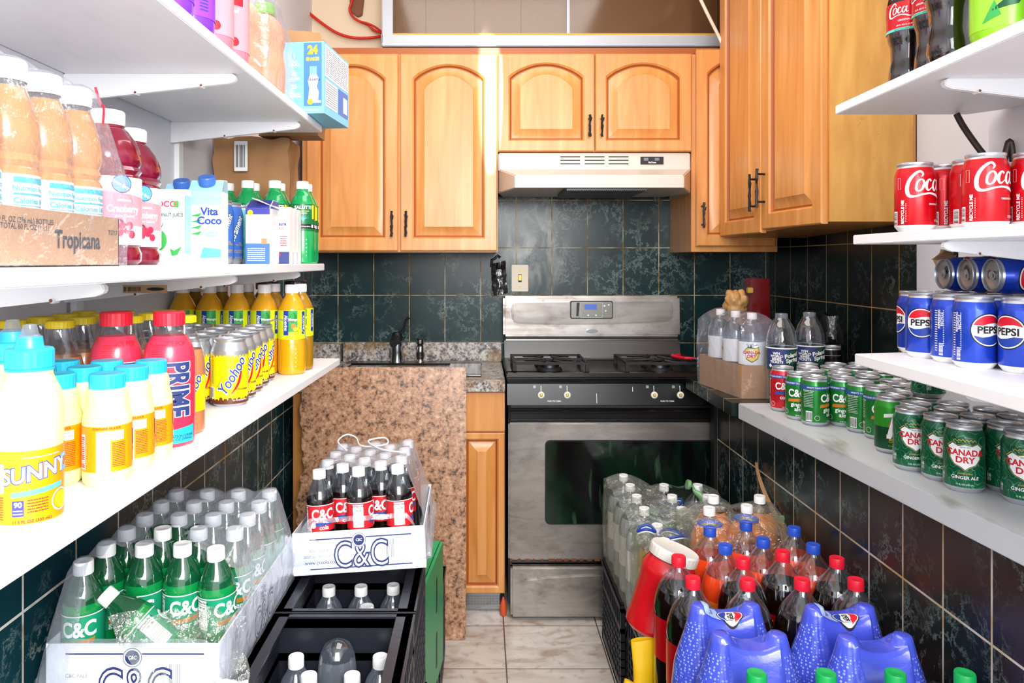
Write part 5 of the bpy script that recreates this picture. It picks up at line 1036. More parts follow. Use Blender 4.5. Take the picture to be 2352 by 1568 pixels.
def wrapfilm(name, label, tops, x0, x1, y0, y1, zb, k=1.2, nx=30, ny=40, mat='film', skip=None, sag=.35, bulge=.01, seed=0, parent=None, top=None, rot=None, out=3.4):
    """stretch film draped over round tops: tops = [(x, y, z, r)]"""
    hx0, hx1 = min(t[0]-t[3] for t in tops), max(t[0]+t[3] for t in tops); hy0, hy1 = min(t[1]-t[3] for t in tops), max(t[1]+t[3] for t in tops); hz_ = max(t[2] for t in tops)
    def zf(x, y):
        best = zb+.02
        for tx, ty, tz, tr in tops:
            d = max(0, math.hypot(x-tx, y-ty)-tr); best = max(best, tz-sag*d-1.5*d*d)
        ox = max(0, x-hx1, hx0-x); oy = max(0, y-hy1, hy0-y); best = min(best, hz_-out*math.hypot(ox, oy))
        return best+.003+.003*noise.noise(Vector((x*30, y*30, seed)))
    m = MB()
    def top_(u, v):
        x = x0+(x1-x0)*u; y = y0+(y1-y0)*v; return (x, y, zf(x, y))
    m.grid(top_, nx, ny, mat, skip)
    def wall(fx):
        def g(u, v):
            x, y, nxn, nyn = fx(u); zt_ = zf(x, y); z = zt_+(zb-zt_)*v; b = bulge*math.sin(PI*min(v*1.3, 1))+.003*noise.noise(Vector((x*25+seed, y*25, z*14)))
            return (x+nxn*b, y+nyn*b, z)
        return g
    for fx, n_ in ((lambda u: (x0+(x1-x0)*u, y0, 0, -1), nx), (lambda u: (x1, y0+(y1-y0)*u, 1, 0), ny), (lambda u: (x1+(x0-x1)*u, y1, 0, 1), nx), (lambda u: (x0, y1+(y0-y1)*u, -1, 0), ny)):
        m.grid(wall(fx), n_, 10, mat, skip_side if (skip_side := (lambda u, v: False)) else None)
    o = m.obj(name, parent, angle=80); tag(o, label, 'plastic wrap')
    return o
o = wrapfilm('shrink_wrap', 'clear plastic wrap around the apple juice bottles and their tray', [(p[0], p[1], ZM+.222, .02) for r_ in TP for p in r_], tx0-.004, tx1+.004, ty0-.004, ty1+.012, ZM+.001, bulge=.012, seed=3)
zs3 = ZM+.19
tag(MB().tube(smooth([(-.497, .948, zs3+.04), (-.49, .946, zs3+.02), (-.482, .940, zs3+.012), (-.478, .930, zs3-.01)], 6), .0016, 'red', 6).obj('tear_strip'), 'thin red tear strip on the plastic wrap near the bottle caps', 'tear strip')
put('cran', -.580, 1.140, ZM, 'large deep-red cranberry juice bottle, the nearer of the two', 'cranberry juice bottles', face=22)
put('cran', -.619, 1.300, ZM, 'large deep-red cranberry juice bottle, the farther of the two', 'cranberry juice bottles', face=22)
put('foco', -.588, 1.392, ZM, 'white coconut juice carton with a green coconut, in front', 'coconut juice cartons', rot=.12)
put('foco', -.662, 1.425, ZM, 'white coconut juice carton behind the second cranberry bottle', 'coconut juice cartons', rot=.10)
put('vita', -.548, 1.480, ZM, 'pale blue-topped coconut water carton, nearer to the shelf edge', 'coconut water cartons', rot=.10)
put('vita', -.625, 1.545, ZM, 'pale blue-topped coconut water carton, farther back by the wall', 'coconut water cartons', rot=.10)
put('nutra', -.572, 1.600, ZM, 'slim blue supplement drink can, left one of the pair beside the coconut water', 'supplement drink cans', face=20)
put('nutra', -.574, 1.669, ZM, 'slim blue supplement drink can, right one of the pair', 'supplement drink cans', face=24)
put('nutra_teal', -.567, 1.738, ZM, 'teal patterned supplement drink can beside the two blue ones', 'supplement drink cans', face=10)
put('ensure_box', -.488, 1.645, ZM, 'white and blue printed carton box with its top flap open', None, rot=.05)
fl_ = MB().hexa([(-.498, 1.60, ZM+.143), (-.438, 1.62, ZM+.118), (-.438, 1.68, ZM+.118), (-.498, 1.66, ZM+.143)], [(-.498, 1.60, ZM+.1445), (-.438, 1.62, ZM+.1195), (-.438, 1.68, ZM+.1195), (-.498, 1.66, ZM+.1445)], 'white')
fo = fl_.obj('carton_flap', COL.objects['shake_multipack_carton']); fo.matrix_parent_inverse = Matrix.Rotation(-.05, 4, 'Z') @ Matrix.Translation((.488, -1.645, -ZM))
for k, (x, y) in enumerate(((-.441, 1.725), (-.4425, 1.769), (-.444, 1.813))):
    put('ensure', x-.024, y-.012, ZM, ['strawberry shake carton, nearest of the three standing in line', 'strawberry shake carton, middle of the three standing in line', 'strawberry shake carton, farthest of the three standing in line'][k], 'strawberry shake cartons', rot=.03)
sa1 = [(-.452, 1.862), (-.517, 1.845), (-.584, 1.842), (-.650, 1.84)]
sa2 = [(-.458, 1.928), (-.524, 1.911), (-.590, 1.909), (-.656, 1.907)]
rows('salutti', [sa1, sa2], ZM, 'green aloe drink bottle with white cap', 'green aloe drinks', face=5, jit=3)
# crumpled kraft bags
def crumple(name, x0, x1, y0, y1, z0, z1, mat, amp=.012, n=14, seed=1, label='', cat='paper bag', pinch=0):
    m = MB()
    def f(face):
        def g(u, v):
            X = {0: (u, 0, v), 1: (1-u, 1, v), 2: (0, 1-u, v), 3: (1, u, v), 4: (u, v, 1), 5: (u, 1-v, 0)}[face]
            cx, cy = .5, .5; sq = 1-pinch*X[2]**2
            p = Vector((x0+(x1-x0)*(cx+(X[0]-cx)*sq), y0+(y1-y0)*(cy+(X[1]-cy)*sq), z0+(z1-z0)*X[2]))
            q = noise.noise_vector(Vector((p.x*14+seed, p.y*14, p.z*14)))+.5*noise.noise_vector(Vector((p.x*34+seed, p.y*34, p.z*34)))
            k = min(1, X[2]*3); return p+Vector((q.x, q.y, q.z*.8))*amp*k
        return g
    for k in range(6): m.grid(f(k), n, n, mat)
    return tag(m.obj(name, angle=35), label, cat)
crumple('paper_bag', -.722, -.520, 1.99, 2.09, ZL+.29, ZT-.02, 'paper_kraft', .014, 16, 3, 'large crumpled brown paper bag hanging behind the green aloe bottles')
tag(MB().box(-.66, -.625, 1.966, 1.972, ZT-.11, ZT-.03, 'white').decal(bars(-.655, -.63, ZT-.1, ZT-.04, 9), plane(1.966), 'black', 0).obj('receipt', bevel=.001), 'small white printed slip stuck on the hanging brown bag', 'receipt')
# ------------------------------------------------------------------ left, top shelf
put('grape_bottle', -.452, 1.06, ZT, 'purple grape drink bottle, the nearer one on the top left shelf', 'purple grape drinks', face=-40)
put('grape_bottle', -.452, 1.145, ZT, 'purple grape drink bottle with facing label beside the pink ones', 'purple grape drinks', face=12)
put('kiwi_bottle', -.453, 1.235, ZT, 'pink kiwi drink bottle beside the purple ones', 'pink kiwi drinks', face=5)
put('kiwi_bottle', -.455, 1.325, ZT, 'pink kiwi drink bottle in loose film', 'pink kiwi drinks', face=10)
put('peach_bottle', -.480, 1.455, ZT, 'peach drink bottle with lime cap, left one inside the loose bag', 'peach drinks')
put('peach_bottle', -.459, 1.560, ZT, 'peach drink bottle with lime cap, right one inside the loose bag', 'peach drinks')
wrapfilm('shrink_wrap', 'loose clear bag over the peach drinks on the top left shelf', [(-.48, 1.455, ZT+.195, .025), (-.459, 1.56, ZT+.20, .025)], -.53, -.411, 1.38, 1.615, ZT+.001, sag=.25, bulge=.007, seed=8)
bx = thing('shake_box', 'light blue multipack box of shakes overhanging the top shelf end', 'box', (-.372, 1.745, ZT), (0, 0, 0)); bx.rotation_euler[2] = -.11
M('box_cyan', '#7fd0ee', .45); M('box_blue', '#4a7fd0', .45)
m = MB().box(-.25, 0, 0, .20, .0005, .171, 'box_cyan')
fp = lambda q: (lambda u, v: (u, -.0004-q*.0003, v)); sp2 = lambda q: (lambda u, v: (.0004+q*.0003, u, v))
A_ = [(rect(-.05, .018, -.006, .168), 'box_blue', 1), (text('24', .028, .05, sx=.85, x=-.028, y=.150), 'yellow', 3), (text('SHAKES', .0115, .04, sx=.8, x=-.028, y=.129), 'yellow', 3),
      (poly((-.039, .03), (-.015, .03), (-.013, .05), (-.018, .065), (-.013, .082), (-.018, .092), (-.034, .092), (-.04, .08), (-.036, .06)), 'white', 2), (rect(-.035, .092, -.018, .112), 'box_cyan', 3), (text('Glucerna', .010, .02, shear=.1, sx=.8, x=-.025, y=.081), 'navy', 4), (disc(-.034, .028, .007), 'yellow', 4), (text('12g', .005, .02, x=-.034, y=.028), 'navy', 5), (rect(-.027, .025, -.008, .031), 'white', 3),
      (text('1', .014, .04, x=-.073, y=.137), 'white', 2), (text('CARB\nCHOICE', .0082, .02, sx=.85, x=-.073, y=.120), 'white', 2), (rect(-.084, .106, -.062, .1067), 'box_blue', 2), (text('5g', .013, .04, x=-.073, y=.096), 'white', 2), (text('SUGARS', .0082, .02, sx=.85, x=-.073, y=.083), 'white', 2), (rect(-.084, .074, -.062, .0747), 'box_blue', 2), (text('25', .013, .04, x=-.073, y=.064), 'white', 2), (text('VITAMINS\n& MINERALS', .0072, .02, sx=.85, x=-.073, y=.044), 'white', 2), (text('24 - 8 FL OZ (237 mL) BOTTLES (5.68 L)', .0062, .01, x=-.065, y=.008), 'white', 2)]
for a_ in A_: m.decal(a_[0], fp(a_[2]), a_[1], 0)
m.decal(rect(.005, .09, .195, .166), sp2(0), 'card_white', 0).decal(lines(.012, .19, .095, .162, 14), sp2(1), 'print_grey', 0).decal(rect(.008, .02, .10, .084), sp2(0), 'card_white', 0).decal(lines(.012, .096, .024, .08, 10), sp2(1), 'print_grey', 0).decal(rect(.11, .02, .192, .084), sp2(0), 'box_blue', 0).decal(rect(.15, .03, .185, .07), sp2(1), 'card_white', 0)
m.box(-.249, -.001, .001, .199, -.0004, .0005, 'purple_can') if False else None
m.obj('box_body', bx, bevel=.0008)
crumple('paper_bag', -.60, -.440, 1.985, 2.07, ZT-.012, ZT+.27, 'paper_kraft', .016, 14, 7, 'crumpled brown paper bag standing behind the light blue shake box')
# ------------------------------------------------------------------ right, top shelf
put('coke20', .783, 1.350, ZRT, 'cola bottle with red label, farthest left of the three', 'cola bottles on the top shelf', face=2)
put('coke20', .775, 1.255, ZRT, 'cola bottle with red label, middle of the three', 'cola bottles on the top shelf', face=-24)
put('coke20', .742, 1.165, ZRT, 'cola bottle showing its embossed dark lower half, nearest of the three', 'cola bottles on the top shelf', face=60)
put('dew', .757, 1.06, ZRT, 'lime-green citrus soda bottle with jagged printed label', face=0)
put('green_flask', .775, .955, ZRT, 'clear green soda bottle at the near end of the top right shelf')
# ------------------------------------------------------------------ right, second shelf
CK = relax([(.778, 1.32), (.845, 1.345), (.848, 1.272), (.826, 1.205), (.895, 1.19), (.915, 1.40), (.918, 1.32)], .0335, .745, 1.03, 1.1, 1.48)
for k, (p, fc, lb) in enumerate(zip(CK, (8, 50, 30, 8, 4, 40, 20), ('farthest left, standing alone at the shelf front', 'showing its barcode, behind the first gap', 'half hidden behind the big nearest one', 'nearest whole one with full script', 'at the picture edge', 'deepest one against the wall', 'second deepest against the wall'))):
    put('coke', p[0], p[1], ZRM, 'red cola can, '+lb, 'red cola cans', face=fc)
M('cable_dark', '#2a1a14', .45); 
tag(MB().tube(smooth([(.955, 1.478, ZRT-.021), (.965, 1.47, ZRT-.05), (.985, 1.45, ZRT-.10), (1.005, 1.43, ZRT-.14), (1.012, 1.43, ZRT-.17), (1.02, 1.43, ZRM+.02)], 6), .006, 'cable_dark', 8).tube(smooth([(1.012, 1.43, ZRT-.17), (1.014, 1.425, ZRT-.12), (1.02, 1.42, ZRT-.085), (1.026, 1.42, ZRT-.12), (1.024, 1.42, ZRT-.19)], 6), .006, 'cable_dark', 8).obj('power_cable', angle=80), 'dark brown power cable looping behind the red cans', 'cable')
M('stick_wood', '#d9cbbd', .6)
# ------------------------------------------------------------------ right, third shelf
PF = relax([(.857, 1.470), (.850, 1.404), (.848, 1.338), (.848, 1.270), (.883, 1.208), (.890, 1.138)], .0339, .73, 1.03, 1.05, 1.495)
PBk = relax([(.925, 1.455), (.918, 1.385), (.915, 1.315), (.953, 1.25), (.960, 1.18)], .0334, .73, 1.03, 1.05, 1.497, fixed=[(p[0], p[1], .0334) for p in PF])
for k, (p, fc) in enumerate(zip(PF, (-75, -12, 52, 38, -38, 20))):
    put('pepsi', p[0], p[1], ZR3, 'blue cola can in the front line, '+['farthest, edge of logo turned away', 'second farthest, logo half showing', 'third, turned to its recycling print', 'biggest fully visible one with logo right', 'next to last, logo cut at its left', 'at the picture edge'][k], 'blue cola cans on the third shelf', face=fc)
for k, p in enumerate(sorted(PBk, key=lambda q: -q[1])):
    put('pepsi', p[0], p[1], ZR3, f'blue cola can in the line along the wall, {ORD[k+1]} from the far end', 'blue cola cans on the third shelf', face=40)
for k, y in enumerate((1.399, 1.331, 1.263)):
    o = put('pepsi', .9, y, 0, ['blue cola can lying on its side with lid showing, farthest of three', 'blue cola can lying on its side with lid showing, middle of three', 'blue cola can lying on its side with lid showing, nearest of three'][k], 'lying blue cola cans')
    o.location = (1.012, y+.01, ZR3+.122+.0345); o.rotation_euler = Euler((0, -PI/2, 0)); o.rotation_mode = 'XYZ'
    mm = Matrix.Translation(o.location) @ Matrix.Rotation(-.12, 4, 'Z') @ Matrix.Rotation(-PI/2, 4, 'Y') @ Matrix.Rotation(k*1.1+.8, 4, 'Z'); o.matrix_world = mm
a_ = W(2146, 612, 1.47)
def paperf(u, v): 
    P0, P1, P2, P3 = W(2160, 572, 1.46), W(2198, 580, 1.44), W(2184, 600, 1.44), W(2142, 596, 1.47)
    p = (P0*(1-u)+P1*u)*(1-v)+(P3*(1-u)+P2*u)*v; p.y -= .006*math.sin(6*u+4*v); return p
M('newsprint', '#c9a582', .8)
pb = MB().grid(paperf, 8, 6, 'newsprint'); q0_, q1_, q2_ = W(2142, 596, 1.47), W(2184, 600, 1.44), W(2165, 642, 1.45)
pb.add([tuple(q0_), tuple(q1_), tuple(q2_), tuple((q0_+q1_)/2+Vector((0, -.008, 0)))], [(0, 2, 3), (3, 2, 1)], 'newsprint')
for i in range(9): 
    v_ = .1+i*.1; p0 = Vector(paperf(.1, v_)); p1 = Vector(paperf(.9, v_)); pb.add([tuple(p0+Vector((0, -.0022, 0))), tuple(p1+Vector((0, -.0022, 0))), tuple(p1+Vector((0, -.0022, -.0012))), tuple(p0+Vector((0, -.0022, -.0012)))], [(0, 1, 2, 3)], 'wood_dark')
tag(pb.obj('torn_paper', angle=50), 'torn brown printed paper scrap hanging below the second right shelf', 'paper scrap')
tag(MB().tube([tuple(W(2196, 566, 1.44)), tuple(W(2195, 660, 1.44))], .004, 'cable_dark', 8).obj('black_wire'), 'straight black wire beside the lying blue cans', 'wire')
# ------------------------------------------------------------------ right, ledge: cans
def lids(L, drop=.293): return [D(a, b, drop) for a, b in L]
GR = lids([(1847, 854.7), (1876.7, 863), (1942, 864.5), (1968.8, 872), (2000.8, 880), (1848.5, 836.3), (1867.7, 842.7), (1889.5, 849.6), (1913.8, 856), (1899.7, 833.7), (1921.5, 840.7), (1945.8, 847.8), (1972.7, 854.7), (2001, 862), (2031.5, 869.6), (2057, 878), (1947, 831), (1972.7, 838), (2000.8, 844), (2027.7, 850.4), (2061, 858), (2080, 867), (2080, 887.5), (2075, 897.7)])
CDN = lids([(2107, 938), (2158, 951), (2204, 966), (2299, 969), (2339, 985), (2103, 924.6), (2180, 923), (2198, 940), (2249, 954), (2278.5, 938.7), (2323, 952), (2322, 931)])
others = [D(1808, 841.4, .293), D(2052, 908, .293), D(2127.5, 911.8, .293)]
allp = relax(GR+CDN+others, .0338, .745, 1.262, .9, 2.15)
PS_ = [(.886, 2.17), (.993, 2.225)]
allp = relax(allp, .0338, .745, 1.262, .9, 2.15, it=300, fixed=[(x, y, .0425) for x, y in PS_])
GR2, CD2, OT = allp[:len(GR)], allp[len(GR):len(GR)+len(CDN)], allp[-3:]
# gingers: front line first, the rest by lines running back from it
faces = {0: -8, 1: 62, 2: -6, 3: 58, 4: 12}
for k, p in enumerate(GR2):
    if k < 5: lb = ['green ginger ale can with orange band, beside the red cola can', 'green ginger ale can showing nutrition print and barcode, nearest on the left', 'green ginger ale can in the gap between the two barcode cans', 'green ginger ale can with barcode, left of the big lettered one', 'green ginger ale can with big lettering, directly left of the lemon-lime can'][k]
    else:
        g = [q for q in range(5, len(GR2))]; 
        if k < 9: lb = f'green can with blue-banded rim in the line behind the front, {ORD[k-4]} from the left'
        elif k < 16: lb = f'green can with blue-banded rim in the middle line, {ORD[k-8]} from the left'
        elif k < 22: lb = f'green can with blue-banded rim in the rearmost line, {ORD[k-15]} from the left'
        else: lb = ['green can with dark rim under the shelf edge, above the one beside the lemon-lime can', 'bright green can just behind the lemon-lime can'][k-22]
    put('cc_ginger', p[0], p[1], ZRL, lb, 'green ginger ale cans on the ledge', face=faces.get(k, rnd.uniform(-60, 60)))
put('cc_cola', OT[0][0], OT[0][1], ZRL, 'red cola can at the far left end of the ledge board', face=4)
put('sevenup', OT[1][0], OT[1][1], ZRL, 'green and black lemon-lime soda can with red dot', face=14)
put('canada', OT[2][0], OT[2][1], ZRL, 'dark green ginger ale can standing under another can', 'shield-label ginger ale cans', face=90)
put('canada', OT[2][0]+.004, OT[2][1], ZRL+.1222, 'dark green ginger ale can stacked on top of another, below the shelf', 'shield-label ginger ale cans', face=75)
fc = [14, 12, 3, 24, 6]+[40, 60, 50, 60, 70, 30, 20]
nm = ['shield label, farthest of the three in front', 'shield label, middle of the three in front', 'shield label, nearest of the three, whole label facing', 'shield turned right, next right of the nearest whole one', 'shield label, at the picture edge', 'lid showing behind the farthest front one', 'lid showing, farthest back by the wall', 'lid showing behind the middle front one', 'lid showing behind the nearest front one', 'lid showing in the third line, left one', 'lid showing in the third line, right one', 'lid showing, deepest at the picture edge']
for k, p in enumerate(CD2): put('canada', p[0], p[1], ZRL, 'dark green ginger ale can, '+nm[k], 'shield-label ginger ale cans', face=fc[k])
for k, (x, y) in enumerate(PS_): put('poland', x, y, ZRL, ['clear spring water bottle with navy label, left one', 'clear spring water bottle with navy label, right one'][k], 'spring water bottles', face=-2, s=1.03)
put('energy', 1.118, 2.35, ZRL, 'black energy drink can with green claw marks', face=4)
SZ = [(.837, 2.273), (.816, 2.358), (.797, 2.448)]
for k, (x, y) in enumerate(SZ): put('seltzer', x, y, ZRL+.0012, ['seltzer bottle with lemon-coloured shield label, nearest in the wrapped tray', 'seltzer bottle in the wrapped tray, middle one', 'seltzer bottle in the wrapped tray, farthest one'][k], 'wrapped seltzer bottles', face=0 if k == 0 else -100, s=.98)
t = thing('seltzer_tray', 'brown cardboard tray around the wrapped seltzer bottles', 'tray', (0, 0, 0))
m = MB(); P4 = [(.787, 2.222), (.892, 2.222), (.849, 2.500), (.742, 2.500)]
for i in range(4):
    a_, b_ = Vector(P4[i]), Vector(P4[(i+1) % 4]); d_ = (b_-a_).normalized(); n_ = Vector((-d_.y, d_.x))*.002
    m.hexa([(a_.x, a_.y, .8915), (b_.x, b_.y, .8915), (b_.x+n_.x, b_.y+n_.y, .8915), (a_.x+n_.x, a_.y+n_.y, .8915)], [(a_.x, a_.y, .992), (b_.x, b_.y, .992), (b_.x+n_.x, b_.y+n_.y, .992), (a_.x+n_.x, a_.y+n_.y, .992)], 'card_kraft')
m.obj('tray_body', t)
def polyfilm(name, label, pts, tops, zb, mat, seed=0, sag=.5, parent=None, n=12, cat='plastic wrap', bulge=.006, skip=None):
    """film over a four-cornered footprint"""
    P = [Vector((p[0], p[1])) for p in pts]
    def zf(x, y):
        best = zb+.02
        for tx, ty, tz, tr in tops: d = max(0, math.hypot(x-tx, y-ty)-tr); best = max(best, tz-sag*d-2*d*d)
        return best+.003+.004*noise.noise(Vector((x*30, y*30, seed)))
    m = MB()
    def B_(u, v): p = (P[0]*(1-u)+P[1]*u)*(1-v)+(P[3]*(1-u)+P[2]*u)*v; return (p.x, p.y, zf(p.x, p.y))
    m.grid(B_, n, 2*n, mat, skip)
    for i in range(4):
        a_, b_ = P[i], P[(i+1) % 4]; d_ = (b_-a_).normalized(); nn = Vector((d_.y, -d_.x))
        def g(u, v): p = a_*(1-u)+b_*u; z_ = zf(p.x, p.y); z = z_+(zb-z_)*v; q = bulge*math.sin(PI*v)+.004*noise.noise(Vector((p.x*30+seed, p.y*30, z*18))); return (p.x+nn.x*q, p.y+nn.y*q, z)
        m.grid(g, 2*n, 12, mat)
    return tag(m.obj(name, parent, angle=80), label, cat)
polyfilm('shrink_wrap', 'clear wrap around the seltzer bottles and their tray', [(.783, 2.219), (.8945, 2.219), (.852, 2.504), (.738, 2.504)], [(x, y, 1.148, .016) for x, y in SZ], .8915, 'film', 5)
M('bag_tan', '#a97f4a', .4, bump=.5, bscale=30)
# brown bag knotted over the far seltzer necks
def blob(name, c, s, mat, amp, label, cat, seed=1, n=20):
    m = MB()
    def f(u, v):
        a, b = 2*PI*u, PI*v; p = Vector((math.sin(b)*math.cos(a), math.sin(b)*math.sin(a), math.cos(b)))
        k = 1+amp*(noise.noise(p*2.2+Vector((seed, 0, 0)))+.5*noise.noise(p*5+Vector((0, seed, 0)))); return (c[0]+p.x*s[0]*k, c[1]+p.y*s[1]*k, c[2]-p.z*s[2]*k)
    m.grid(f, n*2, n, mat); return tag(m.obj(name, angle=50), label, cat)
c_ = W(1684, 692, 2.44); blob('plastic_bag', (c_.x+.005, 2.43, c_.z-.004), (.038, .035, .045), 'bag_tan', .28, 'crumpled tan bag perched on the far seltzer bottle tops', 'bag', 4)
rb = W(1736, 672, 2.78)
M('red_gloss', '#6e0810', .2, coat=.5)
t = thing('red_box', 'tall glossy dark red box in the dark corner behind the seltzer', 'box', (rb.x+.02, 2.80, 0))
MB().box(-.045, .028, -.04, .04, .0, rb.z+.055, 'red_gloss').obj('box_body', t, bevel=.006); MB().box(-.056, -.036, -.042, -.02, rb.z+.0, rb.z+.02, 'gold').obj('clasp', t, bevel=.002)
c_ = W(1630, 815, 2.56); blob('plastic_bag', (.80, 2.59, .918), (.026, .022, .036), 'orange_plug', .3, 'small orange-red bag squeezed between stove and seltzer tray', 'bag', 9)
crumple('plastic_bag', 1.10, 1.22, 2.45, 2.58, .892, 1.13, 'bag_black', .02, 10, 5, 'dark crumpled bag in the corner behind the water bottles', 'bag', .4)
# ------------------------------------------------------------------ crates
def crate_mesh(w, d, h, mat, solid=False, t=.014, open_=True):
    """milk crate standing on z=0, footprint centred"""
    m = MB(); x, y = w/2, d/2
    m.box(-x, x, -y, y, 0, .008, mat)
    for s1 in (-1, 1):
        for s2 in (-1, 1): m.box(s1*x-(s1 > 0)*t, s1*x+(s1 < 0)*t, s2*y-(s2 > 0)*t, s2*y+(s2 < 0)*t, 0, h, mat)
    for z0, z1 in ((h-.022, h), (h-.085, h-.07), (0, .03)):
        m.box(-x, x, -y, -y+t, z0, z1, mat).box(-x, x, y-t, y, z0, z1, mat).box(-x, -x+t, -y, y, z0, z1, mat).box(x-t, x, -y, y, z0, z1, mat)
    m.box(-x-.004, x+.004, -y-.004, -y+.004, h-.008, h, mat).box(-x-.004, x+.004, y-.004, y+.004, h-.008, h, mat).box(-x-.004, -x+.004, -y, y, h-.008, h, mat).box(x-.004, x+.004, -y, y, h-.008, h, mat)
    nx, ny, nz = max(3, round(w/.032)), max(3, round(d/.032)), 6
    for i in range(1, nx):
        a = -x+w*i/nx
        for s in (-1, 1): m.box(a-.002, a+.002, min(s*y, s*(y-.006)), max(s*y, s*(y-.006)), .03, h-.02, mat)
    for i in range(1, ny):
        a = -y+d*i/ny
        for s in (-1, 1): m.box(min(s*x, s*(x-.006)), max(s*x, s*(x-.006)), a-.002, a+.002, .03, h-.02, mat)
    for k in range(1, nz):
        z = .03+(h-.115)*k/nz
        m.box(-x, x, -y, -y+.006, z-.002, z+.002, mat).box(-x, x, y-.006, y, z-.002, z+.002, mat).box(-x, -x+.006, -y, y, z-.002, z+.002, mat).box(x-.006, x, -y, y, z-.002, z+.002, mat)
    if solid:
        q = .004
        m.box(-x+t-q, x-t+q, -y+t-q, -y+t, .008, h-.004, mat).box(-x+t-q, x-t+q, y-t, y-t+q, .008, h-.004, mat).box(-x+t-q, -x+t, -y+t, y-t, .008, h-.004, mat).box(x-t, x-t+q, -y+t, y-t, .008, h-.004, mat)
        for s in (-1, 1): m.box(min(s*(x-t-.018), s*x), max(s*(x-t-.018), s*x), -y, y, h-.004, h, mat)
    if not open_: m.box(-x+.001, x-.001, -y+.001, y-.001, h-.01, h-.001, mat)
    return m
def crate(label, cx, cy, z, w, d, h, mat='crate_black', group=None, rot=(0, 0, 0), **k):
    o = crate_mesh(w, d, h, mat, **k).obj('milk_crate'); o.location = (cx, cy, z); o.rotation_euler = rot; return tag(o, label, 'crate', group)
GC = 'black milk crates stacked at the left'
crate('black crate on the floor under the nearest open crate of bottles', -.268, 1.284, .0015, .272, .302, .307, group=GC)
crate('black crate on the floor under the second open crate of bottles', -.268, 1.592, .0015, .272, .302, .307, group=GC)
crate('open black crate of empty-looking bottles, nearest one', -.268, 1.284, .312, .272, .302, .308, group=GC, solid=True)
crate('open black crate of bottles right under the cola case', -.268, 1.592, .312, .272, .302, .308, group=GC, solid=True)
crate('black crate on the floor beneath the far end of the cola case', -.299, 1.905, .0015, .220, .302, .29, group=GC)
crate('black crate holding up the far end of the cola case', -.299, 1.905, .2925, .220, .302, .29, group=GC)
for k, (y, nm_) in enumerate(((1.305, 'near'), (1.622, 'far'))):
    crate(f'black crate on the floor under the {nm_} end of the ginger ale case', -.560, y, .0015, .29, .31, .294, group=GC)
    crate(f'upper black crate carrying the {nm_} end of the ginger ale case', -.560, y, .2970, .29, .31, .294, group=GC)
# green crate standing on its side against the right flank of the black ones
g_ = crate_mesh(.36, .30, .028, 'crate_green').obj('milk_crate')
gm = MB()
x0, y0, y1, z0, z1 = 0, -.165, .20, 0, .34
gm.box(-.008, 0, y0, y1, z0, z1, 'crate_green').box(-.028, 0, y0, y0+.008, z0, z0+.006, 'crate_green')
for i in range(9): a = z0+(z1-z0)*i/8; gm.box(0, .022, y0, y0+.006, a-.002, a+.002, 'crate_green') if False else gm.box(-.028, -.010, y0, y1, max(a-.002, 0), a+.002, 'crate_green')
for i in range(9): a = y0+(y1-y0)*i/8; gm.box(-.028, -.010, a-.002, a+.002, z0, z1, 'crate_green')
bpy.data.objects.remove(g_)
def hole(cy, cz, w_, h_): gm.prism(rrect(cy-w_, cy+w_, cz-h_, cz+h_, min(w_, h_)*.95), -.0002, .0006, 'black', 'x')
hole(.08, .24, .012, .05); hole(.08, .09, .012, .05)
gc = gm.obj('milk_crate', bevel=.001); gc.location = (-.130, 1.93, .155); gc.rotation_euler = (0, 0, -.10); tag(gc, 'dark green crate standing on edge between black crates and pink slab', 'crate')
crate('black crate on the floor below the green crate', -.115-.14, 2.31, .0015, .27, .30, .285, group=GC)
o_ = MB().box(-.165, -.12, 1.78, 2.075, .0015, .153, 'crate_black').obj('milk_crate', bevel=.003); tag(o_, 'flat black crate base under the green crate', 'crate')
# ------------------------------------------------------------------ bottles in the open black crates (tops from their place in the photo)
def inwater(L, drop, base, names, kind='water'):
    for (px, py), nm2 in zip(L, names):
        x, y = D(px, py, drop); x = min(max(x, -.378), -.182); put(kind, x, y, base, nm2, 'clear bottles in the black crates', tilt=(0, 0))
zb_ = .3215; tb = zb_+.243; dr = H-tb
B1 = relax([D(742, 1339, dr), D(804, 1329, dr), D(855, 1333, dr), D(835, 1392, dr), D(774, 1404, dr)], .0362, -.384, -.153, 1.46, 1.725)
for p, l in zip(B1, ('left one of the back three under the cola case', 'middle one of the back three under the cola case', 'right one of the back three with printed cap', 'by the dividing rim, right one', 'by the dividing rim, left one almost hidden')): put('water', p[0], p[1], zb_, 'clear bottle with white cap, '+l, 'clear bottles in the black crates')
B2 = relax([D(704, 1462, dr), D(835, 1464, dr), D(746, 1512, dr), D(827, 1506, dr), D(770, 1440, dr), D(690, 1560, dr)], .0362, -.384, -.153, 1.152, 1.42)
for p, l, kd in zip(B2, ('back left in the nearest crate', 'back right in the nearest crate', 'front middle in the nearest crate, berry-coloured', 'front right in the nearest crate', 'upside down with its round base up', 'front left corner beside the foil'), ('water', 'water', 'water_berry', 'water', 'upturned', 'water')): put(kd, p[0], p[1], zb_+(.028 if kd == 'upturned' else 0), 'clear bottle with white cap, '+l if kd == 'water' else 'clear bottle, '+l, 'clear bottles in the black crates')
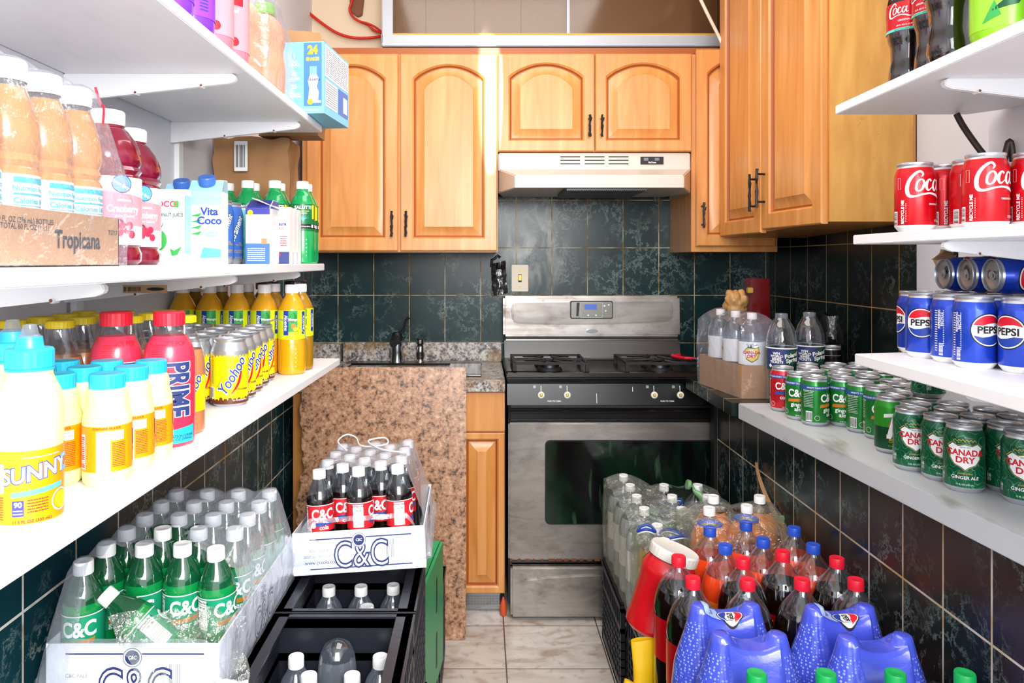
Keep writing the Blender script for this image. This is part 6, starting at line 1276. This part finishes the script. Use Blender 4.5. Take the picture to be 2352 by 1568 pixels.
# ------------------------------------------------------------------ soda case trays
def tray(name, label, w, d, h, art, rot, loc, cat='tray', slots=True):
    """open cardboard tray, front face at y=0, centred in x"""
    t = thing(name, label, cat, loc, rot); m = MB(); x = w/2
    m.box(-x, x, 0, d, 0, .002, 'card_white')
    m.box(-x, x, 0, .0025, 0, h, 'card_white').box(-x, x, d-.0025, d, 0, h, 'card_white').box(-x, -x+.0025, .0025, d-.0025, 0, h, 'card_white').box(x-.0025, x, .0025, d-.0025, 0, h, 'card_white')
    m.decal(rect(-.001, 0, 0, h), lambda u, v: (x+.0003, u+.03, v), 'print_grey', 0)
    for a in art: arts(m, flatmap(0), [a], 0)
    for a in art: 
        if a[2] >= 1: m.decal(move(a[0], 0, 0), (lambda q: lambda u, v: (x+.0005+q*.0003, d*.52+u, v))(a[2]), a[1], 0)
    m.obj('tray_body', t); return t
def cc_tray_art(h, s=1):
    A = [(rect(-.105, h-.017, .112, h-.0145), 'navy', 0), (rect(-.105, .010, .112, .0125), 'navy', 0), (disc(.0, h-.021, .0155), 'card_white', 2), (ring2(0, h-.021, .0145, .001), 'navy', 3), (disc(0, h-.021, .0115), 'navy', 3), (text('C&C', .008, .03, shear=.2, sx=.8, x=0, y=h-.021), 'white', 4),
         (text('C&C', .078, .034, sx=.74, x=.004, y=h*.40), 'navy', 1), (text('C&C', .078, -.016, sx=.74, x=.004, y=h*.40), 'white', 2),
         (text('www.cccola.com', .0105, .01, x=-.080, y=h*.28), 'navy', 0), (bars(.057, .075, h*.3, h*.72, 7), 'print_grey', 0)]
    return A+[(text('BEST BY  AUG 26 25 PW', .0075, .01, x=-.078, y=h*.42), 'print_grey', 0)]
# ginger ale case on the left
tz = .5925; TX0, TX1, TY0, TY1 = -.6810, -.4100, 1.152, 1.60
th = .115
tray('ginger_ale_case_tray', 'white cardboard case tray with blue lettering full of green bottles', TX1-TX0, TY1-TY0, th, cc_tray_art(th)+[(text('C&C PALE', .008, .01, x=-.088, y=th*.56), 'print_grey', 0)], (0, 0, 0), ((TX0+TX1)/2, TY0, tz))
colx = [-.6440, -.5785, -.5130, -.4475]; rowy = [1.192+.0725*i for i in range(6)]
miss = {(1, 0), (2, 0), (3, 0), (3, 1)}
cn = ['first', 'second', 'third', 'fourth']
tops = []
for i, x in enumerate(colx):
    for j, y in enumerate(rowy):
        if (i, j) in miss: continue
        tops.append((x, y, tz+.0025+.2275, .014))
        put('cc20_ginger', x, y, tz+.0025, f'green ginger ale bottle, {cn[i]} column from the wall, {ORD[j+1]} from the front', 'green bottles in the left case', face=-14 if i == 0 and j == 0 else rnd.uniform(-50, 50), s=1.03)
def lean(kind, base, d, label, group, roll=0):
    """bottle whose base sits at base and whose axis runs along d"""
    o = put(kind, 0, 0, 0, label, group); d = Vector(d).normalized()
    q = Vector((0, 0, 1)).rotation_difference(d).to_matrix().to_4x4(); o.matrix_world = Matrix.Translation(base) @ q @ Matrix.Rotation(roll, 4, 'Z'); return o
lean('cc20_ginger', (-.4475, 1.262, tz+.006), (-.02, -.04, .99), 'green ginger ale bottle leaning left at the torn right side of the case', 'green bottles in the left case', 1.0)
lean('cc20_ginger', (-.443, 1.192, tz+.034), (-.66, 0, .56), 'green ginger ale bottle toppled to the left just behind the tray front', 'green bottles in the left case', 2.4)
def skip1(u, v):
    x = TX0+(TX1-TX0)*u; y = TY0+(TY1-TY0)*v
    a = math.hypot((x+.56)*1.0, y-1.315)+.02*noise.noise(Vector((x*40, y*40, 3)))
    b = y < 1.26+.03*noise.noise(Vector((x*20, 0, 7))) and x > -.63
    return a < .04 or b
def film_case(name, label, x0, x1, y0, y1, zb, tops, seed, skip=None, mat='film', sag=.42, fr=True, parent=None, cat='plastic wrap'):
    m = MB(); nx, ny = 36, 50
    hx0, hx1 = min(t[0]-t[3] for t in tops), max(t[0]+t[3] for t in tops); hy0, hy1 = min(t[1]-t[3] for t in tops), max(t[1]+t[3] for t in tops); hz_ = max(t[2] for t in tops)
    def zf(x, y):
        best = zb+.03
        for tx, ty, tz_, tr in tops: d = max(0, math.hypot(x-tx, y-ty)-tr); best = max(best, tz_-sag*d-3*d*d)
        ox = max(0, x-hx1, hx0-x); oy = max(0, y-hy1, hy0-y); best = min(best, hz_-3.6*math.hypot(ox, oy))
        return best+.003+.002*noise.noise(Vector((x*40, y*40, seed)))
    m.grid(lambda u, v: (x0+(x1-x0)*u, y0+(y1-y0)*v, zf(x0+(x1-x0)*u, y0+(y1-y0)*v)), nx, ny, mat, skip)
    sk = (lambda u, v: .16 < u+.05*noise.noise(Vector((v*6, 0, seed))) < .95 and v > .05) if not fr else (lambda u, v: False)
    for i, (a, b, nn, n_) in enumerate((((x0, y0), (x1, y0), (0, -1), nx), ((x1, y0), (x1, y1), (1, 0), ny), ((x1, y1), (x0, y1), (0, 1), nx), ((x0, y1), (x0, y0), (-1, 0), ny))):
        def g(u, v, a=a, b=b, nn=nn):
            x = a[0]+(b[0]-a[0])*u; y = a[1]+(b[1]-a[1])*u; z_ = zf(x, y); q = .010*math.sin(PI*v)+.003*noise.noise(Vector((x*30+seed, y*30, v*6))); return (x+nn[0]*q, y+nn[1]*q, z_+(zb-z_)*v)
        m.grid(g, n_, 10, mat, sk if i == 0 else None)
    o = m.obj(name, parent, angle=80); return tag(o, label, cat)
film_case('shrink_wrap', 'torn clear shrink wrap over the green ginger ale case', TX0-.004, TX1+.004, TY0-.004, TY1+.004, tz+.02, tops, 4, skip1, fr=False, mat='film_milky')
# torn film hanging off the case corner
M('film_white', '#eef0f6', .25, spec=.8)
tf = MB()
def hang(u, v):
    P0, P1 = Vector((-.575, 1.140, tz+.165)), Vector((-.40, 1.24, tz+.125)); P2, P3 = Vector((-.385, 1.115, .49)), Vector((-.45, 1.11, .46))
    p = (P0*(1-u)+P1*u)*(1-v)+(P3*(1-u)+P2*u)*v; q = noise.noise_vector(Vector((u*5, v*6, 2)))*.022; return p+q
tf.grid(hang, 22, 26, 'film_torn'); tag(tf.obj('torn_film', angle=80), 'torn flap of clear film hanging over the near right corner of the green case', 'plastic film')
blob('foil_wrapper', (-.400, 1.118, .625), (.045, .03, .04), 'film_white', .55, 'crumpled whitish film ball between the green case and black crate', 'plastic film', 6)
M('foil', '#b9bec8', .15, .9)
blob('foil_wrapper', (-.375, 1.16, .60), (.028, .025, .026), 'foil', .6, 'shiny crumpled foil in the corner of the nearest black crate', 'foil', 12)
# cola case on top of the crates: set down askew
cw_, cd_, ch_ = .282, .40, .088
cm = Matrix.Translation((-.2575, 1.567, .645)) @ Matrix.Rotation(math.radians(-3.2), 4, 'Y') @ Matrix.Rotation(math.radians(-4.6), 4, 'X') @ Matrix.Rotation(math.radians(2), 4, 'Z')
ct = tray('cola_case_tray', 'white cardboard case tray with blue lettering holding cola bottles', cw_, cd_, ch_, cc_tray_art(ch_)+[(text('C&C COLA', .008, .01, x=-.085, y=ch_*.56), 'print_grey', 0)], (0, 0, 0), (0, 0, 0)); ct.matrix_world = cm
ctops = []; k = 0
for j in range(7):
    xs = (-.086, .0, .086) if j % 2 == 0 else (-.043, .043)
    for i, x in enumerate(xs):
        y = .036+.0545*j; a = -.9 if (j == 0 and i > 0) else rnd.uniform(-.5, .5)
        o = put('cc20_cola', 0, 0, 0, f'cola bottle with red label, {ORD[j+1]} row from the case front, {["left", "middle", "right"][i] if len(xs) == 3 else ["left", "right"][i]} one', 'cola bottles in the case')
        # label towards the front of the case: nutrition facts on two of the front three
        ro = {(0, 0): .35, (0, 1): 1.62, (0, 2): 1.70}.get((j, i), a)
        o.matrix_world = cm @ Matrix.Translation((x, y, .0028)) @ Matrix.Rotation(ro, 4, 'Z') @ Matrix.Scale(.95, 4); ctops.append((x, y, .2125, .014))
fc_ = film_case('shrink_wrap', 'clear shrink wrap over the cola case, open at the front', -cw_/2-.004, cw_/2+.004, -.005, cd_+.004, .02, ctops, 9, lambda u, v: v < .17+.04*math.sin(7*u), fr=False, mat='film_milky'); fc_.matrix_world = cm
kn_ = MB().tube(smooth([(-.05, .20, .224), (-.075, .23, .241), (-.06, .27, .251), (-.035, .26, .244), (-.02, .22, .231), (.01, .20, .229), (.05, .19, .235), (.04, .22, .245), (.0, .22, .239), (.04, .16, .227), (.10, .13, .221)], 6), .0022, 'strap_clear', 6)
ko = kn_.obj('plastic_strap', angle=80); ko.matrix_world = cm; tag(ko, 'thin clear strap loops lying on top of the wrapped cola case', 'plastic strap')

# ------------------------------------------------------------------ right floor: crates
GR_ = 'black milk crates along the right'
zc = .268
crate('black crate at the far end beside the stove, lattice side to the aisle', .585, 2.385, .0015, .33, .34, zc, group=GR_)
crate('black crate second from the stove along the right aisle', .60, 2.04, .0015, .33, .33, zc, group=GR_)
HP = .345
for k, (x, y, l) in enumerate(((.530, 1.60, 'under the leftmost orange and cola bottles'), (.515, 1.235, 'nearest on the aisle side under the blue packs'), (.755-.11, 1.60, ''), (.70, 1.235, ''))):
    if k < 2: crate('upturned black crate '+l, x, y-(.007 if k else 0), .0015, .26 if k == 0 else .24, .36, HP, group=GR_, rot=(0, 0, 0), open_=False)
crate('upturned black crate under the right-hand cola bottles by the tiled ledge', .749, 1.60, .0015, .150, .36, HP, group=GR_, open_=False)
crate('upturned black crate under the blue packs by the tiled ledge', .736, 1.228, .0015, .176, .36, HP, group=GR_, open_=False)
HZ = HP+.0025
# cola two-litres and orange two-litres
def on(L, drop): return [D(a, b, drop) for a, b in L]
co = on([(1584, 1328), (1715, 1322), (1839, 1320), (1970, 1314)], H-HZ-.3105)+on([(1556, 1287), (1680, 1283), (1791, 1281), (1917, 1278)], H-HZ-.3105)
og = on([(1651, 1272), (1757, 1271), (1863, 1268)], H-HZ-.2975)+on([(1622, 1231), (1722, 1233), (1825, 1236)], H-HZ-.2975)
allb = relax(co+og, .0546, .38, .834, 1.448, 1.95, it=400, fixed=[(.44, 1.755, .080)])
nmc = ['front left, label turned with barcode', 'front row, second from left', 'front row, third from left', 'front row, rightmost by the tiles', 'second row, leftmost beside the red jar', 'second row, second from left', 'second row, third from left', 'second row, rightmost by the tiles']
for p, l, f_ in zip(allb[:8], nmc, (-4, 10, 20, -20, 60, 40, -30, 0)): put('coke2', p[0], p[1], HZ, 'big cola bottle with red cap, '+l, 'big cola bottles with red caps', face=f_)
nmo = ['front row, left', 'front row, middle', 'front row, right', 'back row, left under a torn ring of film', 'back row, middle under a torn ring of film', 'back row, right near the cardboard strip']
for p, l in zip(allb[8:], nmo): put('orange2', p[0], p[1], HZ, 'orange soda bottle with blue cap, '+l, 'orange soda bottles', face=30)
OG = allb[8:]
for p, l in zip(OG[3:5], ('left', 'middle')):
    tag(MB().lathe([(.017, 0, 'film_torn'), (.021, .004, 'cap_blue'), (.031, .008, 'cap_blue'), (.030, .010, 'film_torn'), (.018, .005, 'film_torn')], 20).obj('film_ring', loc=(p[0], p[1], HZ+.2985)), f'blue printed ring of torn film on the {l} back orange soda cap', 'plastic film', 'torn film rings')
# crates behind: wrapped tangerine drinks, lemon drinks and clear sodas
crate('low black crate under the wrapped tangerine bottles', .66, 1.905, .272, .30, .22, .10, group=GR_, open_=False) if False else None
crate('upturned black crate under the wrapped tangerine bottles by the ledge', .680, 2.000, .282, .27, .22, .085, group=GR_, open_=False)
crate('black crate on the floor by the ledge behind the tangerine bottles', .815-.01, 2.43, .0015, .05, .30, .26, group=GR_) if False else None
B0 = .3685
bottle('tang2', 'tangerine_soda_bottle', [(0, .003, 'tang_liq'), (.04, 0, 'tang_liq'), (.05, .014, 'tang_liq'), (.050, .19, 'tang_liq'), (.046, .215, 'tang_liq'), (.03, .245, 'pet_clear'), (.016, .265, 'pet_clear'), (.0135, .27, 'pet_clear')], rcap(.0155, .27, .287, CW), (.0505, .08, .16, 'orange'), [])
TG = [(.600, 1.955), (.700, 1.955), (.775, 2.04), (.655, 2.045)]
TG = relax([(.606, 1.945), (.708, 1.945), (.657, 2.035), (.760, 2.035)], .0505, .545, .825, 1.875, 2.095, fixed=[(p[0], p[1], .054) for p in OG])
for k, p in enumerate(TG): put('tang2', p[0], p[1], B0, 'wrapped tangerine soda bottle behind the blue caps, '+['front left', 'front right', 'back left', 'back right'][k], 'wrapped tangerine sodas', face=10)
def skt(c, r0, seed):
    return lambda u, v: math.hypot(u-c[0], v-c[1])+.08*noise.noise(Vector((u*6, v*6, seed))) < r0
polyfilm('shrink_wrap', 'crinkled torn wrap over the tangerine bottles with blue printed edges', [(.553, 1.889), (.813, 1.889), (.813, 2.09), (.553, 2.09)], [(p[0], p[1], B0+.262, .03) for p in TG], B0+.01, 'film_torn', 8, .35, skip=skt((.5, .5), .17, 2))
# two-part mass on the left: lemon bottles in front, clear ones behind, standing in the far crates
LB = on([(1476, 1245), (1531, 1238)], H-.278-.29)
def cr(nm, L, kind, z, h, label, grp, lo=(.42, .75), names=()):
    pts = relax(L, .0542, lo[0], lo[1], 1.88, 2.55, it=300)
    for p, q in zip(pts, names): put(kind, p[0], p[1], z, label+', '+q, grp, face=12)
    return pts
LM = cr('', [(.484, 1.945), (.492, 2.055)], 'lemon2', .0195+.262, .29, 'lemon-coloured drink bottle with label by the aisle', 'lemon drink bottles', (.425, .72), ('nearer one beside the red jar', 'farther one'))
CL = relax([(.480, 2.165), (.590, 2.165), (.700, 2.165), (.482, 2.28), (.592, 2.28), (.702, 2.28), (.484, 2.39), (.594, 2.39), (.704, 2.39), (.484, 2.50)], .0542, .42, .76, 2.11, 2.56, it=300)
for k, p in enumerate(CL): put('clear2', p[0], p[1], .2815, f'cloudy clear soda bottle in the torn wrap, {ORD[k//3+1]} line back, {["aisle side", "middle", "wall side"][k % 3]}', 'clear sodas in torn wrap', face=20)
# open-topped crate rims carry the bottles, so close their tops with a board
M('board_black', '#131316', .6)
for (x, y, w_, d_, l) in ((.585, 2.385, .326, .335, 'far'), (.60, 2.04, .326, .325, 'near')):
    tag(MB().box(x-w_/2, x+w_/2, y-d_/2, y+d_/2, .2698, .2808, 'board_black').obj('crate_board'), f'dark sheet lying on the {l} right-hand crate beneath the wrapped bottles', 'sheet', 'dark sheets on the right-hand crates')
polyfilm('shrink_wrap', 'milky torn wrap over the clear soda bottles beside the stove', [(.425, 2.105), (.765, 2.105), (.765, 2.553), (.425, 2.553)], [(p[0], p[1], .2815+.296, .02) for p in CL], .285, 'film_torn', 11, .35, skip=skt((.6, .4), .22, 5), n=16)
polyfilm('shrink_wrap', 'milky wrap over the lemon drink bottles', [(.428, 1.885), (.54, 1.885), (.548, 2.10), (.43, 2.10)], [(p[0], p[1], .2815+.286, .016) for p in LM], .285, 'film_torn', 14, .4)
# torn film rings and shreds with blue printing standing up from the far wrap
def shred(px, py, Y, w_, h_, label, seed, blue=True):
    c = W(px, py, Y); m = MB(); r = random.Random(seed)
    n = 18; top = [(c.x+w_*math.cos(2*PI*i/n), c.y+w_*.7*math.sin(2*PI*i/n), c.z+.006*math.sin(4*PI*i/n+seed)) for i in range(n+1)]
    bot = [(c.x+w_*.45*math.cos(2*PI*i/n), c.y+w_*.35*math.sin(2*PI*i/n), c.z-h_) for i in range(n+1)]
    for i in range(n): m.add([top[i], top[i+1], bot[i+1], bot[i]], [(0, 1, 2, 3)], 'film_torn')
    m.tube(top, .0035, 'logo_blue' if blue else 'film_torn', 6); m.tube([(p[0], p[1], p[2]-.006) for p in top], .0022, 'white', 5)
    return tag(m.obj('film_ring', angle=80), label, 'plastic film', 'torn film rings')
shred(1541, 1152, 2.36, .036, .055, 'blue-edged torn film ring, upper left of the pair before the oven', 1)
shred(1624, 1160, 2.34, .031, .05, 'blue-edged torn film ring with a twisted strip, upper right before the oven', 2)
shred(1672, 1200, 2.14, .05, .035, 'wide blue-edged torn film opening above the tangerine bottles', 3)
shred(1546, 1228, 2.02, .038, .05, 'blue-edged torn film loop beside the red jar lid', 4)
shred(1485, 1215, 2.0, .024, .03, 'small blue-edged film collar on the lemon drink by the aisle', 5)
shred(1790, 1215, 2.04, .04, .03, 'blue-edged torn film flap under the cardboard strip', 6)
M('film_green', '#7fae7a', .3, spec=.7)
for k, (px, py, Y, s_, l) in enumerate(((1781, 1196, 2.03, .03, 'pale green film corner sticking up near the cardboard strip'), (1490, 1180, 2.25, .02, 'green and white torn label shreds at the aisle end of the clear sodas'), (1556, 1200, 2.16, .03, 'pale green torn film shred among the clear sodas'))):
    c = W(px, py, Y); m = MB(); m.grid(lambda u, v: (c.x-s_+2*s_*u+.01*math.sin(5*v+k), c.y+.01*math.sin(4*u), c.z-s_*.6+s_*1.2*v*(.5+u*.5)), 8, 6, 'film_green'); tag(m.obj('film_shred', angle=80), l, 'plastic film', 'torn film shreds')
c = W(1580, 1112, 2.36); pts = smooth([tuple(W(1624, 1158, 2.34)), tuple(W(1612, 1140, 2.35)), tuple(W(1596, 1128, 2.36)), tuple(W(1590, 1116, 2.36)), tuple(W(1577, 1112, 2.36))], 5)
n_ = len(pts); tag(MB().tube(pts, .01, 'film_green', 8, [.020-.016*min(i/(n_*.6), 1)+(.012 if i > n_*.8 else 0) for i in range(n_)]).obj('twisted_film', angle=80), 'greenish twisted film strip rising with a knob end before the oven window', 'plastic film')
# cardboard strip leaning on the tiled ledge
pts = smooth([tuple(W(1832, 1255, 1.98)), tuple(W(1829, 1205, 2.02)), tuple(W(1808, 1140, 2.12)), tuple(W(1795, 1090, 2.18)), tuple(W(1788, 1062, 2.2))], 6)
m = MB(); b = []
for i, p in enumerate(pts): w_ = .012*(1-.65*i/len(pts)); b += [(min(p[0], XLEDGE-.012)-w_, p[1]-.004, p[2]), (min(p[0], XLEDGE-.012)+w_*.6, p[1], p[2])]
nb = len(b); m.add(b+[(q[0], q[1]+.004, q[2]) for q in b], [(2*i, 2*i+1, 2*i+3, 2*i+2) for i in range(nb//2-1)]+[(2*i+nb+2, 2*i+3+nb, 2*i+1+nb, 2*i+nb) for i in range(nb//2-1)]+[(2*i+2, 2*i+2+nb, 2*i+nb, 2*i) for i in range(nb//2-1)]+[(2*i+1, 2*i+1+nb, 2*i+3+nb, 2*i+3) for i in range(nb//2-1)], 'card_kraft')
tag(m.obj('cardboard_strip', angle=60), 'narrow brown cardboard strip leaning up against the ledge tiles', 'cardboard strip')
c = W(1786, 1060, 2.2); blob('paper_twist', (c.x-.002, 2.195, c.z), (.02, .012, .012), 'card_kraft', .9, 'twisted brown paper knot on the tip of the cardboard strip', 'paper', 3, 14)
# ------------------------------------------------------------------ big red jar
M('jar_red', '#c4101c', .28, coat=.5); M('jar_lid', '#e9e6de', .4); M('glove_yellow', '#e8b90c', .45, bump=.3, bscale=20)
m = MB(); m.lathe([(0, .002, 'jar_red'), (.054, 0, 'jar_red'), (.063, .008, 'jar_red'), (.0645, .025, 'jar_red'), (.062, .04, 'jar_red'), (.062, .125, 'jar_red'), (.0645, .138, 'jar_red'), (.0645, .152, 'jar_red'), (.056, .168, 'jar_red'), (.052, .176, 'jar_red')], 40)
mj = m.mesh('jar_body'); l = MB(); l.lathe([(.0570, .177, 'jar_lid'), (.0580, .178, 'jar_lid'), (.0580, .198, 'jar_lid'), (.055, .202, 'jar_lid'), (.049, .2005, 'jar_lid'), (0, .2005, 'jar_lid')], 60)
for i in range(0, 60, 2):
    for j in (1, 2): v = l.v[j*60+i]; l.v[j*60+i] = (v[0]*.98, v[1]*.98, v[2])
ml = l.mesh('lid', 25); KIND['red_jar'] = ('plastic_jar', 'jar', [('jar_body', mj, []), ('lid', ml, [])])
jb = W(1478, 1425, 1.72); jt = W(1545, 1268, 1.72)
jo = lean('red_jar', (.402, 1.745, .432), (.30, .03, .95), 'big red plastic jar with white screw lid, tilted, between sodas and aisle', None)
# yellow rubber gloves hanging over the crate edge
m = MB()
def glove(u, v):
    w_ = .030*(1-.35*v)+.004*math.sin(9*u+3*v); x = .366+.008*math.sin(3*v)-v*.016+.004*math.sin(14*u)*v; a = 2*PI*u
    return (x+w_*math.cos(a), 1.672+(.004+.010*min(v*4, 1))*math.sin(a)*(1-.3*v)-.03*v+.004*math.sin(16*u)*v, .447-.25*v+.004*math.sin(8*u))
m.grid(glove, 24, 20, 'glove_yellow')
for k in range(4):
    x = .324+.012*k; m.tube([(x, 1.645, .21), (x+.002, 1.638, .18-.008*k), (x+.003, 1.635, .145-.012*abs(k-1.5))], .008, 'glove_yellow', 8, [.0095, .008, .006])
m.tube([(.335, 1.66, .36), (.322, 1.652, .33), (.318, 1.648, .305)], .009, 'glove_yellow', 8, [.012, .009, .007])
tag(m.obj('rubber_glove', angle=70), 'yellow rubber glove hanging down below the red jar over the crate', 'glove')
# ------------------------------------------------------------------ blue shrink packs of soda
def pack_mat():
    n = NT('pack_blue'); q = n.xyz()
    v = n.N.new('ShaderNodeTexVoronoi'); v.feature = 'F1'; v.inputs['Scale'].default_value = 175; v.inputs['Randomness'].default_value = .25; n.L.new(n.co, v.inputs['Vector'])
    dots = n.math('LESS_THAN', v.outputs['Distance'], .34)
    ax = n.math('ABSOLUTE', q[0]); ms = n.ramp(n.math('SUBTRACT', ax, .042), [(0, 0.), (.02, 1.)])
    m3 = n.math('MULTIPLY', ms, n.math('LESS_THAN', q[2], .285))
    n.out(n.mix(n.math('MULTIPLY', n.math('MULTIPLY', dots, m3), .85), '#4453cc', '#a3b6f4'), .22); n.p.inputs['Coat Weight'].default_value = .7; n.p.inputs['Coat Roughness'].default_value = .12
    n.bump(n.math('ADD', n.noise(22, 5, dist=.8), 0), .22, .012)
pack_mat(); M('tape_pale', '#a9c2f2', .25, coat=.5)
def pack_mesh(logo=True, h=.312, s=.0485, R=.052, tape=False):
    """film pulled tight over two bottles side by side (x = -s and +s)"""
    prof = [(0, h), (.015, h-.001), (.0175, h-.008), (.021, h-.024), (.030, h-.055), (.041, h-.088), (.049, h-.118), (R, h-.15)]
    def hz(r):
        for a, b in zip(prof, prof[1:]):
            if a[0] <= r <= b[0]: return a[1]+(b[1]-a[1])*(r-a[0])/(b[0]-a[0])
        return prof[-1][1]
    def sad(x, dy):
        c = h-.021+.016*(abs(x)/s)**2.2 if abs(x) < s else h-.005
        return c-max(0, hz(0)-hz(min(max(0, abs(dy)-.010), R)))*.85-max(0, abs(dy)-.035)*1.2
    def zz(x, y):
        d1 = min(math.hypot(x-s, y), math.hypot(x+s, y)); a = hz(min(d1, R)); b = sad(x, y) if abs(x) < s else 0
        mx, mn = max(a, b), min(a, b); k = .01; return mx+max(0, k-(mx-mn))**2/(4*k)
    m = MB(); N = 72; rings = [0, .12, .24, .30, .36, .44, .54, .64, .74, .84, .92, 1.0]
    per = []
    for i in range(N):
        t = i/N
        # quarter straight, quarter arc, ...
        if t < .25: per.append((-s+2*s*(t/.25), 0, 0, -1))
        elif t < .5: a = -PI/2+PI*(t-.25)/.25; per.append((s, 0, math.cos(a), math.sin(a)))
        elif t < .75: per.append((s-2*s*((t-.5)/.25), 0, 0, 1))
        else: a = PI/2+PI*(t-.75)/.25; per.append((-s, 0, math.cos(a), math.sin(a)))
    for r_ in rings:
        for sx, sy, nx_, ny_ in per: x, y = sx+nx_*R*r_, sy+ny_*R*r_; m.v.append((x, y, zz(x, y)))
    zl = [h-.175, h-.20, h-.23, h-.26, .03, .004, .0]
    for z in zl:
        for sx, sy, nx_, ny_ in per:
            pinch = -.010*(1-(sx/s)**2) if abs(sx) < s else 0; q = R+pinch+(.0015 if z > .02 else -.006); m.v.append((sx+nx_*q, sy+ny_*q, z))
    K = len(rings)+len(zl)
    for k in range(K-1):
        for i in range(N): m.f.append((k*N+i, k*N+(i+1) % N, (k+1)*N+(i+1) % N, (k+1)*N+i)); m.m.append('pack_blue')
    m.f.append(tuple((K-1)*N+i for i in range(N))); m.m.append('pack_blue')
    if logo:
        # badge lying on the front slope of the saddle
        def mp(q): return lambda u, v: (u, -.012-.72*v, zz(u, -.012-.72*v)+.0012+.0004*q) if True else None
        for a in pepsi_logo(0, 0, .023, 1, -PI/2+.12): m.decal(move(a[0], .004, .0), mp(a[2]), a[1], .003, .003)
    if tape:
        m.decal(rect(-.045, -.02, -.016, .02), (lambda u, v: (u, v-.005, zz(u, v-.005)+.0010)), 'tape_pale', .004, .004)
    for a in pepsi_logo(0, 0, .026, 1, 0): m.decal(move(a[0], -.078, .115), (lambda q: lambda u, v: (-s+(R+.0022+.0003*q)*math.sin((u+s)/R), -(R+.0022+.0003*q)*math.cos((u+s)/R), v))(a[2]), a[1], .004)
    return m.mesh('pack_body', 60)
pk1, pk2 = pack_mesh(True, tape=True), pack_mesh(False)
KIND['pack_logo'] = ('soda_pack', 'soda pack', [('pack_body', pk1, [])]); KIND['pack_plain'] = ('soda_pack', 'soda pack', [('pack_body', pk2, [])])
for kd, xy, l, ro in (('pack_logo', (.462, 1.392), 'blue shrink-wrapped pack of two bottles with round badge, rear left', .02), ('pack_logo', (.675, 1.385), 'blue shrink-wrapped pack of two bottles with round badge, rear right', .05), ('pack_plain', (.467, 1.282), 'plain blue shrink-wrapped pack of two bottles, front left', .0), ('pack_plain', (.683, 1.275), 'plain blue shrink-wrapped pack of two bottles, front right', .06)):
    put(kd, xy[0], xy[1], HZ-.0, l, 'blue shrink-wrapped soda packs', rot=ro)
gl = on([(1723, 1532), (1869, 1524), (2017, 1520), (2177, 1517)], H-HZ-.3115)
gl = relax(gl, .0544, .38, .834, 1.04, 1.215)
for k, p in enumerate(gl): put('green2', p[0], p[1], HZ, f'big soda bottle with green cap at the bottom edge, {ORD[k+1]} from the left', 'big soda bottles with green caps')
p5_ = D(2250, 1562, H-HZ-.3105); put('green2', min(p5_[0], .778), 1.105, HZ, 'big soda bottle with green cap by the tiles, lowest in view', 'big soda bottles with green caps') if False else None
